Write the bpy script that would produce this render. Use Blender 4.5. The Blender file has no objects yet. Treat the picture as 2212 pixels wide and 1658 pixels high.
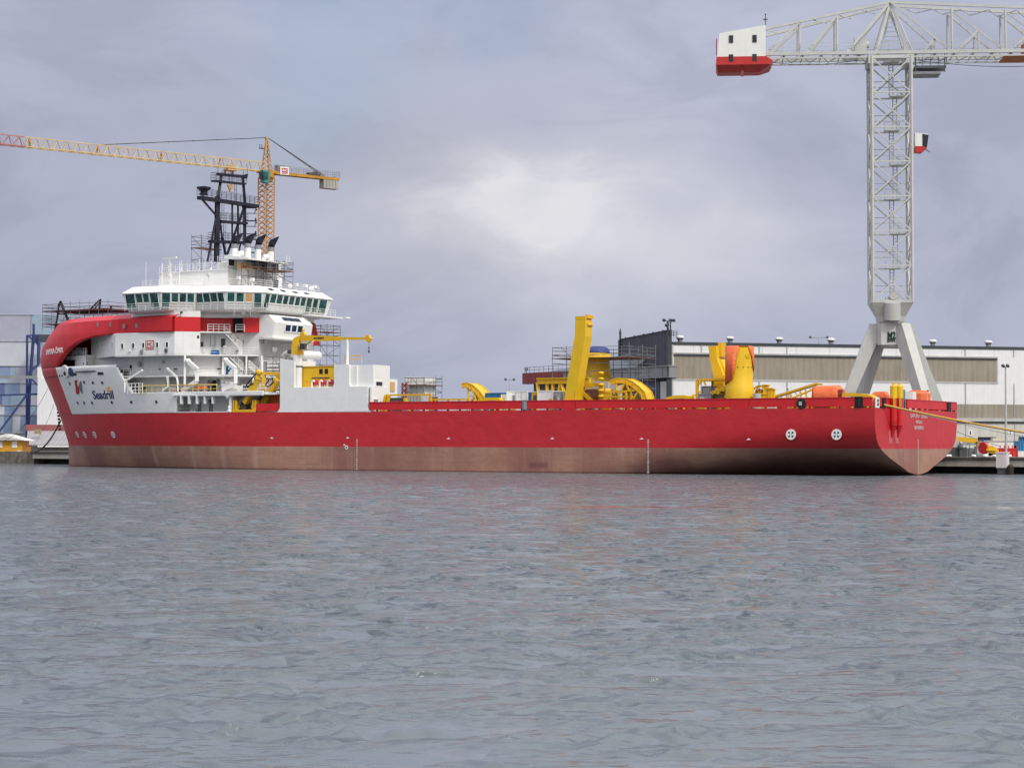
import bpy, bmesh, math, random
import numpy as np
from mathutils import Vector, Matrix
SC = bpy.context.scene
COL = SC.collection
R = math.radians

# ------------------------------------------------------------------ camera
F = 4300.0; PW = 2212.0; PH = 1658.0            # focal length and picture size in the same unit
TILT = 0.045; ROLL = 0.0034; HC = 3.47; YH = 962.0
CX = PW / 2; CY = YH - F * math.tan(TILT)
CAMR = Matrix.Rotation(math.pi / 2 + TILT, 3, 'X') @ Matrix.Rotation(ROLL, 3, 'Z')
cd = bpy.data.cameras.new('camera'); cam = bpy.data.objects.new('camera', cd); COL.objects.link(cam)
cam.location = (0, 0, HC); cam.rotation_euler = CAMR.to_euler()
cd.sensor_width = 36; cd.lens = 36 * F / PW; cd.shift_y = (CY - PH / 2) / PW
cd.clip_start = 0.5; cd.clip_end = 20000
SC.camera = cam
SC.cycles.use_denoising = True; SC.cycles.pixel_filter_type = 'BLACKMAN_HARRIS'; SC.cycles.filter_width = 1.4
SC.cycles.caustics_reflective = False; SC.cycles.caustics_refractive = False
SC.cycles.sample_clamp_direct = 1.6; SC.cycles.sample_clamp_indirect = 2.5; SC.cycles.max_bounces = 5; SC.cycles.diffuse_bounces = 2; SC.cycles.glossy_bounces = 3

# ------------------------------------------------------------------ sun, sky, exposure
SUN_EL = R(46); SUN_AZ = math.atan2(0.60, -0.80)   # direction towards the sun, measured from +Y to +X
sl = bpy.data.lights.new('sun', 'SUN'); sl.energy = 2.1; sl.angle = R(9); sl.color = (1.0, 0.965, 0.9)
so = bpy.data.objects.new('sun', sl); COL.objects.link(so)
sd = Vector((math.sin(SUN_AZ) * math.cos(SUN_EL), math.cos(SUN_AZ) * math.cos(SUN_EL), math.sin(SUN_EL)))
so.rotation_euler = sd.to_track_quat('Z', 'Y').to_euler(); so.location = (60, -60, 120)
SC.view_settings.view_transform = 'Standard'; SC.view_settings.look = 'None'
SC.view_settings.exposure = 0.0; SC.view_settings.gamma = 1.0

def ray(px, py):
    return CAMR @ Vector(((px - CX) / F, -(py - CY) / F, -1.0))

wd = bpy.data.worlds.new('World'); SC.world = wd; wd.use_nodes = True
nt = wd.node_tree; nt.nodes.clear()
def N(tree, typ, **kw):
    n = tree.nodes.new(typ)
    for k, v in kw.items():
        if k.startswith('i_'):
            key = k[2:]
            n.inputs[int(key) if key.isdigit() else key.replace('_', ' ')].default_value = v
        else: setattr(n, k, v)
    return n
def L(tree, a, b): tree.links.new(a, b)
def mathn(tree, op, a, b=None, clamp=False):
    n = tree.nodes.new('ShaderNodeMath'); n.operation = op; n.use_clamp = clamp
    for i, x in enumerate((a, b)):
        if x is None: continue
        if isinstance(x, (int, float)): n.inputs[i].default_value = x
        else: tree.links.new(x, n.inputs[i])
    return n.outputs[0]
def mixc(tree, fac, a, b):
    n = tree.nodes.new('ShaderNodeMix'); n.data_type = 'RGBA'
    for i, x in ((0, fac), (6, a), (7, b)):
        if isinstance(x, (int, float)): n.inputs[i].default_value = x
        elif isinstance(x, tuple): n.inputs[i].default_value = (*x, 1) if len(x) == 3 else x
        else: tree.links.new(x, n.inputs[i])
    return n.outputs[2]
def ramp(tree, fac, *stops):
    n = tree.nodes.new('ShaderNodeValToRGB'); cr = n.color_ramp
    while len(cr.elements) < len(stops): cr.elements.new(0.5)
    for e, (p, c) in zip(cr.elements, stops):
        e.position = p; e.color = (*c, 1) if isinstance(c, tuple) else (c, c, c, 1)
    tree.links.new(fac, n.inputs[0]); return n.outputs[0]

tc = N(nt, 'ShaderNodeTexCoord')
mp = N(nt, 'ShaderNodeMapping'); mp.inputs['Scale'].default_value = (4.2, 4.2, 8.5)
mp.inputs['Location'].default_value = (3.1, 1.7, 0.4)
L(nt, tc.outputs['Generated'], mp.inputs[0])
n1 = N(nt, 'ShaderNodeTexNoise', i_Scale=1.0, i_Detail=6.0, i_Roughness=0.5, i_Distortion=0.3); L(nt, mp.outputs[0], n1.inputs['Vector'])
n2 = N(nt, 'ShaderNodeTexNoise', i_Scale=4.2, i_Detail=7.0, i_Roughness=0.56); L(nt, mp.outputs[0], n2.inputs['Vector'])
cloud = ramp(nt, n1.outputs['Fac'], (0.30, (0.340, 0.362, 0.475)), (0.50, (0.415, 0.442, 0.570)), (0.72, (0.480, 0.508, 0.640)))
def blob(px, py, rad, soft, noise_amt=0.5):
    """mask of a patch of sky round one direction, its rim broken up by the cloud noise"""
    d = ray(px, py).normalized()
    vm = N(nt, 'ShaderNodeVectorMath', operation='DISTANCE'); L(nt, tc.outputs['Generated'], vm.inputs[0]); vm.inputs[1].default_value = d
    x = mathn(nt, 'DIVIDE', vm.outputs['Value'], rad)
    y = mathn(nt, 'SUBTRACT', n2.outputs['Fac'], 0.5)
    x = mathn(nt, 'ADD', x, mathn(nt, 'MULTIPLY', y, noise_amt * 2))
    mr = N(nt, 'ShaderNodeMapRange', interpolation_type='SMOOTHSTEP'); L(nt, x, mr.inputs[0])
    mr.inputs[1].default_value = 1.0; mr.inputs[2].default_value = 1.0 - soft; mr.inputs[3].default_value = 0; mr.inputs[4].default_value = 1
    return mr.outputs[0]
def eblob(px, py, rx, rz, amt=0.0, lo=0.0):
    """soft gaussian patch round one direction, wider than tall, frayed by the cloud noise"""
    d = ray(px, py).normalized()
    vs = N(nt, 'ShaderNodeVectorMath', operation='SUBTRACT'); L(nt, tc.outputs['Generated'], vs.inputs[0]); vs.inputs[1].default_value = d
    vm = N(nt, 'ShaderNodeVectorMath', operation='MULTIPLY'); L(nt, vs.outputs[0], vm.inputs[0]); vm.inputs[1].default_value = (1 / rx, 1 / rx, 1 / rz)
    ln = N(nt, 'ShaderNodeVectorMath', operation='LENGTH'); L(nt, vm.outputs[0], ln.inputs[0])
    x = mathn(nt, 'ADD', ln.outputs['Value'], mathn(nt, 'MULTIPLY', mathn(nt, 'SUBTRACT', n3.outputs['Fac'], 0.5), amt))
    g = mathn(nt, 'EXPONENT', mathn(nt, 'MULTIPLY', mathn(nt, 'MULTIPLY', x, mathn(nt, 'ABSOLUTE', x)), -1.0))
    return mathn(nt, 'MINIMUM', g, 1.0)
n3 = N(nt, 'ShaderNodeTexNoise', i_Scale=3.0, i_Detail=5.0, i_Roughness=0.55, i_Distortion=0.5); L(nt, mp.outputs[0], n3.inputs['Vector'])
n4 = N(nt, 'ShaderNodeTexNoise', i_Scale=1.9, i_Detail=6.0, i_Roughness=0.6, i_Distortion=0.8); L(nt, mp.outputs[0], n4.inputs['Vector'])
cloud = mixc(nt, mathn(nt, 'MULTIPLY', ramp(nt, n4.outputs['Fac'], (0.42, 0.0), (0.64, 1.0)), 0.42), cloud, (0.50, 0.525, 0.635))
cloud = mixc(nt, mathn(nt, 'MULTIPLY', ramp(nt, n4.outputs['Fac'], (0.36, 1.0), (0.52, 0.0)), 0.40), cloud, (0.315, 0.338, 0.435))
wide = mathn(nt, 'MULTIPLY', eblob(1180, 490, 0.115, 0.055, 1.1), 0.42)
core = mathn(nt, 'MULTIPLY', eblob(1190, 440, 0.044, 0.020, 2.8), 0.85)
right_ = mathn(nt, 'MULTIPLY', eblob(1420, 560, 0.085, 0.026, 1.2), 0.34)
bright = mathn(nt, 'ADD', wide, mathn(nt, 'ADD', core, right_), clamp=True)
c2 = mixc(nt, mathn(nt, 'MULTIPLY', eblob(930, 420, 0.07, 0.05, 1.2), 0.40), cloud, (0.34, 0.36, 0.455))
c2 = mixc(nt, bright, c2, (0.79, 0.78, 0.81))
c2 = mixc(nt, mathn(nt, 'MULTIPLY', blob(1500, 700, 0.17, 1.0, 0.8), 0.25), c2, (0.50, 0.525, 0.66))
c2 = mixc(nt, mathn(nt, 'MULTIPLY', blob(960, 590, 0.07, 1.0, 0.9), 0.30), c2, (0.36, 0.38, 0.48))
c2 = mixc(nt, mathn(nt, 'MULTIPLY', blob(150, 500, 0.12, 1.0, 0.6), 0.30), c2, (0.34, 0.355, 0.46))
# thin cloud glows round the hidden sun, behind the camera
vd = N(nt, 'ShaderNodeVectorMath', operation='DOT_PRODUCT'); L(nt, tc.outputs['Generated'], vd.inputs[0]); vd.inputs[1].default_value = sd
glow = N(nt, 'ShaderNodeMapRange', interpolation_type='SMOOTHSTEP'); L(nt, vd.outputs['Value'], glow.inputs[0]); glow.inputs[1].default_value = -0.1; glow.inputs[2].default_value = 1.0; glow.inputs[3].default_value = 0.0; glow.inputs[4].default_value = 1.0
c2 = mixc(nt, glow.outputs[0], c2, (0.80, 0.785, 0.76))
# an overcast sky is two to three times brighter overhead than at the horizon
sz = N(nt, 'ShaderNodeSeparateXYZ'); L(nt, tc.outputs['Generated'], sz.inputs[0])
zen = mathn(nt, 'ADD', 1.0, mathn(nt, 'MULTIPLY', mathn(nt, 'MAXIMUM', mathn(nt, 'SUBTRACT', sz.outputs['Z'], 0.16), 0.0), 1.7))
vz = N(nt, 'ShaderNodeVectorMath', operation='SCALE'); L(nt, c2, vz.inputs[0]); L(nt, zen, vz.inputs['Scale']); c2 = vz.outputs[0]
sky = N(nt, 'ShaderNodeTexSky', sky_type='NISHITA', sun_disc=False, sun_elevation=SUN_EL, sun_rotation=SUN_AZ, air_density=1.0, dust_density=1.5)
gap = mathn(nt, 'MULTIPLY', mathn(nt, 'MAXIMUM', blob(700, 110, 0.07, 0.9, 1.0), blob(1050, 10, 0.05, 0.9, 1.0)), 0.35)
bgc = N(nt, 'ShaderNodeBackground'); L(nt, c2, bgc.inputs[0]); bgc.inputs[1].default_value = 1.0
bgs = N(nt, 'ShaderNodeBackground'); L(nt, sky.outputs[0], bgs.inputs[0]); bgs.inputs[1].default_value = 0.12
ms = N(nt, 'ShaderNodeMixShader'); L(nt, gap, ms.inputs[0]); L(nt, bgc.outputs[0], ms.inputs[1]); L(nt, bgs.outputs[0], ms.inputs[2])
wo = N(nt, 'ShaderNodeOutputWorld'); L(nt, ms.outputs[0], wo.inputs[0])

# ------------------------------------------------------------------ the ship's frame (x forward, y to port, z up) and sight lines
TH = math.asin(0.5127)
U = Vector((-math.cos(TH), math.sin(TH), 0)); V = Vector((math.sin(TH), math.cos(TH), 0))
SO = Vector((42.5, 233.2, 0)) + 15 * V
SHIP = Matrix.Translation(SO) @ Matrix((( U.x, -V.x, 0), (U.y, -V.y, 0), (0, 0, 1))).to_4x4()
SHIPI = SHIP.inverted(); SHIP3I = SHIPI.to_3x3()
CAML = SHIPI @ Vector((0, 0, HC))
def hy(px, py, y):
    d = SHIP3I @ ray(px, py); t = (y - CAML.y) / d.y; return CAML + t * d
def hx(px, py, x):
    d = SHIP3I @ ray(px, py); t = (x - CAML.x) / d.x; return CAML + t * d
def wp(px, py, Y):
    d = ray(px, py); return Vector((0, 0, HC)) + d * (Y / d.y)
def projw(p):
    q = CAMR.transposed() @ (Vector(p) - Vector((0, 0, HC))); return CX + F * q.x / -q.z, CY - F * q.y / -q.z
def pl(p): return projw(SHIP @ Vector(p))

# ------------------------------------------------------------------ materials
MATS = {}
def mat(name, col, rough=0.5, metal=0.0, var=0.10, dirt=0.0, dirtcol=(0.18, 0.13, 0.09), scale=0.6, bump=0.0, spec=0.4, wave=None, seams=0.0):
    """painted or bare surface: colour mottled by noise, vertical run-off streaks, uneven gloss"""
    if name in MATS: return MATS[name]
    m = bpy.data.materials.new(name); m.use_nodes = True; t = m.node_tree; b = t.nodes['Principled BSDF']
    tc = N(t, 'ShaderNodeTexCoord')
    na = N(t, 'ShaderNodeTexNoise', i_Scale=scale, i_Detail=5.0, i_Roughness=0.6); L(t, tc.outputs['Object'], na.inputs['Vector'])
    lo = tuple(c * (1 - var) for c in col); hi = tuple(min(1, c * (1 + var)) for c in col)
    c = ramp(t, na.outputs['Fac'], (0.3, lo), (0.7, hi))
    mp = N(t, 'ShaderNodeMapping'); mp.inputs['Scale'].default_value = (2.2, 2.2, 0.12); L(t, tc.outputs['Object'], mp.inputs[0])
    nb = N(t, 'ShaderNodeTexNoise', i_Scale=1.0, i_Detail=4.0, i_Roughness=0.65); L(t, mp.outputs[0], nb.inputs['Vector'])
    if dirt > 0:
        f = ramp(t, nb.outputs['Fac'], (0.50, 0.0), (0.75, 1.0))
        c = mixc(t, mathn(t, 'MULTIPLY', f, dirt), c, dirtcol)
    if seams > 0:
        sq = N(t, 'ShaderNodeSeparateXYZ'); L(t, tc.outputs['Object'], sq.inputs[0]); lines = None
        for o_, per, wd in ((sq.outputs[2], 2.9, .010), (sq.outputs[0], 3.7, .008), (sq.outputs[1], 3.1, .010)):
            e = ramp(t, mathn(t, 'ABSOLUTE', mathn(t, 'SUBTRACT', mathn(t, 'FRACT', mathn(t, 'DIVIDE', o_, per)), 0.37)), (0.0, 1.0), (wd, 0.0)); lines = e if lines is None else mathn(t, 'MAXIMUM', lines, e)
        c = mixc(t, mathn(t, 'MULTIPLY', lines, seams), c, tuple(k * .62 for k in col))
    if wave:
        axis, freq, amt = wave
        sx = N(t, 'ShaderNodeSeparateXYZ'); L(t, tc.outputs['Object'], sx.inputs[0])
        w = mathn(t, 'SINE', mathn(t, 'MULTIPLY', sx.outputs[axis], freq))
        bp = N(t, 'ShaderNodeBump', i_Strength=1.0, i_Distance=amt); L(t, w, bp.inputs['Height']); L(t, bp.outputs[0], b.inputs['Normal'])
    elif bump > 0:
        nc = N(t, 'ShaderNodeTexNoise', i_Scale=3.0, i_Detail=4.0); L(t, tc.outputs['Object'], nc.inputs['Vector'])
        bp = N(t, 'ShaderNodeBump', i_Strength=1.0, i_Distance=bump); L(t, nc.outputs['Fac'], bp.inputs['Height']); L(t, bp.outputs[0], b.inputs['Normal'])
    L(t, c, b.inputs['Base Color'])
    r = N(t, 'ShaderNodeMapRange'); L(t, nb.outputs['Fac'], r.inputs[0]); r.inputs[3].default_value = max(0.05, rough - 0.1); r.inputs[4].default_value = min(1, rough + 0.12)
    L(t, r.outputs[0], b.inputs['Roughness'])
    b.inputs['Metallic'].default_value = metal; b.inputs['Specular IOR Level'].default_value = spec
    MATS[name] = m; return m

WHITE = mat('white ship paint', (0.80, 0.80, 0.79), 0.42, var=0.04, dirt=0.10, dirtcol=(0.50, 0.46, 0.40), bump=0.012, seams=0.35)
WHITE2 = mat('white fittings paint', (0.80, 0.80, 0.78), 0.45, var=0.05, dirt=0.12, dirtcol=(0.48, 0.40, 0.33))
REDP = mat('red ship paint', (0.60, 0.018, 0.024), 0.40, var=0.10, dirt=0.06, dirtcol=(0.30, 0.03, 0.04), bump=0.012)
YEL = mat('yellow machinery paint', (0.72, 0.42, 0.015), 0.42, var=0.08, dirt=0.16, dirtcol=(0.38, 0.22, 0.03))
YELB = mat('bright yellow paint', (0.76, 0.48, 0.015), 0.42, var=0.08, dirt=0.22, dirtcol=(0.45, 0.28, 0.03))
NAVY = mat('dark navy mast paint', (0.009, 0.010, 0.024), 0.5, var=0.2)
BLACK = mat('black rubber and paint', (0.012, 0.012, 0.014), 0.6, var=0.2)
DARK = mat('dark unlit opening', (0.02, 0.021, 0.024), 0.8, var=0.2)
GREYL = mat('light grey primer', (0.46, 0.46, 0.45), 0.6, var=0.10, dirt=0.2, dirtcol=(0.30, 0.27, 0.23))
GREY = mat('mid grey paint', (0.24, 0.25, 0.27), 0.6, var=0.12, dirt=0.2)
DKGREY = mat('dark grey steel', (0.07, 0.075, 0.085), 0.6, var=0.2, dirt=0.2)
GALV = mat('galvanised scaffold tube', (0.17, 0.175, 0.19), 0.5, 0.4, var=0.2)
PLANK = mat('red brown scaffold planks', (0.20, 0.085, 0.05), 0.8, var=0.25)
PLY = mat('raw plywood', (0.62, 0.38, 0.17), 0.7, var=0.12)
ORANGE = mat('orange tarpaulin', (0.82, 0.17, 0.055), 0.55, var=0.12, bump=0.10, scale=1.2)
BLUET = mat('blue tarpaulin', (0.03, 0.05, 0.20), 0.5, var=0.25, bump=0.10)
BLUEC = mat('blue container paint', (0.02, 0.16, 0.42), 0.5, var=0.15, dirt=0.1)
ROPE = mat('tan mooring rope', (0.50, 0.29, 0.09), 0.9, var=0.25, scale=4)
CRANEW = mat('weathered white crane paint', (0.53, 0.535, 0.52), 0.5, var=0.08, dirt=0.22, dirtcol=(0.36, 0.33, 0.27))
CRANEY = mat('faded orange yellow crane paint', (0.52, 0.30, 0.13), 0.55, var=0.15, dirt=0.2)
CRANEY2 = mat('pale yellow crane paint', (0.58, 0.44, 0.22), 0.55, var=0.15)
CRANER = mat('dull red crane paint', (0.42, 0.18, 0.15), 0.55, var=0.15)
SIGNRED = mat('sign red', (0.42, 0.02, 0.03), 0.5, var=0.05)
TEXTW = mat('white lettering', (0.80, 0.78, 0.78), 0.5, var=0.03)
TEXTN = mat('navy lettering', (0.012, 0.030, 0.12), 0.5, var=0.05)
STAR = mat('gold star', (0.72, 0.30, 0.03), 0.5, var=0.05)
LOGOGREY = mat('grey emblem paint', (0.17, 0.18, 0.20), 0.5, var=0.05)
CONC = mat('quay concrete', (0.36, 0.345, 0.315), 0.85, var=0.16, dirt=0.35, dirtcol=(0.12, 0.11, 0.09), bump=0.02)
CONCD = mat('wet dark concrete', (0.075, 0.07, 0.062), 0.8, var=0.3, bump=0.03)  # darker concrete for the kerb and the back wall
ASPH = mat('quay pavement', (0.16, 0.155, 0.15), 0.9, var=0.2, bump=0.01)
HALLW = mat('white hall cladding', (0.74, 0.74, 0.76), 0.5, var=0.04, dirt=0.16, dirtcol=(0.5, 0.5, 0.48), wave=(0, 9.0, 0.006))
HALLB = mat('weathered translucent cladding', (0.30, 0.265, 0.215), 0.55, var=0.10, dirt=0.55, dirtcol=(0.15, 0.125, 0.09), wave=(0, 6.0, 0.04), scale=0.25)
HALLD = mat('dark ribbed door cladding', (0.062, 0.065, 0.085), 0.7, var=0.3, dirt=0.25, dirtcol=(0.16, 0.15, 0.15), wave=(1, 7.0, 0.06))
ROOFD = mat('dark roof edge', (0.045, 0.055, 0.065), 0.6, var=0.2)
RUST = mat('rust red beam paint', (0.24, 0.052, 0.05), 0.7, var=0.18, dirt=0.3)
TILE = mat('grey roof sheets', (0.30, 0.29, 0.30), 0.8, var=0.12, dirt=0.2, wave=(0, 8.0, 0.05))
BLUEF = mat('blue steel frame', (0.035, 0.055, 0.17), 0.5, var=0.15)
REDEQ = mat('red equipment paint', (0.60, 0.035, 0.03), 0.5, var=0.1)
FENCE = mat('grey mesh screen', (0.33, 0.34, 0.36), 0.8, var=0.12, dirt=0.2)

def glass(name, col, rough=0.06):
    m = bpy.data.materials.new(name); m.use_nodes = True; t = m.node_tree; b = t.nodes['Principled BSDF']
    tc = N(t, 'ShaderNodeTexCoord'); na = N(t, 'ShaderNodeTexNoise', i_Scale=0.9, i_Detail=2.0); L(t, tc.outputs['Object'], na.inputs['Vector'])
    L(t, ramp(t, na.outputs['Fac'], (0.38, tuple(c * 0.45 for c in col)), (0.62, tuple(c * 1.3 for c in col))), b.inputs['Base Color'])
    b.inputs['Roughness'].default_value = rough; b.inputs['Specular IOR Level'].default_value = 0.55; b.inputs['Coat Weight'].default_value = 0.2
    return m
GLASS = glass('green tinted bridge glass', (0.018, 0.085, 0.085)); GLASSB = glass('blue tinted glass', (0.010, 0.030, 0.085)); GLASSD = glass('dark window glass', (0.012, 0.016, 0.022))

# ------------------------------------------------------------------ mesh builder
class MB:
    def __init__(s): s.v = []; s.f = []; s.sm = []
    def add(s, vs, fs, smooth=False):
        o = len(s.v); s.v += [Vector(p) for p in vs]
        for f in fs: s.f.append([i + o for i in f]); s.sm.append(smooth)
        return s
    def box(s, x0, y0, z0, x1, y1, z1):
        x0, x1 = sorted((x0, x1)); y0, y1 = sorted((y0, y1)); z0, z1 = sorted((z0, z1))
        return s.add([(x0, y0, z0), (x1, y0, z0), (x1, y1, z0), (x0, y1, z0), (x0, y0, z1), (x1, y0, z1), (x1, y1, z1), (x0, y1, z1)],
                     [(3, 2, 1, 0), (4, 5, 6, 7), (0, 1, 5, 4), (1, 2, 6, 5), (2, 3, 7, 6), (3, 0, 4, 7)])
    def loft(s, loops, cap=True, smooth=False, closed=True):
        n = len(loops[0]); vs = [p for l in loops for p in l]; fs = []
        for k in range(len(loops) - 1):
            for i in range(n if closed else n - 1):
                j = (i + 1) % n; fs.append((k * n + i, k * n + j, (k + 1) * n + j, (k + 1) * n + i))
        s.add(vs, fs, smooth)
        if cap:
            s.add(loops[0], [tuple(range(n))[::-1]]); s.add(loops[-1], [tuple(range(n))])
        return s
    def prism(s, plan, z0, z1):
        a = sum(plan[i][0] * plan[(i + 1) % len(plan)][1] - plan[(i + 1) % len(plan)][0] * plan[i][1] for i in range(len(plan)))
        if a < 0: plan = plan[::-1]
        f0 = z0 if callable(z0) else (lambda x, y: z0); f1 = z1 if callable(z1) else (lambda x, y: z1)
        return s.loft([[(x, y, f0(x, y)) for x, y in plan], [(x, y, f1(x, y)) for x, y in plan]])
    def bar(s, p, q, r, n=4, r2=None, smooth=None):
        p = Vector(p); q = Vector(q); d = q - p
        if d.length < 1e-6: return s
        d.normalize(); a = d.orthogonal() if abs(d.z) > 0.95 else d.cross(Vector((0, 0, 1))); a.normalize(); b = d.cross(a)
        r2 = r if r2 is None else r2; o = math.pi / 4 if n == 4 else 0; k = math.sqrt(2) if n == 4 else 1
        l0 = [p + (a * math.cos(o + 2 * math.pi * i / n) + b * math.sin(o + 2 * math.pi * i / n)) * r * k for i in range(n)]
        l1 = [q + (a * math.cos(o + 2 * math.pi * i / n) + b * math.sin(o + 2 * math.pi * i / n)) * r2 * k for i in range(n)]
        return s.loft([l0, l1], smooth=(n > 5 if smooth is None else smooth))
    def path(s, pts, r, n=5):
        for a, b in zip(pts[:-1], pts[1:]): s.bar(a, b, r, n)
        return s
    def ball(s, c, r, n=10, sz=1.0):
        c = Vector(c); loops = []
        for k in range(1, n // 2 + 1):
            t = math.pi * k / (n // 2 + 1)
            loops.append([c + Vector((math.sin(t) * math.cos(2 * math.pi * i / n) * r, math.sin(t) * math.sin(2 * math.pi * i / n) * r, -math.cos(t) * r * sz)) for i in range(n)])
        return s.loft(loops, smooth=True)
    def plate(s, pts2, fn, t0, t1):
        """outline pts2 (a,b) turned into solid plate through fn(a,b,t)"""
        a = [fn(p[0], p[1], t0) for p in pts2]; b = [fn(p[0], p[1], t1) for p in pts2]
        return s.loft([a, b])
    def rail(s, pts, h=1.05, step=1.6, r=0.03, mids=2):
        for a, b in zip(pts[:-1], pts[1:]):
            a = Vector(a); b = Vector(b); n = max(1, round((b - a).length / step))
            for i in range(n + 1):
                p = a.lerp(b, i / n); s.bar(p, p + Vector((0, 0, h)), r)
            for k in range(mids + 1):
                z = Vector((0, 0, h * (k + 1) / (mids + 1))); s.bar(a + z, b + z, r)
        return s
    def stair(s, a, b, w, side, n=12, rails=True):
        """inclined ladder from a to b, w wide along unit vector side"""
        a = Vector(a); b = Vector(b); side = Vector(side)
        for o in (0, w):
            s.bar(a + side * o, b + side * o, 0.07)
            if rails:
                z = Vector((0, 0, 0.95)); s.bar(a + side * o + z, b + side * o + z, 0.035); s.bar(a + side * o + z * .5, b + side * o + z * .5, 0.03)
                for i in range(5): p = a.lerp(b, i / 4) + side * o; s.bar(p, p + z, 0.03)
        for i in range(1, n): p = a.lerp(b, i / n); s.bar(p, p + side * w, 0.06)
        return s
    def build(s, name, m, parent=None, M=None, base=None, recalc=True):
        """M: frame the coordinates are in; base: origin inside that frame"""
        if parent is not None: base = FR[parent.name][1]
        base = Vector(base if base is not None else (0, 0, 0))
        me = bpy.data.meshes.new(name); me.from_pydata([tuple(v - base) for v in s.v], [], s.f); me.update()
        if recalc:
            bm = bmesh.new(); bm.from_mesh(me); bmesh.ops.recalc_face_normals(bm, faces=bm.faces); bm.to_mesh(me); bm.free()
        me.polygons.foreach_set('use_smooth', s.sm)
        me.materials.append(m)
        o = bpy.data.objects.new(name, me); COL.objects.link(o)
        if parent is not None: o.parent = parent; FR[o.name] = FR[parent.name]
        else: o.matrix_world = M @ Matrix.Translation(base); FR[o.name] = (M, base)
        return o
FR = {}
I4 = Matrix.Identity(4)
def sub(mb, name, m, parent, **kw): return mb.build(name, m, parent, **kw)
def tag(o, label=None, cat=None, group=None, kind=None):
    if label: o['label'] = label
    if cat: o['category'] = cat
    if group: o['group'] = group
    if kind: o['kind'] = kind
    return o
def thing(name, label, cat, base, M=None, group=None):
    M = SHIP if M is None else M
    o = bpy.data.objects.new(name, None); COL.objects.link(o); o.empty_display_size = 0.5
    o.matrix_world = M @ Matrix.Translation(Vector(base)); FR[o.name] = (M, Vector(base))
    return tag(o, label, cat, group)
def copy_thing(o, M, base, label=None):
    c = o.copy(); COL.objects.link(c); c.matrix_world = M @ Matrix.Translation(Vector(base)); FR[c.name] = (M, Vector(base))
    if label: c['label'] = label
    for ch in o.children:
        k = ch.copy(); COL.objects.link(k); k.parent = c; FR[k.name] = FR[c.name]
        for g in ch.children: j = g.copy(); COL.objects.link(j); j.parent = k; FR[j.name] = FR[c.name]
    return c
def text(s, size, m, parent, org, right, up, name='lettering', width=None, ext=0.012, bold=0.0, align='CENTER', conform=None):
    """lettering as a thin solid mesh lying on a surface; width: total width to squeeze it to"""
    cu = bpy.data.curves.new(name, 'FONT'); cu.body = s; cu.size = 1; cu.extrude = 0.5; cu.align_x = align; cu.align_y = 'CENTER'; cu.offset = bold
    tmp = bpy.data.objects.new('tmp', cu); COL.objects.link(tmp)
    dg = bpy.context.evaluated_depsgraph_get(); me = bpy.data.meshes.new_from_object(tmp.evaluated_get(dg)); bpy.data.objects.remove(tmp)
    xs = [v.co.x for v in me.vertices]; ys = [v.co.y for v in me.vertices]
    sx = size if width is None else width / (max(xs) - min(xs)); sy = size / (max(ys) - min(ys)); y0 = (max(ys) + min(ys)) / 2
    right = Vector(right).normalized(); up = Vector(up).normalized(); nrm = right.cross(up)
    base = FR[parent.name][1]
    if conform:
        bm = bmesh.new(); bm.from_mesh(me); bmesh.ops.subdivide_edges(bm, edges=[e for e in bm.edges if e.calc_length() > .25], cuts=2); bmesh.ops.triangulate(bm, faces=bm.faces); bm.to_mesh(me); bm.free()
    for v in me.vertices:
        d = v.co.z * 2 * ext; p = Vector(org) + right * v.co.x * sx + up * (v.co.y - y0) * sy
        v.co = (conform(p) + nrm * (d + .03) if conform else p + nrm * d) - base
    me.materials.clear(); me.materials.append(m)
    o = bpy.data.objects.new(name, me); COL.objects.link(o); o.parent = parent; FR[o.name] = FR[parent.name]; return o
# ================================================================== THE SHIP
ship = thing('offshore_ship', 'huge red and white offshore supply ship moored along the quay, bow to the left', 'ship', (0, 0, 0))
ZP = 8.05; ZB = 3.25; YB = 15.0; XS = 84.0
# --- hull form
STEMPX = [(-1, 149.5), (3.6, 148.0), (7.4, 132), (11.5, 110), (14.4, 92.5), (16.6, 86.5), (18.5, 91), (20.3, 105), (22.0, 124), (23.5, 150)]
def lerp_tab(tab, x):
    if x <= tab[0][0]: return tab[0][1]
    for (a, b), (c, d) in zip(tab[:-1], tab[1:]):
        if x <= c: return b + (d - b) * (x - a) / (c - a)
    return tab[-1][1]
def shape(z):
    t = min(1, max(0, (z + 1) / 21.0)) ** .8; return 1.55 + 2.35 * t, 1.04 - 0.52 * t      # fullness and bluntness of the bow plan
def halfb(un, z):
    n, e = shape(z); return YB * max(0.0, 1 - un ** n) ** e
def sil_px(Ls, z): return min(pl((XS + (Ls - XS) * math.sin(k / 60 * math.pi / 2), halfb(math.sin(k / 60 * math.pi / 2), z), z))[0] for k in range(30, 61))
_lc = {}
def stem_x(z):
    k = round(z, 2)
    if k not in _lc:
        lo, hi = 110, 165; tgt = lerp_tab(STEMPX, z)
        for _ in range(26):
            m = (lo + hi) / 2
            if sil_px(m, z) > tgt: lo = m
            else: hi = m
        _lc[k] = (lo + hi) / 2
    return _lc[k]
def bow_pt(c, z):
    L_ = stem_x(z); return Vector((XS + (L_ - XS) * c, halfb(c, z), z))
TRANS = [(0.05, 0.0), (0.15, 2.6), (1.24, 6.5), (2.1, 9.9), (3.05, 12.7), (3.8, 13.9), (4.65, 14.6), (5.9, 14.95), (8.05, 15.0), (30, 15.0)]
def aft_w(x, z):
    sh = 9.5 * (min(1, max(0, x) / 50.0)) ** 1.85
    return lerp_tab(TRANS, z + sh)
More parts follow.
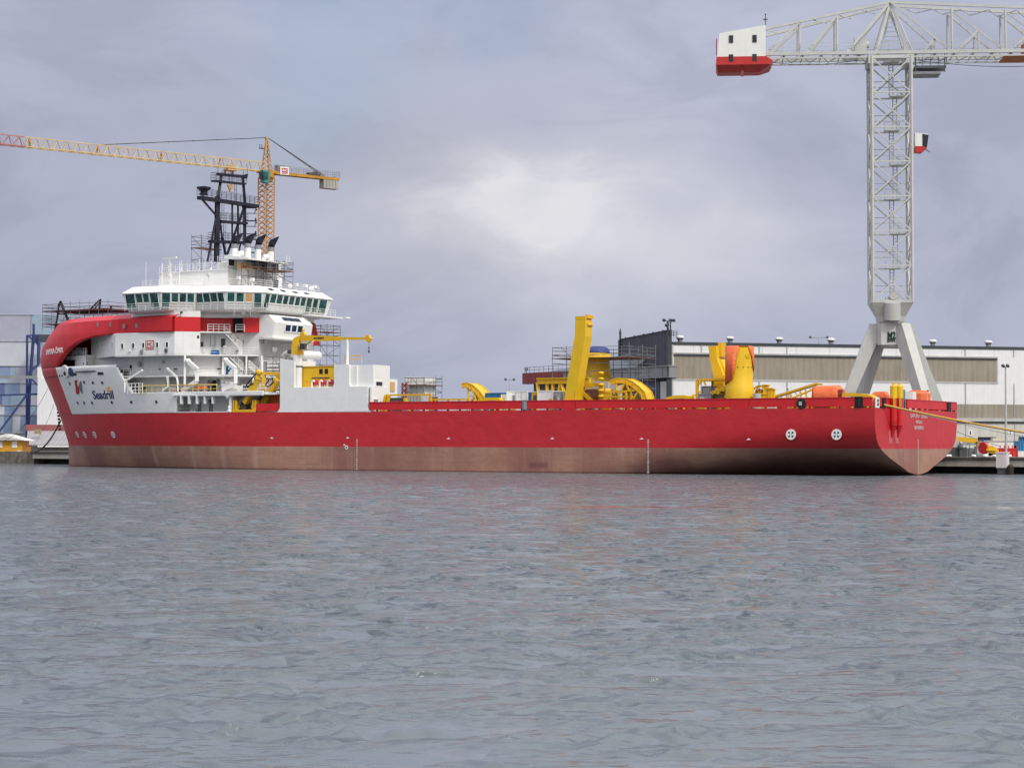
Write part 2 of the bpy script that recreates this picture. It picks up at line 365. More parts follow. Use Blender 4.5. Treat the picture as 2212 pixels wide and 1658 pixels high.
def hull_hit(px, py):
    """where a sight line meets the port side of the bow"""
    d = SHIP3I @ ray(px, py); lo, hi = (24 - CAML.y) / d.y, (-8 - CAML.y) / d.y
    def g(t):
        p = CAML + t * d
        if p.x < XS: w = YB
        else:
            L_ = stem_x(p.z); un = (p.x - XS) / (L_ - XS); w = halfb(un, p.z) if un < 1 else -50
        return p.y - w
    for k in range(400):                      # first crossing
        t = lo + (hi - lo) * k / 400
        if g(t) <= 0: break
    a, b = t - (hi - lo) / 400, t
    for _ in range(30):
        m = (a + b) / 2
        if g(m) > 0: a = m
        else: b = m
    return CAML + b * d
# --- paint: boot-topping, red, white bow panel with the red stem stripe
pA = hull_hit(120.5, 795.5); pB = hull_hit(156, 894.5)
hm = bpy.data.materials.new('hull paint'); hm.use_nodes = True; t = hm.node_tree; b = t.nodes['Principled BSDF']
tcn = N(t, 'ShaderNodeTexCoord'); sx_ = N(t, 'ShaderNodeSeparateXYZ'); L(t, tcn.outputs['Object'], sx_.inputs[0]); X_, Y_, Z_ = sx_.outputs
nzb = N(t, 'ShaderNodeTexNoise', i_Scale=0.35, i_Detail=6.0, i_Roughness=0.6); L(t, tcn.outputs['Object'], nzb.inputs['Vector'])
mps = N(t, 'ShaderNodeMapping'); mps.inputs['Scale'].default_value = (1.3, 1.3, 0.06); L(t, tcn.outputs['Object'], mps.inputs[0])
nst = N(t, 'ShaderNodeTexNoise', i_Scale=1.0, i_Detail=5.0, i_Roughness=0.7); L(t, mps.outputs[0], nst.inputs['Vector'])
mpl = N(t, 'ShaderNodeMapping'); mpl.inputs['Scale'].default_value = (0.10, 0.10, 0.02); L(t, tcn.outputs['Object'], mpl.inputs[0])
nlg = N(t, 'ShaderNodeTexNoise', i_Scale=1.0, i_Detail=3.0, i_Roughness=0.5); L(t, mpl.outputs[0], nlg.inputs['Vector'])
mph = N(t, 'ShaderNodeMapping'); mph.inputs['Scale'].default_value = (0.15, 0.15, 5.0); L(t, tcn.outputs['Object'], mph.inputs[0])
nhz = N(t, 'ShaderNodeTexNoise', i_Scale=1.0, i_Detail=3.0); L(t, mph.outputs[0], nhz.inputs['Vector'])
boot = ramp(t, nzb.outputs['Fac'], (0.3, (0.35, 0.170, 0.118)), (0.7, (0.47, 0.262, 0.185)))
boot = mixc(t, ramp(t, nlg.outputs['Fac'], (0.40, 0.75), (0.60, 0.0)), boot, (0.25, 0.10, 0.085))
boot = mixc(t, mathn(t, 'MULTIPLY', ramp(t, nst.outputs['Fac'], (0.56, 0.0), (0.68, 1.0)), 0.35), boot, (0.50, 0.31, 0.25))
boot = mixc(t, mathn(t, 'MULTIPLY', ramp(t, nst.outputs['Fac'], (0.30, 1.0), (0.40, 0.0)), 0.4), boot, (0.20, 0.085, 0.075))
boot = mixc(t, mathn(t, 'MULTIPLY', ramp(t, nhz.outputs['Fac'], (0.52, 0.0), (0.66, 1.0)), 0.35), boot, (0.27, 0.13, 0.10))
def rect_mask(x0, x1, z0, z1, soft):
    def ss(v, a, c):
        m = N(t, 'ShaderNodeMapRange', interpolation_type='SMOOTHSTEP'); L(t, v, m.inputs[0]); m.inputs[1].default_value = a; m.inputs[2].default_value = c; return m.outputs[0]
    return mathn(t, 'MULTIPLY', mathn(t, 'MULTIPLY', ss(X_, x0, x0 + soft), ss(X_, x1, x1 - soft)), mathn(t, 'MULTIPLY', ss(Z_, z0, z0 + soft), ss(Z_, z1, z1 - soft)))
for (x0, x1, z0, z1, a) in ((43.8, 47.2, 0.3, 1.6, 0.65), (24, 29, 0.2, 2.0, 0.35)):   # repainted repair patches
    boot = mixc(t, mathn(t, 'MULTIPLY', rect_mask(x0, x1, z0, z1, 0.5), a), boot, (0.17, 0.055, 0.06))
for px in (336, 418, 482, 552):                                                     # pale scraped bands below the bow
    p = hull_hit(px, 990)
    boot = mixc(t, mathn(t, 'MULTIPLY', rect_mask(p.x - 0.75, p.x + 0.75, -2, 3.6, 0.7), 0.45), boot, (0.56, 0.36, 0.29))
red = ramp(t, nzb.outputs['Fac'], (0.25, (0.48, 0.016, 0.023)), (0.75, (0.57, 0.021, 0.030)))
red = mixc(t, mathn(t, 'MULTIPLY', ramp(t, nst.outputs['Fac'], (0.55, 0.0), (0.75, 1.0)), 0.16), red, (0.46, 0.035, 0.04))
red = mixc(t, mathn(t, 'MULTIPLY', ramp(t, nhz.outputs['Fac'], (0.5, 0.0), (0.7, 1.0)), 0.08), red, (0.60, 0.06, 0.07))
wht = ramp(t, nzb.outputs['Fac'], (0.3, (0.765, 0.77, 0.77)), (0.7, (0.81, 0.81, 0.80)))
wht = mixc(t, mathn(t, 'MULTIPLY', ramp(t, nst.outputs['Fac'], (0.6, 0.0), (0.75, 1.0)), 0.12), wht, (0.55, 0.50, 0.44))
seamx = ramp(t, mathn(t, 'ABSOLUTE', mathn(t, 'SUBTRACT', mathn(t, 'FRACT', mathn(t, 'DIVIDE', X_, 8.4)), 0.5)), (0.0, 1.0), (0.006, 0.0))
seamz = ramp(t, mathn(t, 'ABSOLUTE', mathn(t, 'SUBTRACT', mathn(t, 'FRACT', mathn(t, 'DIVIDE', Z_, 2.45)), 0.5)), (0.0, 1.0), (0.012, 0.0))
seam = mathn(t, 'MULTIPLY', mathn(t, 'MAXIMUM', seamx, seamz), 0.30)
red = mixc(t, seam, red, (0.36, 0.012, 0.02)); boot = mixc(t, seam, boot, (0.20, 0.10, 0.085)); wht = mixc(t, mathn(t, 'MULTIPLY', seam, .4), wht, (0.55, 0.55, 0.54))
zj = mathn(t, 'ADD', Z_, mathn(t, 'MULTIPLY', mathn(t, 'SUBTRACT', nst.outputs['Fac'], 0.5), 0.05))
col = mixc(t, mathn(t, 'GREATER_THAN', zj, ZB), boot, red)
slope = (pA.x - pB.x) / (pA.z - pB.z)
xl = mathn(t, 'ADD', mathn(t, 'MULTIPLY', mathn(t, 'SUBTRACT', Z_, pB.z), slope), pB.x)
wm = mathn(t, 'MULTIPLY', mathn(t, 'GREATER_THAN', Z_, ZP), mathn(t, 'LESS_THAN', X_, xl))
wm = mathn(t, 'MULTIPLY', wm, mathn(t, 'LESS_THAN', Z_, 16.0)); wm = mathn(t, 'MULTIPLY', wm, mathn(t, 'GREATER_THAN', X_, 72.0))
col = mixc(t, wm, col, wht)
# weed and scum at the waterline, brown rust bleeding down the stem stripe
scum = N(t, 'ShaderNodeMapRange'); L(t, mathn(t, 'ADD', Z_, mathn(t, 'MULTIPLY', nst.outputs['Fac'], 0.2)), scum.inputs[0]); scum.inputs[1].default_value = 0.36; scum.inputs[2].default_value = 0.18
col = mixc(t, mathn(t, 'MULTIPLY', scum.outputs[0], 0.75), col, (0.115, 0.030, 0.026))
nru = N(t, 'ShaderNodeTexNoise', i_Scale=0.5, i_Detail=4.0); L(t, tcn.outputs['Object'], nru.inputs['Vector'])
rz = rect_mask(138.5, 158, 4.0, 15.5, 3.0)
col = mixc(t, mathn(t, 'MULTIPLY', mathn(t, 'MULTIPLY', rz, ramp(t, nru.outputs['Fac'], (0.38, 0.0), (0.62, 1.0))), 0.45), col, (0.34, 0.16, 0.10))
L(t, col, b.inputs['Base Color']); b.inputs['Roughness'].default_value = 0.42
npl = N(t, 'ShaderNodeTexNoise', i_Scale=0.9, i_Detail=2.0); L(t, tcn.outputs['Object'], npl.inputs['Vector'])
bp = N(t, 'ShaderNodeBump', i_Strength=1.0, i_Distance=0.05); L(t, npl.outputs['Fac'], bp.inputs['Height']); L(t, bp.outputs[0], b.inputs['Normal'])
HULLM = hm
# --- hull shell
zl = [-4.0, -1.5, -0.5, 0.0, 0.4, 0.9, 1.5, 2.2, 2.8, ZB, 3.8, 4.4, 5.0, 5.8, 6.6, 7.4, ZP]
xa = [0, 1, 2, 3, 4.5, 6, 8, 10, 12, 14, 16, 19, 22, 25, 28, 31, 34, 37, 40, 44, 48, 54, 60, 72, XS]
cb = [math.sin(k / 34 * math.pi / 2) for k in range(1, 35)]
def port_col(i):
    if i < len(xa): return [Vector((xa[i], aft_w(xa[i], z), z)) for z in zl]
    return [bow_pt(cb[i - len(xa)], z) for z in zl]
ncol = len(xa) + len(cb); hb = MB(); nz = len(zl)
for sgn in (1, -1):
    vs = [Vector((p.x, p.y * sgn, p.z)) for i in range(ncol) for p in port_col(i)]
    fs = [(i * nz + k, (i + 1) * nz + k, (i + 1) * nz + k + 1, i * nz + k + 1) for i in range(ncol - 1) for k in range(nz - 1)]
    hb.add(vs, fs if sgn > 0 else [f[::-1] for f in fs], True)
tp = [Vector((0, aft_w(0, z), z)) for z in zl if z >= 0.0]
tr = tp + [Vector((0, -p.y, p.z)) for p in tp[::-1]]
hb.add(tr, [tuple(range(len(tr)))])
deck = [bow_pt(c, ZP) for c in cb]
edge = [Vector((x, YB, ZP)) for x in xa] + deck
dkm = MB(); dkm.add([p - Vector((0, 0, 0.02)) for p in edge] + [Vector((p.x, -p.y, ZP - 0.02)) for p in edge[::-1]], [tuple(range(2 * len(edge)))])
sub(dkm, 'main_deck', mat('grey green deck paint', (0.15, 0.175, 0.165), 0.7, var=.2), ship)
hull = sub(hb, 'hull', HULLM, ship, recalc=False)
# --- white plating above the red, cut with its two side openings
def plating(cols, zs, keep, name, m, thick=0.25):
    mb = MB(); n = len(zs); ids = {}
    def vid(i, k):
        if (i, k) not in ids: ids[(i, k)] = len(mb.v); mb.v.append(cols[i](zs[k]))
        return ids[(i, k)]
    for i in range(len(cols) - 1):
        for k in range(n - 1):
            c = (cols[i](zs[k]) + cols[i + 1](zs[k + 1])) / 2
            if keep(c): mb.f.append([vid(i, k), vid(i, k + 1), vid(i + 1, k + 1), vid(i + 1, k)]); mb.sm.append(True)
    o = sub(mb, name, m, ship, recalc=False)
    md = o.modifiers.new('thickness', 'SOLIDIFY'); md.thickness = thick; md.offset = -1
    return o
def rrect(c, x0, x1, z0, z1, r, sl=0.0):
    x = c.x + sl * (c.z - z0)
    if not (x0 < x < x1 and z0 < c.z < z1): return False
    dx = max(x0 + r - x, x - (x1 - r), 0); dz = max(c.z - (z1 - r), z0 + r * 0.6 - c.z, 0) if True else 0
    return dx * dx + dz * dz < r * r
def keep_bow(c):
    if c.y < 0 or c.x > 119.9: return True
    if c.x < 96.4 and c.z > 11.05: return False
    if c.x < 115.6 and c.z > 11.05: return False
    if 115.6 <= c.x < 118.9 and c.z > 11.05 + (c.x - 115.6) * 1.27: return False
    if rrect(c, 96.6, 106.5, 8.15, 10.45, 0.9, 0.0): return False
    if rrect(c, 84, 95.9, 7.0, 10.35, 0.9, -0.28): return False
    if c.x < 90.2 and c.z > 7: return False
    return True
cc = [lambda z, x=x: Vector((x, YB if x <= XS else 0, z)) for x in ()]
def colfun(x):       # plan position on the hull at a given x for every z
    def f(z):
        if x <= XS: return Vector((x, YB, z))
        L_ = stem_x(z); return Vector((x, halfb((x - XS) / (L_ - XS), z), z))
    return f
xc = [88 + 0.22 * k for k in range(int((120 - 88) / 0.22) + 1)]
ztop = 15.25
zs = [ZP] + [8.15 + 0.2 * k for k in range(15)] + [11.05] + [11.05 + 0.42 * k for k in range(1, 11)]
x0 = xc[-1]
def colbow(k, n=40):
    f = math.sin(k / n * math.pi / 2)
    def g(z):
        L_ = stem_x(z); c0 = (x0 - XS) / (L_ - XS); return bow_pt(c0 + (1 - c0) * f, z)
    return g
cols = [colbow(k) for k in range(1, 41)]
cols_sb = [lambda z, g=g: Vector((g(z).x, -g(z).y, z)) for g in cols[::-1][1:]]
plating([colfun(x) for x in xc] + cols + cols_sb, zs, keep_bow, 'bow_plating', HULLM)
def conform_hull(p):
    L_ = stem_x(p.z); return Vector((p.x, halfb(min(.999, max(0, (p.x - XS) / (L_ - XS))), p.z), p.z))
# starboard side of the same plating, plain
plating([lambda z, x=x: Vector((colfun(x)(z).x, -colfun(x)(z).y, z)) for x in (120, 116, 112, 108, 104, 100, 96, 92, 88)], zs[:17], lambda c: True, 'bow_plating', HULLM)
# --- the red hood that sweeps back from the stem over the mooring deck
HE = [(100, 800), (119.5, 795), (127, 781), (138, 764), (151, 750), (165, 740), (183, 732), (206, 726), (251, 720.4), (400, 713)]
def hood_low(g):
    if pl(g(ztop))[0] < 119: return ztop
    lo, hi = ztop, 21.5
    for _ in range(24):
        m = (lo + hi) / 2; q = pl(g(m))
        if q[1] < lerp_tab(HE, q[0]): hi = m
        else: lo = m
    return hi
hcols = [colfun(x) for x in (107.0, 109, 111, 113, 115, 117)] + [colbow(k, 44) for k in range(0, 45)]
hlow = [19.85 if hcols[i](20).x < 117.4 else hood_low(g) for i, g in enumerate(hcols)]
NZ = 12; ZF = 21.95; hd = MB(); und = MB()
def hood_col(i, sgn):
    g = hcols[i]; zl_ = hlow[i]; pts = [g(zl_ + (ZF - zl_) * k / NZ) for k in range(NZ + 1)]
    p = pts[-1]; n = Vector((p.x - 96, p.y * 2.2, 0)).normalized()
    bev = p - n * 1.5 + Vector((0, 0, 0.75)); bev.y = max(bev.y, 0)
    inn = p - n * 1.9 + Vector((0, 0, 0.35)); inn.y = max(inn.y, 0)
    q = pts[0] - n * 0.6; q.y = max(q.y, 0)
    ring = pts + [bev, inn] + ([q] if zl_ > ztop + 0.02 else [Vector((q.x, q.y, zl_))])
    return [Vector((v.x, v.y * sgn, v.z)) for v in ring]
for sgn in (1, -1):
    cs = [hood_col(i, sgn) for i in range(len(hcols))]; m = len(cs[0])
    vs = [p for c in cs for p in c]
    for k in range(m):
        for i in range(len(cs) - 1):
            kk = (k + 1) % m
            f = (i * m + k, (i + 1) * m + k, (i + 1) * m + kk, i * m + kk)
            hd.f.append([len(hd.v) + j for j in (f if sgn > 0 else f[::-1])]); hd.sm.append(k < NZ - 1)
    hd.v += vs
bow_hood = sub(hd, 'bow_hood', REDP, ship, recalc=False)
# foredeck under the hood, dark inside
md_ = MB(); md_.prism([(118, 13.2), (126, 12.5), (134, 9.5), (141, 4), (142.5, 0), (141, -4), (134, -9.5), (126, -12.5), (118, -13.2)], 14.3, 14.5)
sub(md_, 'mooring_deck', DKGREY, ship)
hp = MB(); hp.prism([(118, 12.0), (126, 11.4), (132, 8.6), (137, 4), (138, 0), (137, -4), (132, -8.6), (126, -11.4), (118, -12.0)], 22.25, 22.45)
sub(hp, 'hood_deck', REDP, ship)

LIN = mat('shade darkened maroon', (0.055, 0.010, 0.012), 0.7, var=.2)  # dark red primer tone with the hood's interior shade put in
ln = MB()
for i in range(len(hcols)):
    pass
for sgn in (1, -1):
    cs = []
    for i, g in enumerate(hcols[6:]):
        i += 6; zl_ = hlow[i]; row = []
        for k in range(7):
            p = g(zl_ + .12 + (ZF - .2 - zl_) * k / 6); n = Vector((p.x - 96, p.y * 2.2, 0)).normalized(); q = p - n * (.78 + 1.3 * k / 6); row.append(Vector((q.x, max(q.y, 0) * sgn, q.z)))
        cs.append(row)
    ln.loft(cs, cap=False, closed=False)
sub(ln, 'hood_shade_sheet', LIN, ship)  # sheet added inside the hood to darken it
mw = MB(); mw.box(132.6, -7.4, 14.5, 132.9, 7.6, 16.5); sub(mw, 'mooring_bulkhead', mat('shade darkened bulkhead red', (0.13, .012, .016), .6), ship)  # interior shade put into the wall's dark red
# ------------------------------------------------------------------ superstructure
Z3 = lambda z: Vector((0, 0, z))
def cB(cx, cy): return 245.3 + 0.2377 * cx, 525.6 + 0.2377 * cy
def along(P, Q, px, z):
    P = Vector((P[0], P[1], z)); Q = Vector((Q[0], Q[1], z)); lo, hi = -0.5, 1.5
    s = 1 if pl(Q)[0] > pl(P)[0] else -1
    for _ in range(40):
        m = (lo + hi) / 2
        if (pl(P.lerp(Q, m))[0] - px) * s < 0: lo = m
        else: hi = m
    return (lo + hi) / 2
def at(P, Q, f): return (P[0] + (Q[0] - P[0]) * f, P[1] + (Q[1] - P[1]) * f)
def sym(half): return half + [(x, -y) for x, y in half[::-1] if abs(y) > 1e-4]
def offset(plan, d):
    n = len(plan); out = []
    a = sum(plan[i][0] * plan[(i + 1) % n][1] - plan[(i + 1) % n][0] * plan[i][1] for i in range(n)); sg = 1 if a > 0 else -1
    for i in range(n):
        p0, p1, p2 = (Vector(plan[i - 1]), Vector(plan[i]), Vector(plan[(i + 1) % n]))
        e1 = (p1 - p0).normalized(); e2 = (p2 - p1).normalized()
        n1 = Vector((e1.y, -e1.x)) * sg; n2 = Vector((e2.y, -e2.x)) * sg
        k = 1 + n1.dot(n2); out.append(tuple(p1 + (n1 + n2) * (d / max(k, 0.3))))
    return out
def out_n(P, Q):   # outward normal of a port-side face walked from bow to stern
    d = Vector((Q[0] - P[0], Q[1] - P[1], 0)).normalized(); return Vector((d.y, -d.x, 0)) if Vector((d.y, -d.x, 0)).dot(Vector((-0.3, 1, 0))) > 0 or (d.y < -0.9) else Vector((-d.y, d.x, 0))
def face_n(P, Q):
    d = Vector((Q[0] - P[0], Q[1] - P[1], 0)).normalized(); n = Vector((-d.y, d.x, 0))
    return n if n.dot(Vector((-0.69, 0.73, 0))) > 0 else -n
def pane(parent, P, Q, f0, f1, z0, z1, m, name='window', o0=0.0, o1=0.0, frame=None, th=0.05, fr=0.07):
    """window pane on wall P-Q between fractions f0,f1; o0/o1 lean outwards at sill/head; optional frame round it as a sub-part"""
    n = face_n(P, Q); a = Vector((*at(P, Q, f0), 0)); c = Vector((*at(P, Q, f1), 0))
    q = [a + n * o0 + Vector((0, 0, z0)), c + n * o0 + Vector((0, 0, z0)), c + n * o1 + Vector((0, 0, z1)), a + n * o1 + Vector((0, 0, z1))]
    mb = MB(); mb.loft([[p - n * 0.02 for p in q], [p + n * th for p in q]])
    o = sub(mb, name, m, parent)
    if frame:
        fb = MB(); 
        for i in range(4): fb.bar(q[i] + n * th * 0.6, q[(i + 1) % 4] + n * th * 0.6, fr)
        sub(fb, 'frame', frame, o)
    return o
QF = (118.3, 14.4); Q2 = (106.9, 14.4); Q3 = (104.2, 11.9); Q5 = (97.5, 6.65)
fq = along(QF, (QF[0] + 10, QF[1] - 6), 206, 18); QN = (QF[0] + 10 * fq, QF[1] - 6 * fq)
G1 = at(Q3, Q5, 0.72)
acc = MB()
acc.prism(sym([QN, QF, Q2, Q3, (105.4, 10.4), (98.9, 5.35), (98.3, 6.05), Q5]), 16.5, 19.85)              # white deck house
acc.prism(sym([(QN[0], QN[1]), (118.0, 11.6), (106.0, 11.2), (104.6, 10.0), (98.3, 5.0), (97.5, 5.0)]), 13.55, 16.5)
acc.prism(sym([(122, 10.4), (112, 10.4), (112, 9.2), (105.0, 9.2), (98.4, 4.6), (97.5, 4.6)]), 8.0, 13.55)
acc.box(97.5, 4.2, 8.0, 101, 6.65, 16.5)                                                                   # aft end wall pillar
# decks and slabs that stick out
acc.prism(sym([(119.5, 13.0), (104.4, 13.2), (96.6, 7.3)]), 13.35, 13.60)
acc.prism(sym([QF, Q2, Q3, Q5]), 16.38, 16.56)
acc.prism(sym([(107, 11.0), Q3, at(Q3, Q5, 0.52), (101.8, 7.4)]), 19.72, 19.92)
acc.prism(sym([(bow_pt(c, 10.8).x - .3, max(0.2, bow_pt(c, 10.8).y - .35)) for c in (.96, .9, .8, .7, .6, .5, .4, .3)] + [(90, 14.6), (90, 10)]), 10.72, 10.9)   # boat deck
# forward house under the hood
fwp = 3.3 / 8
acc.prism(sym([(131.3, 4), (131.3, 9.0), (QN[0], 11.2)]), 14.45, 16.5)
acc.prism(sym([(138.4, 0.1), (135.8, 6.4), (134.4, 7.9), (127.7, 10.5), (QN[0], 11.3)]), 16.45, 17.0)                    # white gallery lip
for x, y, h in ((133.2, 7.4, 1.0), (132.2, 7.6, 1.4), (130.2, 8.4, .8)): acc.box(x - .35, y - .6, 17.0, x + .35, y, 17.0 + h)
acc.prism(sym([(QN[0] + 1.5, 8.5), QN]), 16.6, 21.5)
accom = sub(acc, 'accommodation_block', WHITE, ship)
# red band deck
rb = MB(); rb.prism(sym([(118, 14.05), (107.0, 14.4), Q2, Q3, (105.4, 10.6), at((105.4, 10.6), (98.9, 5.5), 0.66), at((106.4, 9.8), (99.9, 4.7), 0.66), at((106.4, 9.8), (99.9, 4.7), 0.80), G1, Q5]), 19.87, 22.0)
sub(rb, 'red_deck_house', REDP, ship)
tb = MB(); tb.prism(sym([(116, 13.6), (107.2, 14.1), Q3, (105.4, 10.9), (98.4, 7.2), (97.6, 6.3)]), 22.0, 22.9)
sub(tb, 'deck_house_top', WHITE, ship)
# windows of the white house: name positions from the picture, sizes in metres
def win_px(parent, P, Q, px, z0, z1, w, m=GLASSD, name='window', frame=WHITE2):
    ln = math.dist(P, Q); f = along(P, Q, px, (z0 + z1) / 2); h = w / 2 / ln
    return pane(parent, P, Q, f - h, f + h, z0, z1, m, name, frame=frame, fr=0.05)
for cx in (80, 180, 272, 397, 487): win_px(accom, QF, Q2, cB(cx, 0)[0], 17.55, 18.35, 0.5)
for px in (213, 243): win_px(accom, QN, QF, px, 17.9, 18.6, 0.4)
for px in (268, 295, 327, 355): win_px(accom, (118.3, 14.4), (107, 14.4), px, 20.55, 21.2, 0.48, m=GREY, frame=None)
for px in (210, 238): 
    p = hull_hit(px, 700); q = hull_hit(px + 3, 700); pane(accom, (p.x, p.y + .03), (q.x, q.y + .03), -0.3, 0.9, p.z - 0.4, p.z + 0.3, GREY, name='window')
for px in (251.5, 283): win_px(accom, (118, 11.6), (106, 11.2), px, 14.4, 15.35, 0.55)
for px in (290.5, ): win_px(accom, (122, 10.4), (112, 10.4), px, 11.6, 12.4, 0.5)
for px in (180, 188): win_px(accom, (131.3, 9.0), (QN[0], 11.2), px, 15.5, 15.9, 0.3, frame=None)
win_px(accom, Q2, Q3, 437 - 9, 18.9, 19.3, 0.3, frame=None)
IW1, IW2 = (105.4, 10.4), (98.9, 5.35)
for px, w, z0, z1 in ((436, 0.45, 17.7, 18.5), (482, 0.6, 17.6, 19.0)): win_px(accom, IW1, IW2, px, z0, z1, w, frame=None)
IL1, IL2 = (104.6, 10.0), (98.3, 5.0)
for px, w in ((536, 1.6), (556, 1.5)): win_px(accom, IL1, IL2, px, 13.8, 16.1, w, m=GREY, name='door', frame=WHITE2)
for px, w, z0, z1, mm in ((455, .9, 11.0, 12.9, GREY), (463, .8, 11.0, 12.9, DARK)): win_px(accom, (105, 9.2), (98.4, 4.6), px, z0, z1, w, m=mm, name='door', frame=None)
for px, w in ((289, 1.2), (296, .7)): win_px(accom, (122, 10.4), (112, 10.4), px, 11.0, 12.7, w, m=DARK, name='door', frame=WHITE2)
for px, w in ((572.5, 1.15), (605, 1.15), (640, 0.9)): 
    f = along((97.5, 6.65), (97.5, -6.65), px, 15); y = 6.65 - 13.3 * f; pane(accom, (97.5, y + w / 2), (97.5, y - w / 2), 0, 1, 13.5, 15.7, GREY, name='door', frame=WHITE2)
# aft wall of the tower, full height
aw = MB(); aw.box(97.5, -6.65, 8.0, 103, 6.65, 22.85)
sub(aw, 'aft_wall', WHITE, ship)
dk = MB(); f0 = along(IW1, IW2, 504, 21); f1 = along(IW1, IW2, 530, 21); a = at((105.4, 10.6), (98.9, 5.5), f0); c = at((105.4, 10.6), (98.9, 5.5), f1)
pane(accom, a, c, 0, 1, 19.95, 22.0, DARK, name='door')
# portholes of the bow plating and of the recess
def disc(c, n, r, m, name, parent, th=0.06, seg=18):
    n = Vector(n).normalized(); mb = MB(); mb.bar(Vector(c) - n * 0.05, Vector(c) + n * th, r, seg, smooth=False); return sub(mb, name, m, parent)
bowpl = [o for o in ship.children if o.name.startswith('bow_plating')][0]
def hull_n(px, py):
    a = hull_hit(px, py); b_ = hull_hit(px + 1.5, py); c_ = hull_hit(px, py + 1.5); n = (b_ - a).cross(c_ - a).normalized()
    return a, (n if n.y > 0 else -n)
for px, py in ((168, 869.5), (182, 869.5), (199, 869.5), (242, 868.5), (284, 868), (338, 867.5), (182, 825), (201, 826.5), (221, 826), (151, 828)):
    a, n = hull_n(px, py); o = disc(a, n, 0.27, GREY, 'porthole_rim', bowpl); disc(a + n * 0.03, n, 0.18, GLASSD, 'porthole', bowpl)
for px, py in ((160, 807), (217, 805.5)):
    a, n = hull_n(px, py); a2, _ = hull_n(px + 5, py); rt = (a2 - a).normalized(); mb = MB(); q = [a + rt * s - Vector((0, 0, h)) for s, h in ((-.7, .25), (.7, .25), (.7, -.25), (-.7, -.25))]
    mb.loft([[p - n * 0.05 for p in q], [p + n * 0.03 for p in q]]); sub(mb, 'mooring_port', DARK, bowpl)
a, n = hull_n(142.5, 801); disc(a, n, 0.95, WHITE2, 'fairlead', bowpl, 0.25); disc(a + Vector((0, 0, .4)), n, 0.28, DARK, 'fairlead_hole', bowpl, 0.28); disc(a - Vector((0, 0, .35)), n, 0.3, DARK, 'fairlead_hole', bowpl, 0.28)
a, n = hull_n(153.5, 803); disc(a, n, 0.7, BLUEF, 'hawse_hole', bowpl, 0.1)
for k in range(7):
    a, n = hull_n(100.5 + 5.6 * k, 814.2 - 0.75 * k); mb = MB(); rt = Vector((0, 0, 1)).cross(n).normalized(); q = [a + rt * s + Vector((0, 0, h)) for s, h in ((-.16, -.2), (.16, -.2), (.16, .2), (-.16, .2))]
    mb.loft([[p - n * 0.05 for p in q], [p + n * 0.03 for p in q]]); sub(mb, 'stem_slot', DARK, bowpl)
# --- bridge
B = [(115.1, 15.8), (108.4, 15.8), (104.9, 12.4), (105.0, 11.9), (99.6, 11.9), (95.7, 8.1)]
bplan = sym([(117.8, 12.5)] + B)
br = MB()
def lp(d, z): return [(x, y, z) for x, y in offset(bplan, d)]
br.loft([lp(-0.9, 22.75), lp(-0.45, 22.98), lp(0.0, 24.2), lp(0.36, 25.42)])
bridge = sub(br, 'bridge', WHITE, ship)
rf = MB(); rf.loft([lp(0.30, 25.42), lp(0.55, 25.50), lp(0.50, 25.60), lp(-0.85, 26.45), lp(-0.95, 26.55)])
roof = sub(rf, 'bridge_roof', WHITE, ship)
FACES = [(0, 1, [(120, 205, 2), (213, 270, 0), (278, 330, 0), (342, 415, 1)]), (1, 2, [(437, 515, 1), (525, 588, 0), (598, 660, 0), (668, 735, 0)]),
         (3, 4, [(757, 820, 0), (825, 885, 0), (890, 950, 0), (957, 1015, 0)]), (4, 5, [(1032, 1100, 0), (1113, 1183, 0), (1195, 1262, 3), (1275, 1345, 1)])]
for i, j, ws in FACES:
    P, Q = B[i], B[j]
    for c0, c1, k in ws:
        f0 = along(P, Q, cB(c0, 0)[0], 24.9); f1 = along(P, Q, cB(c1, 0)[0], 24.9); f0, f1 = max(0.02, f0), min(0.98, f1)
        z0 = 24.08 if k in (0, 3) else 23.35
        pane(bridge, P, Q, f0, f1, z0, 25.41, PLY if k == 3 else GLASS, name='plywood_panel' if k == 3 else 'window', o0=0.0 if z0 > 24 else -0.12, o1=0.365, frame=WHITE2, fr=0.045)
P, Q = (95.7, 8.1), (95.7, -8.1)
for c0, c1, k in [(1360, 1405, 1), (1415, 1465, 0), (1473, 1522, 0), (1530, 1575, 0), (1585, 1630, 0), (1640, 1682, 0), (1690, 1733, 0), (1742, 1790, 1), (1800, 1845, 1), (1857, 1925, 1)]:
    f0 = along(P, Q, cB(c0, 0)[0], 24.9); f1 = along(P, Q, cB(c1, 0)[0], 24.9); z0 = 24.08 if k == 0 else 23.35
    pane(bridge, P, Q, max(f0, 0.005), min(f1, 0.99), z0, 25.41, GLASS, o0=0.0 if z0 > 24 else -0.12, o1=0.365, frame=WHITE2, fr=0.045)
for c0 in (1440, 1550, 1660, 1765):       # skylights in the sloping roof edge
    f = along(P, Q, cB(c0, 0)[0], 26); y = 8.1 - 16.2 * f; mb = MB()
    q = [(95.2 + 0.42 * 1.35, y + .5, 25.99), (95.2 + 0.42 * 1.35, y - .5, 25.99), (95.2 + .75 * 1.35, y - .5, 26.22), (95.2 + .75 * 1.35, y + .5, 26.22)]
    q = [Vector(p) + Vector((-0.08, 0, 0.02)) for p in q]; mb.loft([q, [p + Vector((-0.03, 0, 0.05)) for p in q]]); sub(mb, 'skylight', GLASSB, roof)
wr = MB()
for i, j in ((0, 1), (1, 2), (3, 4), (4, 5)):   # walkway rail round the bridge
    n = face_n(B[i], B[j]); a = Vector((*B[i], 22.95)) + n * 0.15; c = Vector((*B[j], 22.95)) + n * 0.15; wr.rail([a, c], 1.0, 1.3, 0.022)
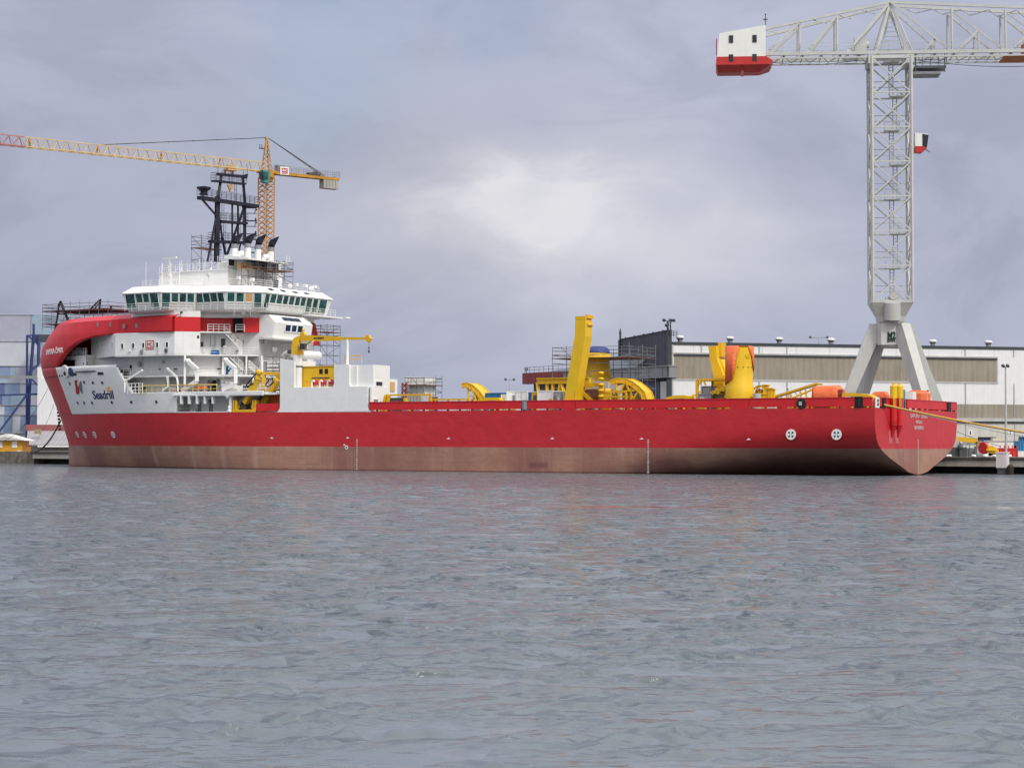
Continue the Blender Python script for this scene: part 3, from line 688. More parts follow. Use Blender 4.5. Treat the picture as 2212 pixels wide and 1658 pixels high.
wr.rail([(95.2, 8, 22.95), (95.2, -9, 22.95)], 1.0, 1.3, 0.022)
sub(wr, 'bridge_walkway_rail', WHITE2, ship)
aw = MB(); aw.box(94.6, -10.2, 22.7, 97.5, -2, 22.9); aw.bar((94.2, -10.4, 22.8), (93.6, -10.6, 22.75), 0.16, 8); sub(aw, 'bridge_wing_deck', WHITE, ship)
# --- aft control cabin hanging on the aft wall
xf = 94.9; ya = hx(cB(1462, 0)[0], 700, xf).y; yb = hx(cB(1805, 0)[0], 700, xf).y
z0 = 19.05; z1 = 21.3; zt = 22.45
cc_ = MB(); cc_.loft([[(97.5, ya + .2, z0 + .1), (xf + .35, ya, z0), (xf + .35, yb, z0), (97.5, yb - .2, z0 + .1)], [(97.5, ya + .2, z1), (xf - .1, ya, z1), (xf - .1, yb, z1), (97.5, yb - .2, z1)], [(97.5, ya + .2, zt), (xf + 1.1, ya, zt), (xf + 1.1, yb, zt), (97.5, yb - .2, zt)]])
cabin = sub(cc_, 'aft_control_cabin', WHITE, ship)
lipb = MB(); lipb.box(xf - 0.2, yb - .2, z0 - 0.18, 97.5, ya + .35, z0); sub(lipb, 'cabin_floor', WHITE2, ship)
for c0, c1 in ((1560, 1610), (1617, 1663), (1670, 1718)):
    y0, y1 = hx(cB(c0, 0)[0], 702, xf).y, hx(cB(c1, 0)[0], 702, xf).y; mb = MB()
    q = [Vector(p) for p in ((xf + .13, y0, 20.05), (xf + .13, y1, 20.05), (xf - .06, y1, 21.1), (xf - .06, y0, 21.1))]
    mb.loft([[p + Vector((.02, 0, 0)) for p in q], [p - Vector((.06, 0, 0)) for p in q]]); o = sub(mb, 'window', GLASSB, cabin)
    fb = MB(); [fb.bar(q[i] - Vector((.04, 0, 0)), q[(i + 1) % 4] - Vector((.04, 0, 0)), 0.06) for i in range(4)]; sub(fb, 'frame', WHITE2, o)
    mb = MB(); q = [Vector((xf - .1 + 1.2 * s, y, 21.3 + 1.15 * s)) + Vector((-.03, 0, .03)) for s, y in ((.3, y0), (.3, y1), (.72, y1), (.72, y0))]; mb.loft([q, [p + Vector((-.03, 0, .04)) for p in q]]); sub(mb, 'skylight', GLASSB, cabin)
rw = MB(); rw.loft([[(97.4, -6.6, 18.6), (97.4, -8.2, 18.6), (99, -8.2, 18.6), (99, -6.6, 18.6)], [(97.4, -6.6, 21.9), (97.4, -6.9, 21.9), (99, -6.9, 21.9), (99, -6.6, 21.9)]]); sub(rw, 'red_side_panel', REDP, ship)
# --- upper houses
uh = MB(); uh.box(103.6, -6.6, 26.5, 116.6, 6.6, 29.4); uh.box(103.4, -6.8, 29.3, 116.8, 6.8, 29.42)
upper = sub(uh, 'upper_house', WHITE, ship)
ya, yb = hx(cB(1215, 0)[0], 575, 101.5).y, hx(cB(1505, 0)[0], 575, 101.5).y
th = MB(); th.loft([[(103.7, 6.4, 29.42), (105.6, 6.4, 29.42), (105.6, -6.4, 29.42), (103.7, -6.4, 29.42)], [(103.7, 6.4, 30.4), (105.6, 6.4, 30.4), (105.6, -6.4, 30.4), (103.7, -6.4, 30.4)], [(103.7, 1.6, 31.4), (105.6, 1.6, 31.4), (105.6, -6.4, 31.4), (103.7, -6.4, 31.4)]]); th.box(101.5, yb, 26.5, 103.6, ya, 30.8)
tophouse = sub(th, 'top_house', WHITE, ship)
can = MB(); y0, y1 = hx(cB(1225, 0)[0], 570, 98.8).y, hx(cB(1588, 0)[0], 565, 98.8).y
can.loft([[(98.8, y0, 30.55), (98.8, y1, 30.55), (104, y1, 30.9), (104, y0 - .8, 30.9)], [(98.8, y0, 30.75), (98.8, y1, 30.75), (104, y1, 31.45), (104, y0 - .8, 31.45)]])
sub(can, 'canopy_roof', WHITE, ship)
for c0, c1, za, zb in ((1240, 1290, 29.5, 30.8), (1345, 1400, 29.9, 30.9), (1440, 1500, 29.3, 31.0), (1450, 1500, 26.9, 28.4)):
    y0, y1 = hx(cB(c0, 0)[0], 575, 101.5).y, hx(cB(c1, 0)[0], 575, 101.5).y; pane(tophouse, (101.5, y0), (101.5, y1), 0, 1, za, zb, DARK, frame=WHITE2)
f0 = hx(cB(1040, 0)[0], 575, 103.7).y; f1 = hx(cB(1100, 0)[0], 575, 103.7).y; pane(tophouse, (103.7, f0), (103.7, f1), 0, 1, 29.9, 31.2, DARK, name='opening', frame=WHITE2)
rl = MB()
rl.rail([(116.4, 6.5, 29.42), (104, 6.5, 29.42)], 1.0, 1.4, 0.025); rl.rail([(105.5, 6.2, 30.5), (103.8, 6.2, 30.5), (103.8, 2.0, 31.3)], 1.0, 1.2, 0.025); rl.rail([(99.2, y0 - .2, 30.8), (99.2, y1 + .3, 30.8)], 1.0, 1.4, 0.022)
rl.rail([(113.8, 13.6, 26.55), (108.6, 14.2, 26.55), (104.6, 10.7, 26.55), (100, 10.6, 26.55), (97, 7.2, 26.55), (97, -7.2, 26.55)], 0.95, 1.5, 0.022)
sub(rl, 'roof_rail', WHITE2, ship)
# antennas, searchlights and small fittings on the roofs
for px, py, h, r in ((315, 613, 8.5 / 2.2, 0.03), (370, 612, 2.2, 0.05), (344, 612, 3.0, 0.025), (392, 577, 1.6, 0.05), (405, 577, 1.4, 0.06), (417, 577, 1.5, 0.06), (431, 577, 1.6, 0.05), (443, 576, 1.8, 0.04), (456, 576, 1.3, 0.05), (470, 577, 2, 0.03)):
    p = hy(px, py, 5.5 if py < 600 else 12.0); p.z = 29.42 if py < 600 else 26.5
    mb = MB(); mb.bar(p, p + Vector((0, 0, h)), r, 6); mb.ball(p + Vector((0, 0, h)), r * 2.4, 8)
    if r > 0.045: mb.bar(p, p + Vector((0, 0, h * 0.4)), r * 2.6, 8)
    sub(mb, 'antenna', WHITE2, ship)
rd = MB(); p = hy(366, 603, 8.5); p.z = 26.5; rd.bar(p, p + Vector((0, 0, 4.6)), 0.13, 8); rd.bar(p + Vector((-2.2, 1.0, 4.7)), p + Vector((2.2, -1.0, 4.9)), 0.11); rd.ball(p + Vector((0, 0, 2.2)), 0.4, 8); rd.box(p.x - .6, p.y - .6, p.z, p.x + .6, p.y + .6, p.z + .8); sub(rd, 'radar_scanner', WHITE2, ship)
fm = MB(); q0 = hy(350, 608, 9); q0.z = 26.5; q1 = q0 + Vector((-3.4, 0, 0))
for k in range(4): 
    o = Vector((0, 0, 0.9 * k + .6)); fm.bar(q0 + o, q1 + o, 0.035)
for p in (q0, q1, q0.lerp(q1, .5)): fm.bar(p, p + Vector((0, 0, 4.0)), 0.045)
fm.bar(q0, q1 + Vector((0, 0, 3.6)), 0.035); sub(fm, 'signal_frame', WHITE2, ship)
sl_ = MB()
for px in (450, 515, 545, 640, 660, 680): 
    p = hx(px, 610, 97.2); p.z = 26.5; sl_.bar(p, p + Vector((0, 0, .9)), .05, 6); sl_.box(p.x - .25, p.y - .25, p.z + .7, p.x + .25, p.y + .25, p.z + 1.15)
for px, mm in ((626, 0), (672, 0)): p = hx(px, 610, 96.8); p.z = 26.5; sl_.ball(p + Vector((0, 0, .5)), .42, 10)
sub(sl_, 'searchlight', WHITE2, ship)
lb = MB(); p = hx(cB(640, 630)[0], 676, 97); a = Vector((*at(B[1], B[2], 0.6), 22.6)); lb.bar(a, a + Vector((-.5, .4, 0)), .18, 8); sub(lb, 'floodlight', DKGREY, ship)
# --- lattice mast
def cM(cx, cy): return 385.5 + 0.2008 * cx, 262.8 + 0.2008 * cy
mx = 108.2
def M_(cx, cy, dx=0.0): 
    p = hx(*cM(cx, cy), mx); return Vector((p.x + dx, p.y, p.z))
def mbeam(a, c, r=0.25, dx=0.0, mb=None): mb.bar(M_(*a, dx), M_(*c, dx), r)
mt = MB()
mt.bar(M_(420, 1510), M_(428, 800), 0.286); mt.bar(M_(428, 800), M_(466, 560), 0.231, r2=0.190); mt.bar(M_(712, 1330), M_(712, 870), 0.231); mt.bar(M_(716, 880), M_(690, 575), 0.218, r2=0.177)
mt.bar(M_(578, 1460), M_(578, 850), 0.129); mt.bar(M_(345, 1500, 0.6), M_(402, 1040), 0.150); mt.bar(M_(690, 900), M_(700, 960), 0.136); mt.bar(M_(697, 950), M_(512, 1460), 0.136)
mt.bar(M_(436, 1020), M_(470, 1250), 0.136); mt.bar(M_(470, 1250), M_(512, 1450), 0.136); mt.bar(M_(260, 842), M_(402, 1005), 0.116); mt.bar(M_(660, 1330), M_(655, 1400), 0.102); mt.bar(M_(672, 1300), M_(650, 1400), 0.102)
for dx in (.9,):
    mt.bar(M_(440, 1500, dx), M_(452, 800, dx), 0.136); mt.bar(M_(690, 1320, dx), M_(690, 870, dx), 0.136)
mast = sub(mt, 'lattice_mast', NAVY, ship)
def plat(c0, c1, th, dx0, dx1, name='mast_platform', rail=True, r=0.02):
    a, c = M_(*c0), M_(*c1); mb = MB()
    mb.loft([[(mx + dx0, a.y, a.z - th), (mx + dx1, a.y, a.z - th), (mx + dx1, c.y, c.z - th), (mx + dx0, c.y, c.z - th)], [(mx + dx0, a.y, a.z), (mx + dx1, a.y, a.z), (mx + dx1, c.y, c.z), (mx + dx0, c.y, c.z)]])
    o = sub(mb, name, NAVY, ship)
    if rail:
        rb_ = MB(); rb_.rail([(mx + dx0, a.y, a.z), (mx + dx0, c.y, c.z), (mx + dx1, c.y, c.z), (mx + dx1, a.y, a.z), (mx + dx0, a.y, a.z)], 1.15, 1.1, 0.022); sub(rb_, 'rail', NAVY, o)
    return o
plat((375, 628), (700, 662), 0.25, -0.6, .5); plat((420, 552), (730, 585), 0.34, -0.25, 0.25, rail=False)
plat((218, 800), (832, 895), 0.5, -0.7, .35); plat((440, 1060), (720, 1082), 0.36, -0.5, .6); plat((345, 1272), (715, 1290), 0.42, -0.6, .5)
rp = MB(); p = M_(290, 790, 0.3); rp.loft([[(p.x + s * k, p.y + c_ * k, p.z + h) for s, c_ in ((-1, -1), (1, -1), (1, 1), (-1, 1))] for h, k in ((0, .5), (.45, .35), (.6, .38), (1.0, .75), (1.25, .75))]); sub(rp, 'radar_base', NAVY, ship)
for cy in (925, 985, 1065, 1125, 1205, 1265, 1350, 1405):
    mb = MB(); mb.bar(M_(715, cy), M_(838, cy + 3), 0.09 if (cy // 60) % 2 else 0.055)
    if cy in (1065, 1205): mb.bar(M_(832, cy + 3), M_(830, cy - 30), 0.10)
    if cy in (925, 1065, 1205): mb.bar(M_(835, cy + 3), M_(820, cy + 62), .04); mb.ball(M_(840, cy + 22), .13, 6)
    sub(mb, 'light_bracket', NAVY, ship)
for cx, cy0, cy1, dx in ((425, 550, 490, 0), (470, 555, 520, 0), (560, 560, 520, 0), (697, 580, 530, 0), (738, 600, 455, 0), (720, 600, 560, 0)):
    mb = MB(); mb.bar(M_(cx, cy0, dx), M_(cx, cy1, dx), 0.035); sub(mb, 'antenna', NAVY, mast)
for cx, cy0, cy1 in ((520, 1290, 880), (655, 850, 650), (540, 1480, 1100), (695, 1440, 1000)):
    ld = MB(); a, c = M_(cx - 9, cy0, .8), M_(cx - 9, cy1, .8); w = Vector((0, -.5, 0)); ld.bar(a, c, .03); ld.bar(a + w, c + w, .03)
    for k in range(int((c - a).length / .6)): p = a.lerp(c, k * .6 / (c - a).length); ld.bar(p, p + w, .02)
    sub(ld, 'mast_ladder', NAVY, mast)
bk = MB(); p = M_(715, 592); bk.bar(M_(690, 600), M_(732, 600), .2); bk.bar(M_(700, 585), M_(742, 572), .14); sub(bk, 'mast_head_arm', NAVY, mast)
# --- exhaust pipes with slanted mouths
for (cx, cb_, ct, w, k) in ((610, 1470, 1225, 66, 0), (752, 1470, 1220, 60, 1), (862, 1480, 1236, 72, 2), (1000, 1480, 1260, 66, 3)):
    p = hx(*cM(cx - 8, 1470), 104.6); p.z = 30.6; h = hx(*cM(cx, ct + 100), 104.6).z - p.z; r = 0.50
    mb = MB(); n = 14; A0 = Vector((-0.55, -0.83, 0))
    ring = lambda z, rr, tilt, off=Vector((0, 0, 0)): [p + off + Vector((math.cos(2 * math.pi * i / n) * rr, math.sin(2 * math.pi * i / n) * rr, z + tilt * (math.cos(2 * math.pi * i / n) * A0.x + math.sin(2 * math.pi * i / n) * A0.y) * rr)) for i in range(n)]
    mb.loft([ring(0, r, 0), ring(h, r, 0)], smooth=True); pipe = sub(mb, 'exhaust_pipe', WHITE2, ship)
    q0 = p + Z3(h - .05); q1 = q0 + Vector((-.16, -.12, .75)); q2 = q0 + Vector((-.48, -.34, 1.55)); ax_ = (q2 - q0).normalized(); sd_ = ax_.cross(Vector((0, 0, 1))).normalized(); up_ = sd_.cross(ax_)
    el_ = lambda c, rr, k: [c + (sd_ * math.cos(2 * math.pi * i / n) + up_ * math.sin(2 * math.pi * i / n)) * rr + ax_ * (k * math.sin(2 * math.pi * i / n)) for i in range(n)]
    mb = MB(); mb.loft([ring(h - .05, r * 1.04, 0), el_(q1, r * 1.1, -.1), el_(q2, r * 1.15, -.55)], smooth=True); sub(mb, 'pipe_mouth', NAVY, pipe)
    gr = MB(); gr.loft([ring(h - .55, r * 1.03, 0), ring(h + .1, r * 1.05, 0)], smooth=True, cap=False); sub(gr, 'soot_band', GREY, pipe)
for cx, cy in ((640, 1440), (915, 1440)):
    p = hx(*cM(cx, cy), 104.2); p.z = 31.2; mb = MB(); mb.bar(p, p + Vector((0, 0, .7)), .4, 10); mb.bar(p + Vector((0, 0, .7)), p + Vector((-.5, -.6, .9)), .42, 10); sub(mb, 'vent_cowl', WHITE2, ship)

# small fittings on the house walls: lights, vents, pipes, junction boxes
rq = random.Random(31)
for P, Q, z0, z1, n in ((IW1, IW2, 16.9, 19.2, 6), (IL1, IL2, 14.2, 16.0, 6), ((122, 10.4), (112, 10.4), 11.3, 13.0, 5), ((105, 9.2), (98.4, 4.6), 11.2, 13.0, 5), (QF, Q2, 16.9, 17.2, 4), ((118, 11.6), (106, 11.2), 14.3, 16.0, 6), (B[4], B[5], 22.4, 22.7, 2)):
    for k in range(n):
        f = rq.uniform(.05, .95); c = Vector((*at(P, Q, f), rq.uniform(z0, z1))); nn = face_n(P, Q); tt = Vector((Q[0] - P[0], Q[1] - P[1], 0)).normalized(); w, h = rq.uniform(.08, .3), rq.uniform(.1, .35); mb = MB()
        q = [c - tt * w - Z3(h), c + tt * w - Z3(h), c + tt * w + Z3(h), c - tt * w + Z3(h)]; mb.loft([q, [p + nn * rq.uniform(.08, .25) for p in q]]); sub(mb, rq.choice(['wall_light', 'junction_box', 'wall_vent']), rq.choice([WHITE2, GREYL, GREY, DKGREY]), accom)
    for k in range(2):
        f = rq.uniform(.1, .9); c = Vector((*at(P, Q, f), 0)) + face_n(P, Q) * .1; mb = MB(); mb.bar(c + Z3(z0 - .3), c + Z3(z1 + .3), .05, 6); sub(mb, 'wall_pipe', GREYL, accom)
for y, z, w, h in ((3.2, 17.5, .5, .35), (-1.0, 16.8, .3, .3), (-4.5, 18.2, .35, .25), (1.0, 20.6, .2, .2), (5.4, 18.6, .28, .3)):
    mb = MB(); mb.box(97.5, y - w, z - h, 97.3, y + w, z + h); sub(mb, 'wall_vent', rq.choice([GREYL, WHITE2]), accom)
# ------------------------------------------------------------------ side galleries, davits, stairs, recess
def c3(cx, cy): return 262.8 + 0.1188 * cx, 770.9 + 0.1188 * cy
def c5(cx, cy): return 490.6 + 0.0899 * cx, 753.4 + 0.0899 * cy       # crop round the launch frame
def c4(cx, cy): return 420.5 + 0.198 * cx, 657 + 0.198 * cy           # crop round the white side block
Z = lambda z: Vector((0, 0, z))
rc = MB()
rc.box(74, 11.6, 8.07, 119, 11.9, 10.72); rc.box(96.1, 11.9, 8.07, 96.5, 14.7, 10.5); rc.box(106.6, 11.9, 8.07, 107, 14.2, 10.6); rc.box(88, 12.0, 10.5, 107, 14.7, 10.72)
for k in range(5): x = hy(*c3(1080 + 144 * k, 760), 14.6).x; rc.box(x - .12, 14.2, 9.3, x + .12, 14.72, 10.5)
sub(rc, 'side_recess', WHITE, ship)
for cx in (1150, 1415, 1622): 
    x = hy(*c3(cx, 920), 11.95).x; mb = MB(); mb.box(x - .3, 11.9, 8.2, x + .3, 12.0, 9.6); sub(mb, 'recess_locker', GREY, ship)
for cx, cy in ((1243, 805), (1385, 805), (1608, 800)): p = hy(*c3(cx, cy), 11.9); disc(p, (0, 1, 0), 0.25, GLASSD, 'porthole', ship)
mb = MB(); p = hy(*c3(1075, 960), 13.5); mb.rail([(p.x + .6, 13.5, 8.1), (p.x - .6, 13.5, 8.1), (p.x - .6, 12.5, 8.1)], 1.5, 1.0, .05); p = hy(*c3(1310, 990), 13.2)
mb.box(p.x - .6, 12.9, 8.1, p.x + .6, 13.5, 8.35); mb.ball((p.x - .3, 13.2, 8.45), .22, 8); mb.ball((p.x + .3, 13.2, 8.45), .22, 8); sub(mb, 'bollard_pair', GREYL, ship)
bd = MB(); bd.box(88.5, 12.0, 10.9, 89, 12.2, 11); bd.box(86.5, 8.5, 10.6, 97, 12.3, 10.9); sub(bd, 'boat_deck_edge', WHITE, ship)
# rails of the galleries
gr = MB()
gr.rail([(119.3, 12.9, 13.6), (104.4, 13.1, 13.6), (96.8, 7.4, 13.6)], 1.05, 1.3, 0.025)
gr.rail([(Q3[0], Q3[1] - .1, 16.56), (Q5[0], Q5[1] + .1, 16.56)], 1.05, 1.3, 0.025)
gr.rail([(Q3[0] - .8, Q3[1] - .7, 19.92), (*at(Q3, Q5, 0.5), 19.92)], 1.05, 0.9, 0.04)
gr.rail([at(Q3, Q5, 0.6) + (19.92,), at(Q3, Q5, 0.75) + (19.92,)], 1.05, 0.9, 0.04)
gr.rail([(115.9, 14.2, 10.9), (112.8, 14.5, 10.9)], 1.5, 0.8, 0.05); gr.rail([(96, 12.4, 10.9), (90.5, 12.3, 10.9)], 1.1, 1.3, 0.05, 1)
gr.rail([(135.6, 6.4, 17.0), (134.2, 7.8, 17.0), (127.6, 10.4, 17.0), (QN[0] + .1, 11.2, 17.0)], 1.05, 1.2, 0.03)
sub(gr, 'gallery_rail', WHITE2, ship)
for px, z0, z1, y, r in ((399.3, 10.9, 16.4, 13.6, .16), (481.5, 10.9, 16.4, 9.2, .12), (532, 13.6, 16.4, 8.1, .12), (565.5, 13.6, 16.4, 6.9, .12), (547, 10.9, 13.4, 8.4, .12)):
    p = hy(px, 800, y); mb = MB(); mb.bar((p.x, y, z0), (p.x, y, z1), r); sub(mb, 'support_post', WHITE2, ship)
def stairs(cx0, cy0, cx1, cy1, y0, y1):
    a = hy(*cB(cx0, cy0), y0); c = hy(*cB(cx1, cy1), y1); mb = MB(); mb.stair(a, c, 0.9, (0.66, 0.75, 0) if False else (0.75, -0.66, 0)); sub(mb, 'stairway', WHITE2, ship)
stairs(1005, 805, 1165, 968, 9.6, 8.2); stairs(1010, 985, 1180, 1150, 9.4, 8.0); stairs(1235, 1120, 1330, 1215, 7.8, 7.0)
# davits
def davit(pts, y, r, base=None):
    mb = MB(); P = [hy(*c3(*p), y) for p in pts]
    for a, c in zip(P[:-1], P[1:]): mb.bar(a, c, r)
    o = sub(mb, 'davit', WHITE2, ship); e = MB(); e.ball(P[0], r * 1.7, 8); sub(e, 'davit_head', WHITE2, o); return o
davit([(1205, 75), (1385, 235), (1370, 260), (1365, 440), (1110, 605)], 13.6, 0.27)
davit([(1890, 55), (2070, 215), (2072, 480), (1840, 600)], 13.6, 0.25)
davit([(835, 212), (1005, 370), (1022, 480), (1022, 620)], 13.9, 0.13)
davit([(370, 250), (60, 440), (60, 640)], 13.9, 0.14); davit([(830, 370), (850, 540), (740, 610)], 13.9, 0.13)
mb = MB(); mb.bar(hy(*c3(845, 350), 13.9), hy(*c3(855, 500), 13.9), .1); mb.box(*hy(*c3(840, 620), 13.9), *(hy(*c3(1040, 540), 13.2))); sub(mb, 'davit_winch', GREYL, ship)
# ------------------------------------------------------------------ white side block and its deck house
def plate_y(pts, y0, y1):
    P = [hy(px, py, y0) for px, py in pts]; mb = MB(); mb.loft([[(p.x, y0, p.z) for p in P], [(p.x, y1, p.z) for p in P]]); return mb
o1 = [c4(*p) for p in ((930, 592), (1085, 622), (1085, 908), (1480, 908), (1508, 900), (1520, 872), (1520, 655), (1685, 655), (1685, 865), (1690, 885), (1705, 896), (1886, 896), (1881, 1085), (1885, 1120), (1898, 1150), (1925, 1176), (893, 1176), (915, 1160), (928, 1135), (930, 1100))]
sub(plate_y(o1, 15.0, 14.6), 'side_block', WHITE, ship)
dh = MB(); dh.box(72.2, 8.0, 8.07, 87, 11.4, 12.6); dh.box(71.9, hx(842, 840, 71.9).y, 8.07, 78, hx(806, 840, 71.9).y, 14.4); dh.box(71.8, 11.0, 8.07, 72.1, 14.8, 11.4); dh.box(72.3, hx(852, 840, 72.3).y, 8.07, 74, 9.2, 12.3)
dh.box(78, 12, 11.2, 87, 14.6, 11.45); dh.box(72, 12, 11.2, 78, 14.6, 11.45); dh.box(86.3, 8.0, 8.07, 87.0, 14.6, 15.3); dh.box(74.4, 11.4, 11.45, 77.6, 14.6, 14.3)
sidehouse = sub(dh, 'side_deck_house', WHITE, ship)
for c0, c1, ca, cb_, xx, m_ in ((1972, 2048, 838, 893, 71.9, GLASSD), (1945, 2003, 1032, 1072, 71.8, GREY)):
    y0, y1 = hx(*c4(c0, 860), xx).y, hx(*c4(c1, 860), xx).y; z1, z0 = hx(*c4(c0, ca), xx).z, hx(*c4(c0, cb_), xx).z
    pane(sidehouse, (xx, y0), (xx, y1), 0, 1, z0, z1, m_, frame=WHITE2)
p0, p1 = hy(*c4(1692, 745), 12.2), hy(*c4(1752, 745), 12.2); pane(sidehouse, (p0.x, 14.61), (p1.x, 14.61), -0.0, 1.0, 12.0, 14.0, GLASSD, frame=WHITE2) if False else None
mb = MB(); a, c = hy(*c4(1694, 678), 14.0), hy(*c4(1750, 812), 14.0); mb.box(a.x, 13.9, c.z, c.x, 14.0, a.z); o = sub(mb, 'window', GLASSD, sidehouse); f_ = MB()
for k in range(3): f_.bar((a.x, 14.0, c.z + (a.z - c.z) * k / 2), (c.x, 14.0, c.z + (a.z - c.z) * k / 2), .05)
f_.bar((a.x, 14, a.z), (a.x, 14, c.z), .06); f_.bar((c.x, 14, a.z), (c.x, 14, c.z), .06); sub(f_, 'frame', WHITE2, o)
mb = MB(); a, c = hy(*c4(1766, 678), 14.0), hy(*c4(1828, 815), 14.0); mb.box(a.x, 13.8, c.z, c.x, 14.0, a.z); sub(mb, 'plywood_panel', PLY, sidehouse)
mb = MB(); yy0, yy1 = hx(*c4(2132, 880), 72.2).y, hx(*c4(2178, 880), 72.2).y; mb.box(72.1, yy1, hx(*c4(2150, 950), 72.2).z, 72.28, yy0, hx(*c4(2150, 845), 72.2).z); sub(mb, 'plywood_panel', PLY, sidehouse)
vp = MB(); a = hy(*c4(1666, 660), 13.5); c = hy(*c4(1666, 385), 13.5); vp.bar(a, c, .2, 10); sub(vp, 'vent_pole', WHITE2, ship)
mb = MB(); a = hy(*c4(1640, 640), 13.2); c = hy(*c4(1820, 640), 13.2); mb.rail([a, c], 1.0, 1.5, .05, 1); sub(mb, 'rail', YEL, ship)
tk = MB(); a = hx(*c4(1200, 550), 95.5); c = hx(*c4(1345, 558), 95.5); tk.bar(a, c, .62, 14); tk.ball(a, .62, 14); tk.ball(c, .62, 14); sub(tk, 'white_tank', WHITE2, ship)
el = MB(); a = hy(*c4(960, 590), 10); el.path([a - Z(1.0), a, a + Vector((-.5, 0, .6)), hy(*c4(1020, 530), 10)], .42, 12); sub(el, 'bent_exhaust', GREYL, ship)
mb = MB(); p = hy(*c4(1035, 520), 10); mb.bar(p, p + Vector((-.1, .06, .12)), .34, 12); sub(mb, 'pipe_mouth', BLACK, ship)
ib = MB(); a = hy(553.5, 873, 14.75); c = hy(604, 888.5, 14.75); ib.box(a.x, 14.5, 8.2, c.x, 14.75, a.z + .1); sub(ib, 'inner_bulwark', REDP, ship)
bi = MB(); bi.box(79, 6.2, 8.07, 100, 6.4, 10.6); sub(bi, 'inner_bulkhead', GREY, ship)
# ------------------------------------------------------------------ aft bulwark and stern fittings
def xat(px, y=15.0, py=880): return hy(px, py, y).x
bw = MB(); zb0, zb1 = 8.22, 9.24
def bseg(pa, pb, z0=zb0): x0, x1 = xat(pa), xat(pb); bw.box(x0, 14.78, z0, x1, 15.0, zb1); bw.box(x0, 14.72, zb1 - .03, x1, 15.06, zb1 + .07)
for a, c in ((797, 1128), (1138.5, 1215.8), (1243, 1576), (1618.5, 1846), (1864, 1884)): bseg(a, c)
bseg(1216.6, 1241.6, ZP - .01); bseg(1577, 1617, ZP - .01)
x = 71.0
while x > 0.5:
    bw.box(x - .06, 14.4, ZP - .02, x + .06, 14.8, zb1 - .02); x -= 1.9
hb_ = [hx(px, 872, 0).y for px in (1886, 1899, 1905, 1914, 1924, 1950, 1960, 2045, 2054, 2066.8)]
for i, j in ((1, 2), (3, 4), (6, 7), (8, 9)): bw.box(0, hb_[i], zb0, .22, hb_[j], zb1); bw.box(-.06, hb_[i], zb1 - .03, .3, hb_[j], zb1 + .07)
for k in range(14): y = -14.8 + 2.2 * k; bw.box(.15, y, ZP - .02, .55, y + .1, zb1 - .05)
bw.box(.0, -15, zb0, 70, -14.78, zb1)
sub(bw, 'bulwark', REDP, ship)
for a, c, m_ in ((1128.2, 1138.2, GREY), (1846.5, 1863.5, BLACK)):
    x0, x1 = xat(a), xat(c); mb = MB(); mb.box(x0, 14.6, ZP, x1, 15.04, zb1 + .03); mb.bar(((x0 + x1) / 2, 15.0, ZP + .1), ((x0 + x1) / 2, 15.0, zb1 - .1), .22, 10); mb.box(x0 - .05, 14.5, zb1, x1 + .05, 15.1, zb1 + .12); sub(mb, 'roller_chock', m_, ship)
for i, j in ((2, 3), (7, 8)): mb = MB(); mb.box(-.04, hb_[i], ZP, .4, hb_[j], zb1 + .03); mb.bar((-.02, hb_[i] - .3, ZP), (-.02, hb_[i] - .3, zb1), .15, 8); sub(mb, 'roller_chock', BLACK, ship)
p = hy(1730.5, 873.4, 15.0); mb = MB(); mb.bar((p.x, 14.7, p.z + .1), (p.x, 15.07, p.z + .1), .62, 20, smooth=False); o = sub(mb, 'mooring_eye', BLACK, ship); mb = MB(); mb.box(p.x - .12, 15.0, p.z - .1, p.x + .25, 15.1, p.z + .35); sub(mb, 'mooring_eye_lip', GREYL, o)
mb = MB(); mb.box(-.05, hb_[0] - .85, ZP, .1, hb_[1], zb1 + .05); o = sub(mb, 'stern_corner_post', WHITE2, ship)
for z in (8.45, 8.9): mb = MB(); mb.bar((-.1, (hb_[0] + hb_[1]) / 2 - .45, z), (-.03, (hb_[0] + hb_[1]) / 2 - .45, z), .2, 12, smooth=False); sub(mb, 'post_hole', BLACK, o)
mb = MB(); y = hb_[6] + .6; mb.box(.4, y - 1.0, ZP, 1.2, y, zb1 + 1.2); sub(mb, 'blue_grey_cabinet', mat('blue grey paint', (.12, .19, .27), .5), ship)
for px in (1930.5, 1943.5):      # the two stern pins
    y = hx(px, 850, -0.35).y; z1 = hx(px, 831, -.35).z; z0 = hx(px, 859.7, -.35).z; mb = MB()
    mb.bar((-.35, y, z0), (-.35, y, z1 - .15), .42, 16); mb.bar((-.35, y, z1 - .15), (-.35, y, z1 + .0), .42, 16, r2=.3); mb.bar((-.35, y, z1), (-.35, y, z1 + .28), .16, 10); pin = sub(mb, 'stern_pin', YELB, ship)
    mb = MB(); mb.bar((-.3, y, z0), (-.3, y, 6.0), .40, 16); mb.bar((-.3, y, 6.0), (-.02, y - .1, 4.6), .40, 16, r2=.12); sub(mb, 'pin_housing', REDP, pin)
    mb = MB(); mb.box(-.70, y + .41, 8.3, -.45, y + .48, z0); sub(mb, 'pin_guide', YELB, pin)
    mb = MB(); mb.loft([[(-.02, y + .9, 5.3), (-.02, y + .15, 5.6), (-.02, y - .55, 3.9), (-.02, y + .7, 3.9)], [(.05, y + .9, 5.3), (.05, y + .15, 5.6), (.05, y - .55, 3.9), (.05, y + .7, 3.9)]]); sub(mb, 'scuffed_patch', mat('scuffed pink red paint', (.52, .12, .13), .5, var=.2), hull)
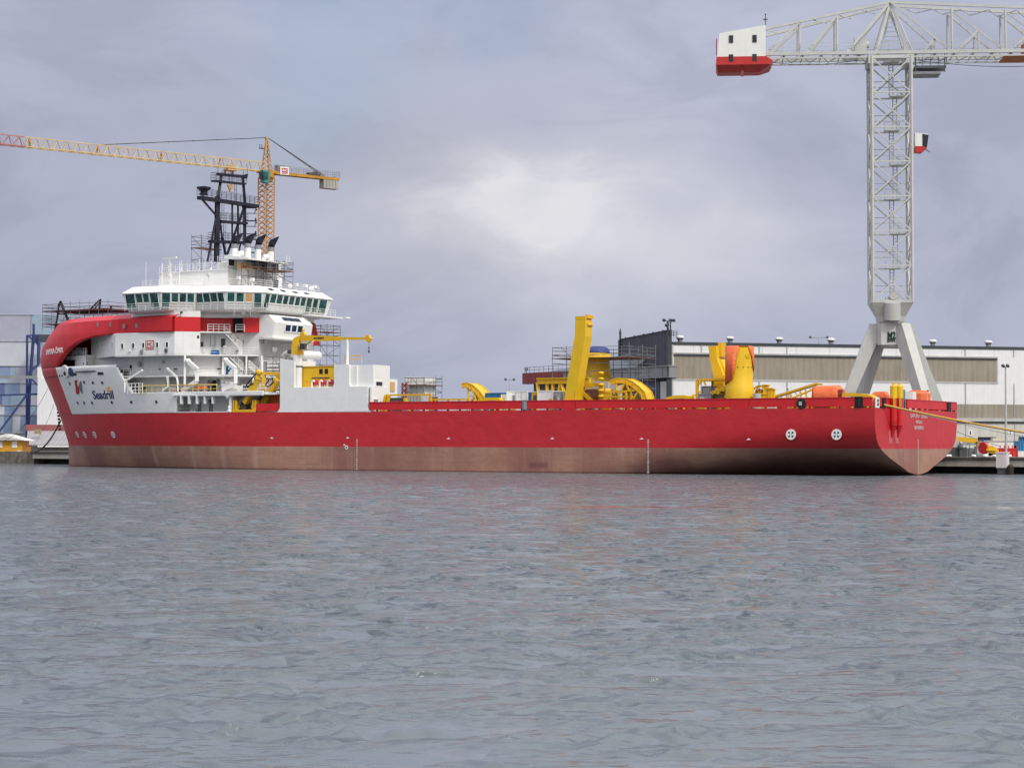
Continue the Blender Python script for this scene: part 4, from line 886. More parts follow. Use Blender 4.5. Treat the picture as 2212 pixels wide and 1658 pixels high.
# thruster marks: white disc with four dark wedges
def mark(c, n, r):
    n = Vector(n).normalized(); up = Vector((0, 0, 1)); rt = up.cross(n).normalized(); up = n.cross(rt)
    o = disc(c, n, r, TEXTW, 'thruster_mark', hull, 0.03, 28)
    for k in range(4):
        t0 = math.pi / 4 + k * math.pi / 2; mb = MB(); pr = [(0.15, 0), (0.62, .38), (0.70, 0.0), (0.62, -.38)]
        q = [c + (rt * (math.cos(t0 + (0 if i in (0, 2) else s)) * rr) + up * (math.sin(t0 + (0 if i in (0, 2) else s)) * rr)) * r + n * .03 for i, (rr, s) in enumerate(pr)]
        mb.loft([q, [p + n * .02 for p in q]]); sub(mb, 'mark_wedge', BLACK if False else DKGREY, o)
for px in (1708.5, 1807): p = hy(px, 938, 15); mark(Vector((p.x, 15.0, p.z)), (0, 1, 0), .64)
for px, py in ((167, 938), (183, 938.5), (204.5, 938.5), (244.5, 938.5)): a, n = hull_n(px, py); mark(a, n, .54)
# draft marks, small marks
for px, y, zt in ((771, 15, 4.4), (1400, 15, 4.4)):
    x = xat(px, y, 990); o = None; mb = MB(); mb.box(x - .015, y - .02, .1, x + .015, y + .012, zt); z = 0.15; k = 0
    while z < zt: w = .10 if k % 5 else .16; mb.box(x - w, y - .02, z, x + w, y + .02, z + .10); z += .25; k += 1
    sub(mb, 'draft_marks', mat('worn white marks', (.62, .52, .50), .6), hull)
mb = MB(); mb.box(-.012, -.015, .25, .02, .015, 4.5); z = .25
while z < 4.5: mb.box(-.02, -.12, z, .02, .12, z + .10); z += .25
sub(mb, 'draft_marks', mat('worn white marks', (.62, .52, .50), .6), hull)
for px, py in ((587, 947), (751, 946.5), (994 - 25, 948), (1193, 948), (1386, 948.5), (1617, 950)):
    p = hy(px, py, 15); y = 15 if px > 600 else 14.99; mb = MB(); mb.box(p.x - .25, y - .02, p.z, p.x + .25, y + .02, p.z + .1); mb.box(p.x - .1, y - .02, p.z + .1, p.x + .1, y + .02, p.z + .2); sub(mb, 'hull_mark', TEXTW, hull)
p = hy(748.5, 966, 15); mb = MB(); mb.bar((p.x, 14.97, p.z), (p.x, 15.03, p.z), .28, 16, smooth=False); mb.box(p.x + .25, 14.98, p.z + .25, p.x + .5, 15.02, p.z + .45); o = sub(mb, 'hull_mark', TEXTW, hull); disc((p.x, 15.0, p.z), (0, 1, 0), .12, DKGREY, 'hull_mark', o)
# writing on the ship
def surf_text(s, px0, py0, px1, py1, size, m, parent, off=.04, **k):
    a = hull_hit(px0, py0); c = hull_hit(px1, py1); mid = hull_hit((px0 + px1) / 2, (py0 + py1) / 2); rt = c - a; _, n = hull_n((px0 + px1) / 2, (py0 + py1) / 2)
    rt = (rt - n * rt.dot(n)).normalized(); up = n.cross(rt); return text(s, size, m, parent, mid, rt, up, width=(c - a).length, ext=.03, conform=conform_hull, **k)
surf_text('Seadrıll', 200.5, 852.5, 244.5, 851.5, 1.35, TEXTN, bowpl, bold=.012)
a, n = hull_n(235, 838.5); rt = (hull_hit(238, 838.5) - a).normalized(); st = [a + n * .06 + (rt * math.cos(math.pi / 2 + .15 + k * math.pi / 5) + Z(1) * math.sin(math.pi / 2 + .15 + k * math.pi / 5)) * (.62 if k % 2 == 0 else .24) for k in range(10)]
mb = MB(); mb.loft([[p - n * .1 for p in st], st]); sub(mb, 'star_emblem', STAR, bowpl)
def c2(cx, cy): return (90 + cx * .10858) * .876, (820 + cy * .10858) * .876
def emblem(pts, m):
    P = [hull_hit(*c2(*p)) for p in pts]; a, n = hull_n(*c2(960, 1220)); mb = MB(); mb.loft([[p - n * .1 for p in P], [p + n * .16 for p in P]]); sub(mb, 'emblem', m, bowpl)
emblem([(880, 1078), (935, 1072), (920, 1090), (912, 1150), (930, 1200), (962, 1260), (975, 1320), (970, 1370), (940, 1392), (918, 1370), (905, 1250), (888, 1130)], SIGNRED)
emblem([(1012, 1090), (1030, 1200), (1048, 1372), (1000, 1290), (966, 1225), (985, 1160)], LOGOGREY)
surf_text('SAPURA ÔNIX', 98.5, 759.5, 133.5, 754, 1.05, TEXTW, bow_hood, off=.06, bold=.015)
for s, z, w, h in (('SAPURA ÔNIX', 7.35, 6.3, .62), ('NASSAU', 6.55, 2.3, .42), ('BAHAMAS', 5.85, 3.3, .5)): text(s, h, mat('faint white lettering', (.60, .44, .44), .5), hull, (-.03, -.3, z), (0, -1, 0), (0, 0, 1), width=w, name='stern_lettering', bold=.015)
f = along(QF, Q2, cB(330, 0)[0], 18); lx = QF[0] + (Q2[0] - QF[0]) * f
lg = MB(); lg.box(lx - .82, 14.4, 17.55, lx + .82, 14.43, 18.65); lo_ = sub(lg, 'yard_emblem', SIGNRED, accom)
mb = MB(); mb.box(lx - .66, 14.42, 17.7, lx + .66, 14.445, 18.5); o = sub(mb, 'emblem_panel', TEXTW, lo_)
text('IHC', .55, SIGNRED, lo_, (lx, 14.455, 18.1), (-1, 0, 0), (0, 0, 1), width=1.1, ext=.008, bold=.03)
mb = MB(); mb.box(lx - .8, 14.4, 17.28, lx + .8, 14.43, 17.42); sub(mb, 'emblem_line', SIGNRED, lo_)
# helideck frames standing on the hood
def cF(cx, cy): return 87.6 + 0.0911 * cx, 630.7 + 0.0911 * cy
def hf(cx, cy, y): return hy(*cF(cx, cy), y)
for pts, r in (([(470, 215), (660, 690)], .15), ([(470, 240), (430, 330), (400, 600), (330, 960)], .15), ([(430, 520), (560, 520)], .08)):
    mb = MB(); [mb.bar(hf(*a, 4.0), hf(*c, 4.0), r) for a, c in zip(pts[:-1], pts[1:])]; sub(mb, 'helideck_frame', NAVY, ship)
for pts, r in (([(1425, 165), (1385, 500)], .14), ([(1400, 190), (1060, 520)], .10), ([(1400, 250), (1180, 520)], .08), ([(1390, 400), (1290, 520)], .07), ([(1660, 330), (1690, 470)], .16)):
    mb = MB(); [mb.bar(hf(*a, 4.0), hf(*c, 4.0), r) for a, c in zip(pts[:-1], pts[1:])]; sub(mb, 'helideck_frame', NAVY, ship)
# ================================================================== THINGS STANDING ON THE SHIP
DZ = 8.07
def base_of(px, py, y, z=DZ): p = hy(px, py, y); return Vector((p.x, y, z))
def pbox(mb, px0, py0, px1, py1, y, dep, zb=None):
    xm = (px0 + px1) / 2; a = hy(px0, (py0 + py1) / 2, y); c = hy(px1, (py0 + py1) / 2, y); z1 = hy(xm, py0, y).z; z0 = hy(xm, py1, y).z if zb is None else zb
    mb.box(a.x, y - dep, z0, c.x, y, z1); return (a.x, c.x, z0, z1)
# --- generator housing between the white walls
g = thing('generator_housing', 'yellow generator housing in the notch of the white side block', 'generator', base_of(690, 830, 12.8, 11.45))
mb = MB(); X0, X1, Z0, Z1 = pbox(mb, *c4(1170, 682), *c4(1520, 905), 12.8, 4.0, 11.45); bodyg = sub(mb, 'housing', YEL, g)
mb = MB(); mb.box(X0 + .1, 8.7, Z1, X1 - .1, 12.9, Z1 + .1); sub(mb, 'housing_roof', YEL, g)
for f0, f1 in ((.05, .34), (.36, .64), (.66, .96)): mb = MB(); mb.box(X0 + (X1 - X0) * f0, 12.78, Z0 + .9, X0 + (X1 - X0) * f1, 12.83, Z1 - .15); sub(mb, 'door_panel', YELB, g)
for f in (.55, .72): mb = MB(); x = X0 + (X1 - X0) * f; mb.box(x, 12.8, Z1 - 1.0, x + (X1 - X0) * .10, 12.87, Z1 - .3); sub(mb, 'vent_grille', BLACK, g)
mb = MB(); x = X0 + (X1 - X0) * .32; mb.box(x, 12.82, Z0 + 1.3, x + (X1 - X0) * .55, 12.92, Z0 + 1.42); sub(mb, 'hand_bar', DKGREY, g)
for k, (cx, cy, m_, lab) in enumerate(((1320, 860, REDEQ, 'red hose drum under the yellow generator housing, nearest the crane post'), (1405, 858, REDEQ, 'red hose drum under the middle of the yellow generator housing'), (1500, 858, REDEQ, 'red hose drum at the right end under the yellow generator housing'))):
    p = hy(*c4(cx, cy), 13.6); t_ = thing('hose_drum', lab, 'hose drum', (p.x, 13.6, 11.45), group='hose drums by the generator housing')
    mb = MB(); mb.bar((p.x, 13.4, 12.1), (p.x, 13.9, 12.1), .42, 14); sub(mb, 'drum', m_, t_); mb = MB(); [mb.bar((p.x + s, 13.65, 11.45), (p.x, 13.65, 12.1), .06) for s in (-.4, .4)]; sub(mb, 'stand', WHITE2, t_)
for k, (cx, lab) in enumerate(((1280, 'short white bent vent pipe beside the white crane post'), (1450, 'short white bent vent pipe under the right half of the yellow housing'), (1365, 'short white bent vent pipe between two red hose drums'))):
    p = hy(*c4(cx, 890), 14.0); mb = MB(); mb.path([(p.x, 14, 11.45), (p.x, 14, 12.2), (p.x - .25, 14, 12.4), (p.x - .5, 14, 12.2)], .13, 8); tag(mb.build('vent_pipe', WHITE2, None, SHIP, (p.x, 14, 11.45)), lab, 'vent pipe', 'white vent pipes in the notch')
# --- deck crane
b0 = base_of(642.5, 830, 13.4, 11.0); cr = thing('deck_crane', 'yellow deck crane on a round white post, its boom lowered level towards the stern', 'crane', b0)
zt = hy(*c4(1110, 552), 13.4).z; zh = hy(*c4(1110, 400), 13.4).z; zc = hy(*c4(1100, 380), 13.4).z
mb = MB(); mb.bar((b0.x, 13.4, 8.1), (b0.x, 13.4, zt), .66, 20); sub(mb, 'pedestal', WHITE2, cr)
mb = MB(); mb.bar((b0.x, 13.4, hy(*c4(1110, 684), 13.4).z), (b0.x, 13.4, hy(*c4(1110, 680), 13.4).z + .1), .74, 20); sub(mb, 'flange', DKGREY, cr)
mb = MB(); mb.loft([[(b0.x + s * .66, 13.4 + c_ * .6, zt) for s, c_ in ((-1, -1), (1, -1), (1, 1), (-1, 1))], [(b0.x + s * .6 + .1, 13.4 + c_ * .5, zh - .6) for s, c_ in ((-1, -1), (1, -1), (1, 1), (-1, 1))], [(b0.x + s * .4 + .15, 13.4 + c_ * .4, zh + .3) for s, c_ in ((-1, -1), (1, -1), (1, 1), (-1, 1))]]); sub(mb, 'slewing_column', YEL, cr)
ct = hy(*c4(1895, 372), 13.4); L0 = Vector((b0.x + .3, 13.4, zc)); L1 = Vector((ct.x, 13.4, ct.z))
mb = MB(); 
def sect(p, h, w, dn=0.5): return [(p.x, p.y - w, p.z - h * dn), (p.x, p.y + w, p.z - h * dn), (p.x, p.y + w, p.z + h * (1 - dn)), (p.x, p.y - w, p.z + h * (1 - dn))]
mb.loft([sect(L0 + Vector((.25, 0, .02)), .3, .2), sect(L0.lerp(L1, .09) + Vector((0, 0, .12)), .85, .27), sect(L0.lerp(L1, .25) + Vector((0, 0, .1)), .78, .27), sect(L0.lerp(L1, .6), .58, .24)])
boom = sub(mb, 'boom', YEL, cr)
mb = MB(); mb.loft([sect(L0.lerp(L1, .58), .42, .18), sect(L0.lerp(L1, .97), .32, .15)]); sub(mb, 'telescopic_boom', YEL, boom)
mb = MB(); mb.loft([[(L1.x + .5 + dx, 13.4 + w, L1.z + dz) for dx, dz in ((0, -.1), (-.2, .45), (-.65, .42), (-1.0, -.05), (-.75, -.5), (-.5, -.55))] for w in (-.2, .2)]); sub(mb, 'boom_head', YEL, boom)
text('MACGREGOR', .26, BLACK, boom, L0.lerp(L1, .335) + Vector((0, .28, .1)), (-1, 0, 0), (0, 0, 1), width=1.7, bold=.02)
mb = MB(); mb.bar((b0.x - .1, 13.4, zt + .5), L0.lerp(L1, .22) - Z(.2), .12, 10); sub(mb, 'luffing_cylinder', YEL, cr)
mb = MB(); q = hy(*c4(1185, 325), 13.4); mb.bar((q.x, 13.15, q.z - .1), (q.x, 13.65, q.z - .1), .4, 12); mb.ball((q.x, 13.4, q.z + .55), .22, 8); sub(mb, 'winch', YEL, cr)
mb = MB(); q = hy(*c4(1180, 455), 14.0); mb.box(q.x - .4, 13.6, q.z - .4, q.x + .4, 14.2, q.z + .35); mb.rail([(q.x - .6, 14.3, q.z - .8), (q.x + .6, 14.3, q.z - .8)], 1.0, .6, .03); sub(mb, 'control_stand', DKGREY, cr)
mb = MB(); h0 = hy(*c4(1902, 405), 13.4); h1 = hy(*c4(1900, 500), 13.4); mb.bar((h0.x, 13.4, h0.z), (h0.x, 13.4, h1.z), .025); mb.box(h0.x - .08, 13.3, h1.z - .35, h0.x + .08, 13.5, h1.z); mb.bar((h0.x, 13.4, h0.z - .8), (h0.x, 13.4, h0.z - 1.0), .1, 6); sub(mb, 'hook_line', DKGREY, cr)
# --- launch frame with two knuckled arms
def p5(cx, cy, y): return hy(*c5(cx, cy), y)
def arm(parent, pts, y, r, m_, name):
    mb = MB(); P = [p5(*q, y) for q in pts]
    for a, c in zip(P[:-1], P[1:]): mb.bar(a, c, r)
    return sub(mb, name, m_, parent)
lf = thing('launch_frame', 'yellow hydraulic launch frame leaning outboard in the open side bay', 'launch frame', base_of(528, 880, 13.6))
mb = MB(); a, c = p5(142, 1500, 14.6), p5(690, 1500, 14.6); zt_ = p5(200, 1235, 14.6).z; zf_ = p5(300, 1455, 14.6).z
mb.box(a.x, 12.4, DZ, c.x, 14.8, zf_); sub(mb, 'bed', YEL, lf)
for c0, c1 in ((138, 168), (190, 228), (602, 632), (655, 695)):
    q0, q1 = p5(c0, 1380, 14.7), p5(c1, 1380, 14.7); mb = MB(); mb.box(q0.x, 14.0, DZ + .1, q1.x, 14.7, zt_); sub(mb, 'post', YEL, lf)
for c0, c1, s in ((228, 305, 1), (630, 570, 1), (695, 720, 1)): mb = MB(); q = [p5(c0, 1240, 14.4), p5(c1, 1400, 14.4), p5(c0, 1460, 14.4)]; mb.loft([[(v.x, 14.4, v.z) for v in q], [(v.x, 14.2, v.z) for v in q]]); sub(mb, 'bracket', YEL, lf)
a1 = arm(lf, [(430, 1290), (540, 1100), (650, 900)], 14.2, .42, YEL, 'lower_arm'); arm(lf, [(650, 905), (735, 740), (745, 560)], 14.2, .33, YEL, 'upper_arm')
mb = MB(); mb.ball(p5(760, 570, 14.2), .5, 10); mb.box(*(p5(700, 610, 14.2) + Vector((0, .3, 0))), *(p5(880, 560, 14.2) - Vector((0, .5, 0)))); sub(mb, 'knuckle', YEL, lf)
arm(lf, [(300, 1330), (420, 1120), (480, 1050)], 14.5, .2, DKGREY, 'ram'); arm(lf, [(480, 1050), (600, 890)], 14.5, .11, GREYL, 'ram_rod')
mb = MB(); mb.path([p5(*q, 14.6) for q in ((715, 575), (600, 700), (475, 850), (460, 895), (490, 910), (560, 860), (620, 830))], .10, 6); sub(mb, 'hose', BLACK, lf)
mb = MB(); mb.box(*p5(330, 1440, 14.3), *(p5(560, 1290, 13.2))); sub(mb, 'hydraulic_block', DKGREY, lf)
lf2 = thing('launch_frame', 'second yellow launch arm further inboard, behind the first and next to the white wall', 'launch frame', base_of(580, 880, 11.6))
arm(lf2, [(890, 1320), (1010, 1100), (1150, 850)], 12.4, .46, YEL, 'lower_arm'); arm(lf2, [(1150, 850), (1215, 740)], 12.4, .4, YEL, 'upper_arm')
arm(lf2, [(740, 1270), (900, 1070)], 12.8, .22, DKGREY, 'ram'); arm(lf2, [(900, 1070), (1040, 880)], 12.8, .12, GREYL, 'ram_rod')
mb = MB(); mb.path([p5(*q, 12.9) for q in ((1000, 760), (930, 850), (930, 890), (980, 910), (1100, 810), (1100, 760))], .09, 6); sub(mb, 'hose', BLACK, lf2)
arm(lf2, [(880, 1320), (880, 620)], 11.6, .3, YEL, 'mast'); arm(lf2, [(770, 970), (960, 970)], 12.0, .13, YEL, 'cross_bar'); arm(lf2, [(880, 590), (1240, 590)], 11.6, .22, YEL, 'top_beam'); arm(lf2, [(1215, 590), (1215, 760)], 11.6, .25, YEL, 'hanger')
# --- scaffold builder
def scaffold(label, x0, x1, y0, y1, z0, z1, nx, ny, lifts, M=None, planks=(), brace=True, cat='scaffold', r=.035, rails=True, group='tube scaffolds on and beside the ship', jit=True):
    t_ = thing('scaffold', label, cat, ((x0 + x1) / 2, (y0 + y1) / 2, z0), M, group)
    mb = MB(); xs = [x0 + (x1 - x0) * i / nx for i in range(nx + 1)]; ys = [y0 + (y1 - y0) * i / ny for i in range(ny + 1)]
    per = [(x, y) for x in xs for y in ys if x in (x0, x1) or y in (y0, y1)]
    rr = random.Random(label)
    for x, y in per: mb.bar((x, y, z0), (x, y, z1 + (rr.uniform(0, .5) if jit else 0)), r)
    zs_ = [z0 + (z1 - z0) * k / lifts for k in range(1, lifts + 1)]
    for z in zs_:
        for a, c in (((x0, y0), (x1, y0)), ((x1, y0), (x1, y1)), ((x1, y1), (x0, y1)), ((x0, y1), (x0, y0))):
            mb.bar((*a, z), (*c, z), r * .9)
    for z in planks:
        for k in (.5, 1.0):
            for a, c in (((x0, y0), (x1, y0)), ((x1, y0), (x1, y1)), ((x1, y1), (x0, y1)), ((x0, y1), (x0, y0))): mb.bar((*a, z + k), (*c, z + k), r * .8)
    sub(mb, 'tube_frame', GALV, t_)
    if brace:
        mb = MB(); k = 0
        zz = [z0] + zs_
        for i in range(len(zz) - 1):
            j = i % nx; mb.bar((xs[j], y1, zz[i]), (xs[j + 1], y1, zz[i + 1]), r * .8); mb.bar((x0, y0 if i % 2 else y1, zz[i]), (x0, y1 if i % 2 else y0, zz[i + 1]), r * .8)
        sub(mb, 'diagonal_brace', GALV, t_)
    for z in planks: mb = MB(); mb.box(x0 - .1, y0 - .1, z - .04, x1 + .1, y1 + .1, z + .03); sub(mb, 'plank_deck', PLANK, t_)
    return t_
def scx(px0, px1, y, py): return hy(px0, py, y).x, hy(px1, py, y).x
x0, x1 = scx(*(cB(1815, 0)[0], cB(1935, 0)[0]), -7.5, 760); z1 = hy(690, 703, -8).z
scaffold('tall grey tube scaffold tower behind the white aft wall of the ship', x1, x0, -11.0, -7.6, DZ, z1, 2, 1, 9, planks=(z1 - 1.0,))
q = hx(cB(1500, 0)[0], 600, 97.0).y; q2 = hx(cB(1650, 0)[0], 600, 97.0).y
scaffold('grey tube scaffold round the aft side of the top house above the bridge', 97.4, 100.8, q2, q, 26.55, 30.6, 2, 2, 4, planks=(29.3,))
q = hx(cB(1250, 0)[0], 600, 99.5).y; scaffold('low tube scaffold with a red brown plank under the canopy roof of the top house', 99.6, 101.3, q - 5.2, q, 26.55, 30.2, 1, 3, 2, planks=(29.7,))
a, c = M_(285, 1400, 1), M_(490, 1400, 1); scaffold('small tube scaffold with a plank deck round the foot of the dark lattice mast', 108.8, 110.8, c.y, a.y, 29.42, 34.6, 1, 2, 3, planks=(32.9,))
a, c = hf(50, 430, 5), hf(1110, 430, 5)
scaffold('long two deck tube scaffold standing over the red bow hood', hf(1600, 430, 5.0).x, a.x, -4.5, 5.0, hf(300, 900, 5).z, hf(50, 300, 5).z, 7, 2, 7, planks=(hf(300, 755, 5).z, hf(300, 440, 5).z), brace=True)
x0, x1 = p5(930, 700, 11.0).x, p5(1262, 700, 11.0).x
scaffold('tube scaffold with several plank decks between the launch arms and the white wall', x1, x0, 9.4, 11.0, DZ, p5(1100, 190, 11).z, 2, 1, 5, planks=(p5(1100, 730, 11).z, p5(1100, 520, 11).z, p5(1100, 1060, 11).z))
mb = MB(); P = [p5(*q, 12.2) for q in ((1040, 1330), (1020, 1240), (1060, 1150), (1180, 1105), (1262, 1120), (1262, 1330))]; mb.loft([[(p.x, 12.2, p.z) for p in P], [(p.x - .1, 11.2, p.z + .15) for p in P], [(p.x, 9.8, p.z - .1) for p in P]]); tag(mb.build('orange_tarpaulin', ORANGE, None, SHIP, base_of(595, 870, 11, 8.1)), 'dark orange tarpaulin over a heap behind the red inner bulwark', 'tarpaulin', 'orange tarpaulins on the ship')
# --- boxes and boats on the boat deck
p = hy(*c3(980, 620), 12.8); rb_ = thing('life_raft', 'orange life raft cradle on the boat deck, under the tallest white davit', 'life raft', (p.x, 12.8, 10.9), group='orange gear on the boat deck')
def orange_gear(t_, cx0, cy0, cx1, cy1, y):
    mb = MB(); a, c = hy(*c3(cx0, cy1), y), hy(*c3(cx1, cy0), y); mb.loft([[(a.x, y, a.z), (c.x, y, a.z), (c.x, y - 1, a.z), (a.x, y - 1, a.z)], [(a.x + .1, y, c.z - .15), (c.x - .1, y, c.z - .15), (c.x - .1, y - 1, c.z - .15), (a.x + .1, y - 1, c.z - .15)], [(a.x - .1, y, c.z), (c.x + .1, y, c.z), (c.x + .1, y - 1, c.z), (a.x - .1, y - 1, c.z)]])
    sub(mb, 'shell', REDEQ if cy0 > 580 else ORANGE, t_); mb = MB(); mb.box(a.x, y - 1.0, a.z - .15, c.x, y + .02, a.z); sub(mb, 'cradle', GREY, t_)
orange_gear(rb_, 900, 595, 1045, 640, 12.8)
p = hy(*c3(1400, 590), 12.8); rb2 = thing('life_raft', 'smaller orange box pair on the boat deck, just right of the tallest davit', 'life raft', (p.x, 12.8, 10.9), group='orange gear on the boat deck'); orange_gear(rb2, 1330, 530, 1390, 595, 12.8); orange_gear(rb2, 1410, 530, 1470, 570, 12.8)
mb = MB(); a, c = hy(*c3(345, 520), 13.9), hy(*c3(1730, 515), 13.9); c.z = a.z; 
for k in range(14): q = a.lerp(c, k / 13); mb.bar((q.x, 13.9, 10.9), (q.x, 13.9, q.z), .04)
mb.bar(a, c, .09); mb.bar(a - Z(.6), c - Z(.6), .04); tag(mb.build('temporary_guard_rail', mat('faded yellow rail', (.62, .47, .16), .6), None, SHIP, (a.x, 13.9, 10.9)), 'long faded yellow guard rail along the edge of the boat deck', 'guard rail')
bt = thing('work_boat', 'small white work boat under the second tall davit on the boat deck', 'boat', base_of(*c3(1900, 600), 12.4, 10.9))
mb = MB(); a, c = hy(*c3(1750, 560), 12.6), hy(*c3(2060, 560), 12.6); xs_ = [a.x + (c.x - a.x) * f for f in (0, .12, .35, .65, .9, 1)]
mb.loft([[(x, 11.6 - w, 11.9 + s), (x, 11.6 - w * .7, 11.25 + s * .7), (x, 11.6, 11.05 + s), (x, 11.6 + w * .7, 11.25 + s * .7), (x, 11.6 + w, 11.9 + s)] for x, w, s in zip(xs_, (.15, .7, 1, 1, .95, .8), (.35, .12, 0, 0, 0, .05))], smooth=True); sub(mb, 'boat_hull', WHITE2, bt)
mb = MB(); mb.box(xs_[2], 11.0, 11.9, xs_[3], 12.2, 12.5); mb.rail([(xs_[1], 12.3, 11.9), (xs_[4], 12.3, 11.9)], .8, .8, .03); sub(mb, 'canopy', WHITE2, bt)
mb = MB(); a, c = hy(*c3(1755, 320), 11.0), hy(*c3(2035, 352), 11.0); mb.box(a.x, 10.2, c.z, c.x, 11.0, a.z); tag(mb.build('equipment_crate', WHITE2, None, SHIP, (a.x, 11, 13.6)), 'long white crate at the gallery edge above the small work boat', 'crate')
mb = MB(); p = hy(*c3(1940, 190), 12.9); 
for k in range(14): t0 = 2 * math.pi * k / 13; q = Vector((p.x + .25 * math.cos(t0) - .3 * math.sin(t0), 12.9 + .2 * math.sin(t0 * 2), p.z - .3 + math.sin(t0) * .6)); mb.ball(q, .2, 6)
tag(mb.build('hose_bundle', BLUEC, None, SHIP, (p.x, 12.9, 13.6)), 'coil of bright blue hose hanging beside the white stairway', 'hose')
mb = MB(); a, c = hy(*cB(890, 963), 10.2), hy(*cB(955, 985), 10.2); mb.box(a.x, 9.9, 16.56, c.x, 10.4, 17.1); mb.bar((a.x, 10.2, 17.1), (c.x, 10.2, 17.15), .15, 6); tag(mb.build('blue_box', BLUEC, None, SHIP, (a.x, 10.2, 16.56)), 'small blue box on the gallery below the red house band', 'box')
mb = MB(); a, c = hy(*cB(1118, 232), 5.9), hy(*cB(1205, 172), 5.9); mb.loft([[(a.x, 5.9, 29.45), (c.x, 5.9, 29.45), (c.x, 4.3, 29.45), (a.x, 4.3, 29.45)], [(a.x, 5.6, c.z), (c.x, 5.6, c.z), (c.x, 4.5, c.z), (a.x, 4.5, c.z)]]); tag(mb.build('plywood_crate', PLY, None, SHIP, (a.x, 5, 29.42)), 'raw plywood crate on the roof deck beside the top house', 'crate')
# --- tall yellow column at the ship's side
def cA(cx, cy): return 1121.3 + 0.198 * cx, 657 + 0.198 * cy
def colbox(t_, levels, y, dep, m_, name, depf=None):
    loops = []
    for cx0, cx1, cy, fn in levels:
        a, c = hy(*fn(cx0, cy), y), hy(*fn(cx1, cy), y); z = (a.z + c.z) / 2; loops.append([(a.x, y, z), (c.x, y, z), (c.x, y - dep, z), (a.x, y - dep, z)])
    mb = MB(); mb.loft(loops); return sub(mb, name, m_, t_)
cl = thing('yellow_column', 'tall yellow steel column leaning towards the stern at the edge of the deck', 'steel column', base_of(1230, 865, 14.7, 9.3))
colbox(cl, [(490, 605, 1056, cA), (497, 612, 1000, cA), (606, 720, 350, cA)], 14.7, 1.85, YELB, 'lower_column')
colbox(cl, [(606, 720, 350, cA), (612, 722, 170, cA)], 14.7, 1.85, YELB, 'upper_column')
colbox(cl, [(611, 722, 168, cA), (611, 716, 130, cA)], 14.7, 1.7, YEL, 'column_cap')
mb = MB(); a = hy(*cA(722, 145), 14.2); mb.box(a.x - .05, 12.9, a.z - .1, a.x - .45, 14.4, a.z + .35); mb.bar((a.x - .3, 13.0, a.z - .9), (a.x - .3, 14.2, a.z - .9), .2, 8); sub(mb, 'sheave', YEL, cl)
mb = MB(); a, c = hy(*cA(606, 940), 14.74), hy(*cA(604, 1055), 14.74); mb.box(a.x - .06, 12.8, 9.3, a.x + .0, 14.75, a.z); sub(mb, 'base_plate', YEL, cl)
# --- quarter-arch guides
def arch(label, pts, fn, y, w, inner, legs, group='curved yellow pipe guides on the deck'):
    P = [hy(*fn(*q), y) for q in pts]; t_ = thing('pipe_guide', label, 'pipe guide', (P[-1].x, y - w / 2, DZ), group=group)
    mb = MB(); n = len(P)
    def sec(i, o0, o1, ya, yb):
        a = P[max(0, i - 1)]; c = P[min(n - 1, i + 1)]; d = (c - a).normalized(); nn = Vector((d.z, 0, -d.x)); nn = nn if nn.z > 0 or (abs(nn.z) < 1e-3) else -nn
        return [P[i] + nn * o0 + Vector((0, ya, 0)), P[i] + nn * o0 + Vector((0, yb, 0)), P[i] + nn * o1 + Vector((0, yb, 0)), P[i] + nn * o1 + Vector((0, ya, 0))]
    mb.loft([sec(i, -.1, .0, 0, -w) for i in range(n)]); sub(mb, 'guide_plate', YELB, t_)
    for yy in (0, -w + .12):
        mb = MB(); mb.loft([sec(i, -.5, .12, yy, yy - .12) for i in range(n)]); mb.loft([sec(i, -.55, -.45, yy + .1, yy - .22) for i in range(n)]); sub(mb, 'side_flange', YEL, t_)
    for yy in (-.1, -w + .1):
        mb = MB(); 
        for (i, q) in legs:
            e = hy(*fn(*q), y); mb.bar(P[i] + Vector((0, yy, -.3)), Vector((e.x, y + yy, max(DZ, e.z))), .13)
        sub(mb, 'truss', YEL, t_)
    return t_
arch('large curved yellow pipe guide with truss legs, right of the tall yellow column', [(985, 838), (1060, 812), (1160, 815), (1240, 850), (1310, 905), (1360, 955), (1388, 1040)], cA, 11.0, 2.2, None,
     [(1, (1060, 1040)), (2, (1110, 930)), (2, (1240, 1040)), (3, (1215, 960)), (3, (1180, 1040)), (4, (1240, 1040)), (4, (1225, 940)), (5, (1330, 1060))])
def cD(cx, cy): return 770.9 + 0.198 * cx, 657 + 0.198 * cy
arch('curved yellow pipe guide rising to the left beside the blue container', [(1140, 870), (1200, 858), (1260, 885), (1320, 935), (1370, 1000), (1400, 1055)], cD, 9.0, 2.4, None, [(1, (1222, 1060)), (2, (1225, 940)), (2, (1300, 1060)), (3, (1240, 1060)), (3, (1330, 1060)), (4, (1310, 1000))])
def flat_guide(label, pts, fn, y, w):
    P = [hy(*fn(*q), y) for q in pts]; t_ = thing('pipe_guide', label, 'pipe guide', (P[0].x, y, DZ), group='curved yellow pipe guides on the deck'); mb = MB()
    mb.loft([[p, p + Vector((0, -w, 0)), p + Vector((0, -w, -.4)), p + Vector((0, 0, -.4))] for p in P]); sub(mb, 'guide_plate', YELB, t_)
    mb = MB(); [mb.bar(p - Z(.2) - Vector((0, w * f, 0)), Vector((p.x, p.y - w * f, DZ)), .12) for p in P[1:-1] for f in (.1, .9)]; sub(mb, 'leg', YEL, t_); return t_
flat_guide('low curved yellow pipe guide below the long blue container', [(1310, 1050), (1350, 1030), (1420, 1017), (1500, 1016), (1555, 1022), (1562, 1050)], cD, 12.0, 2)
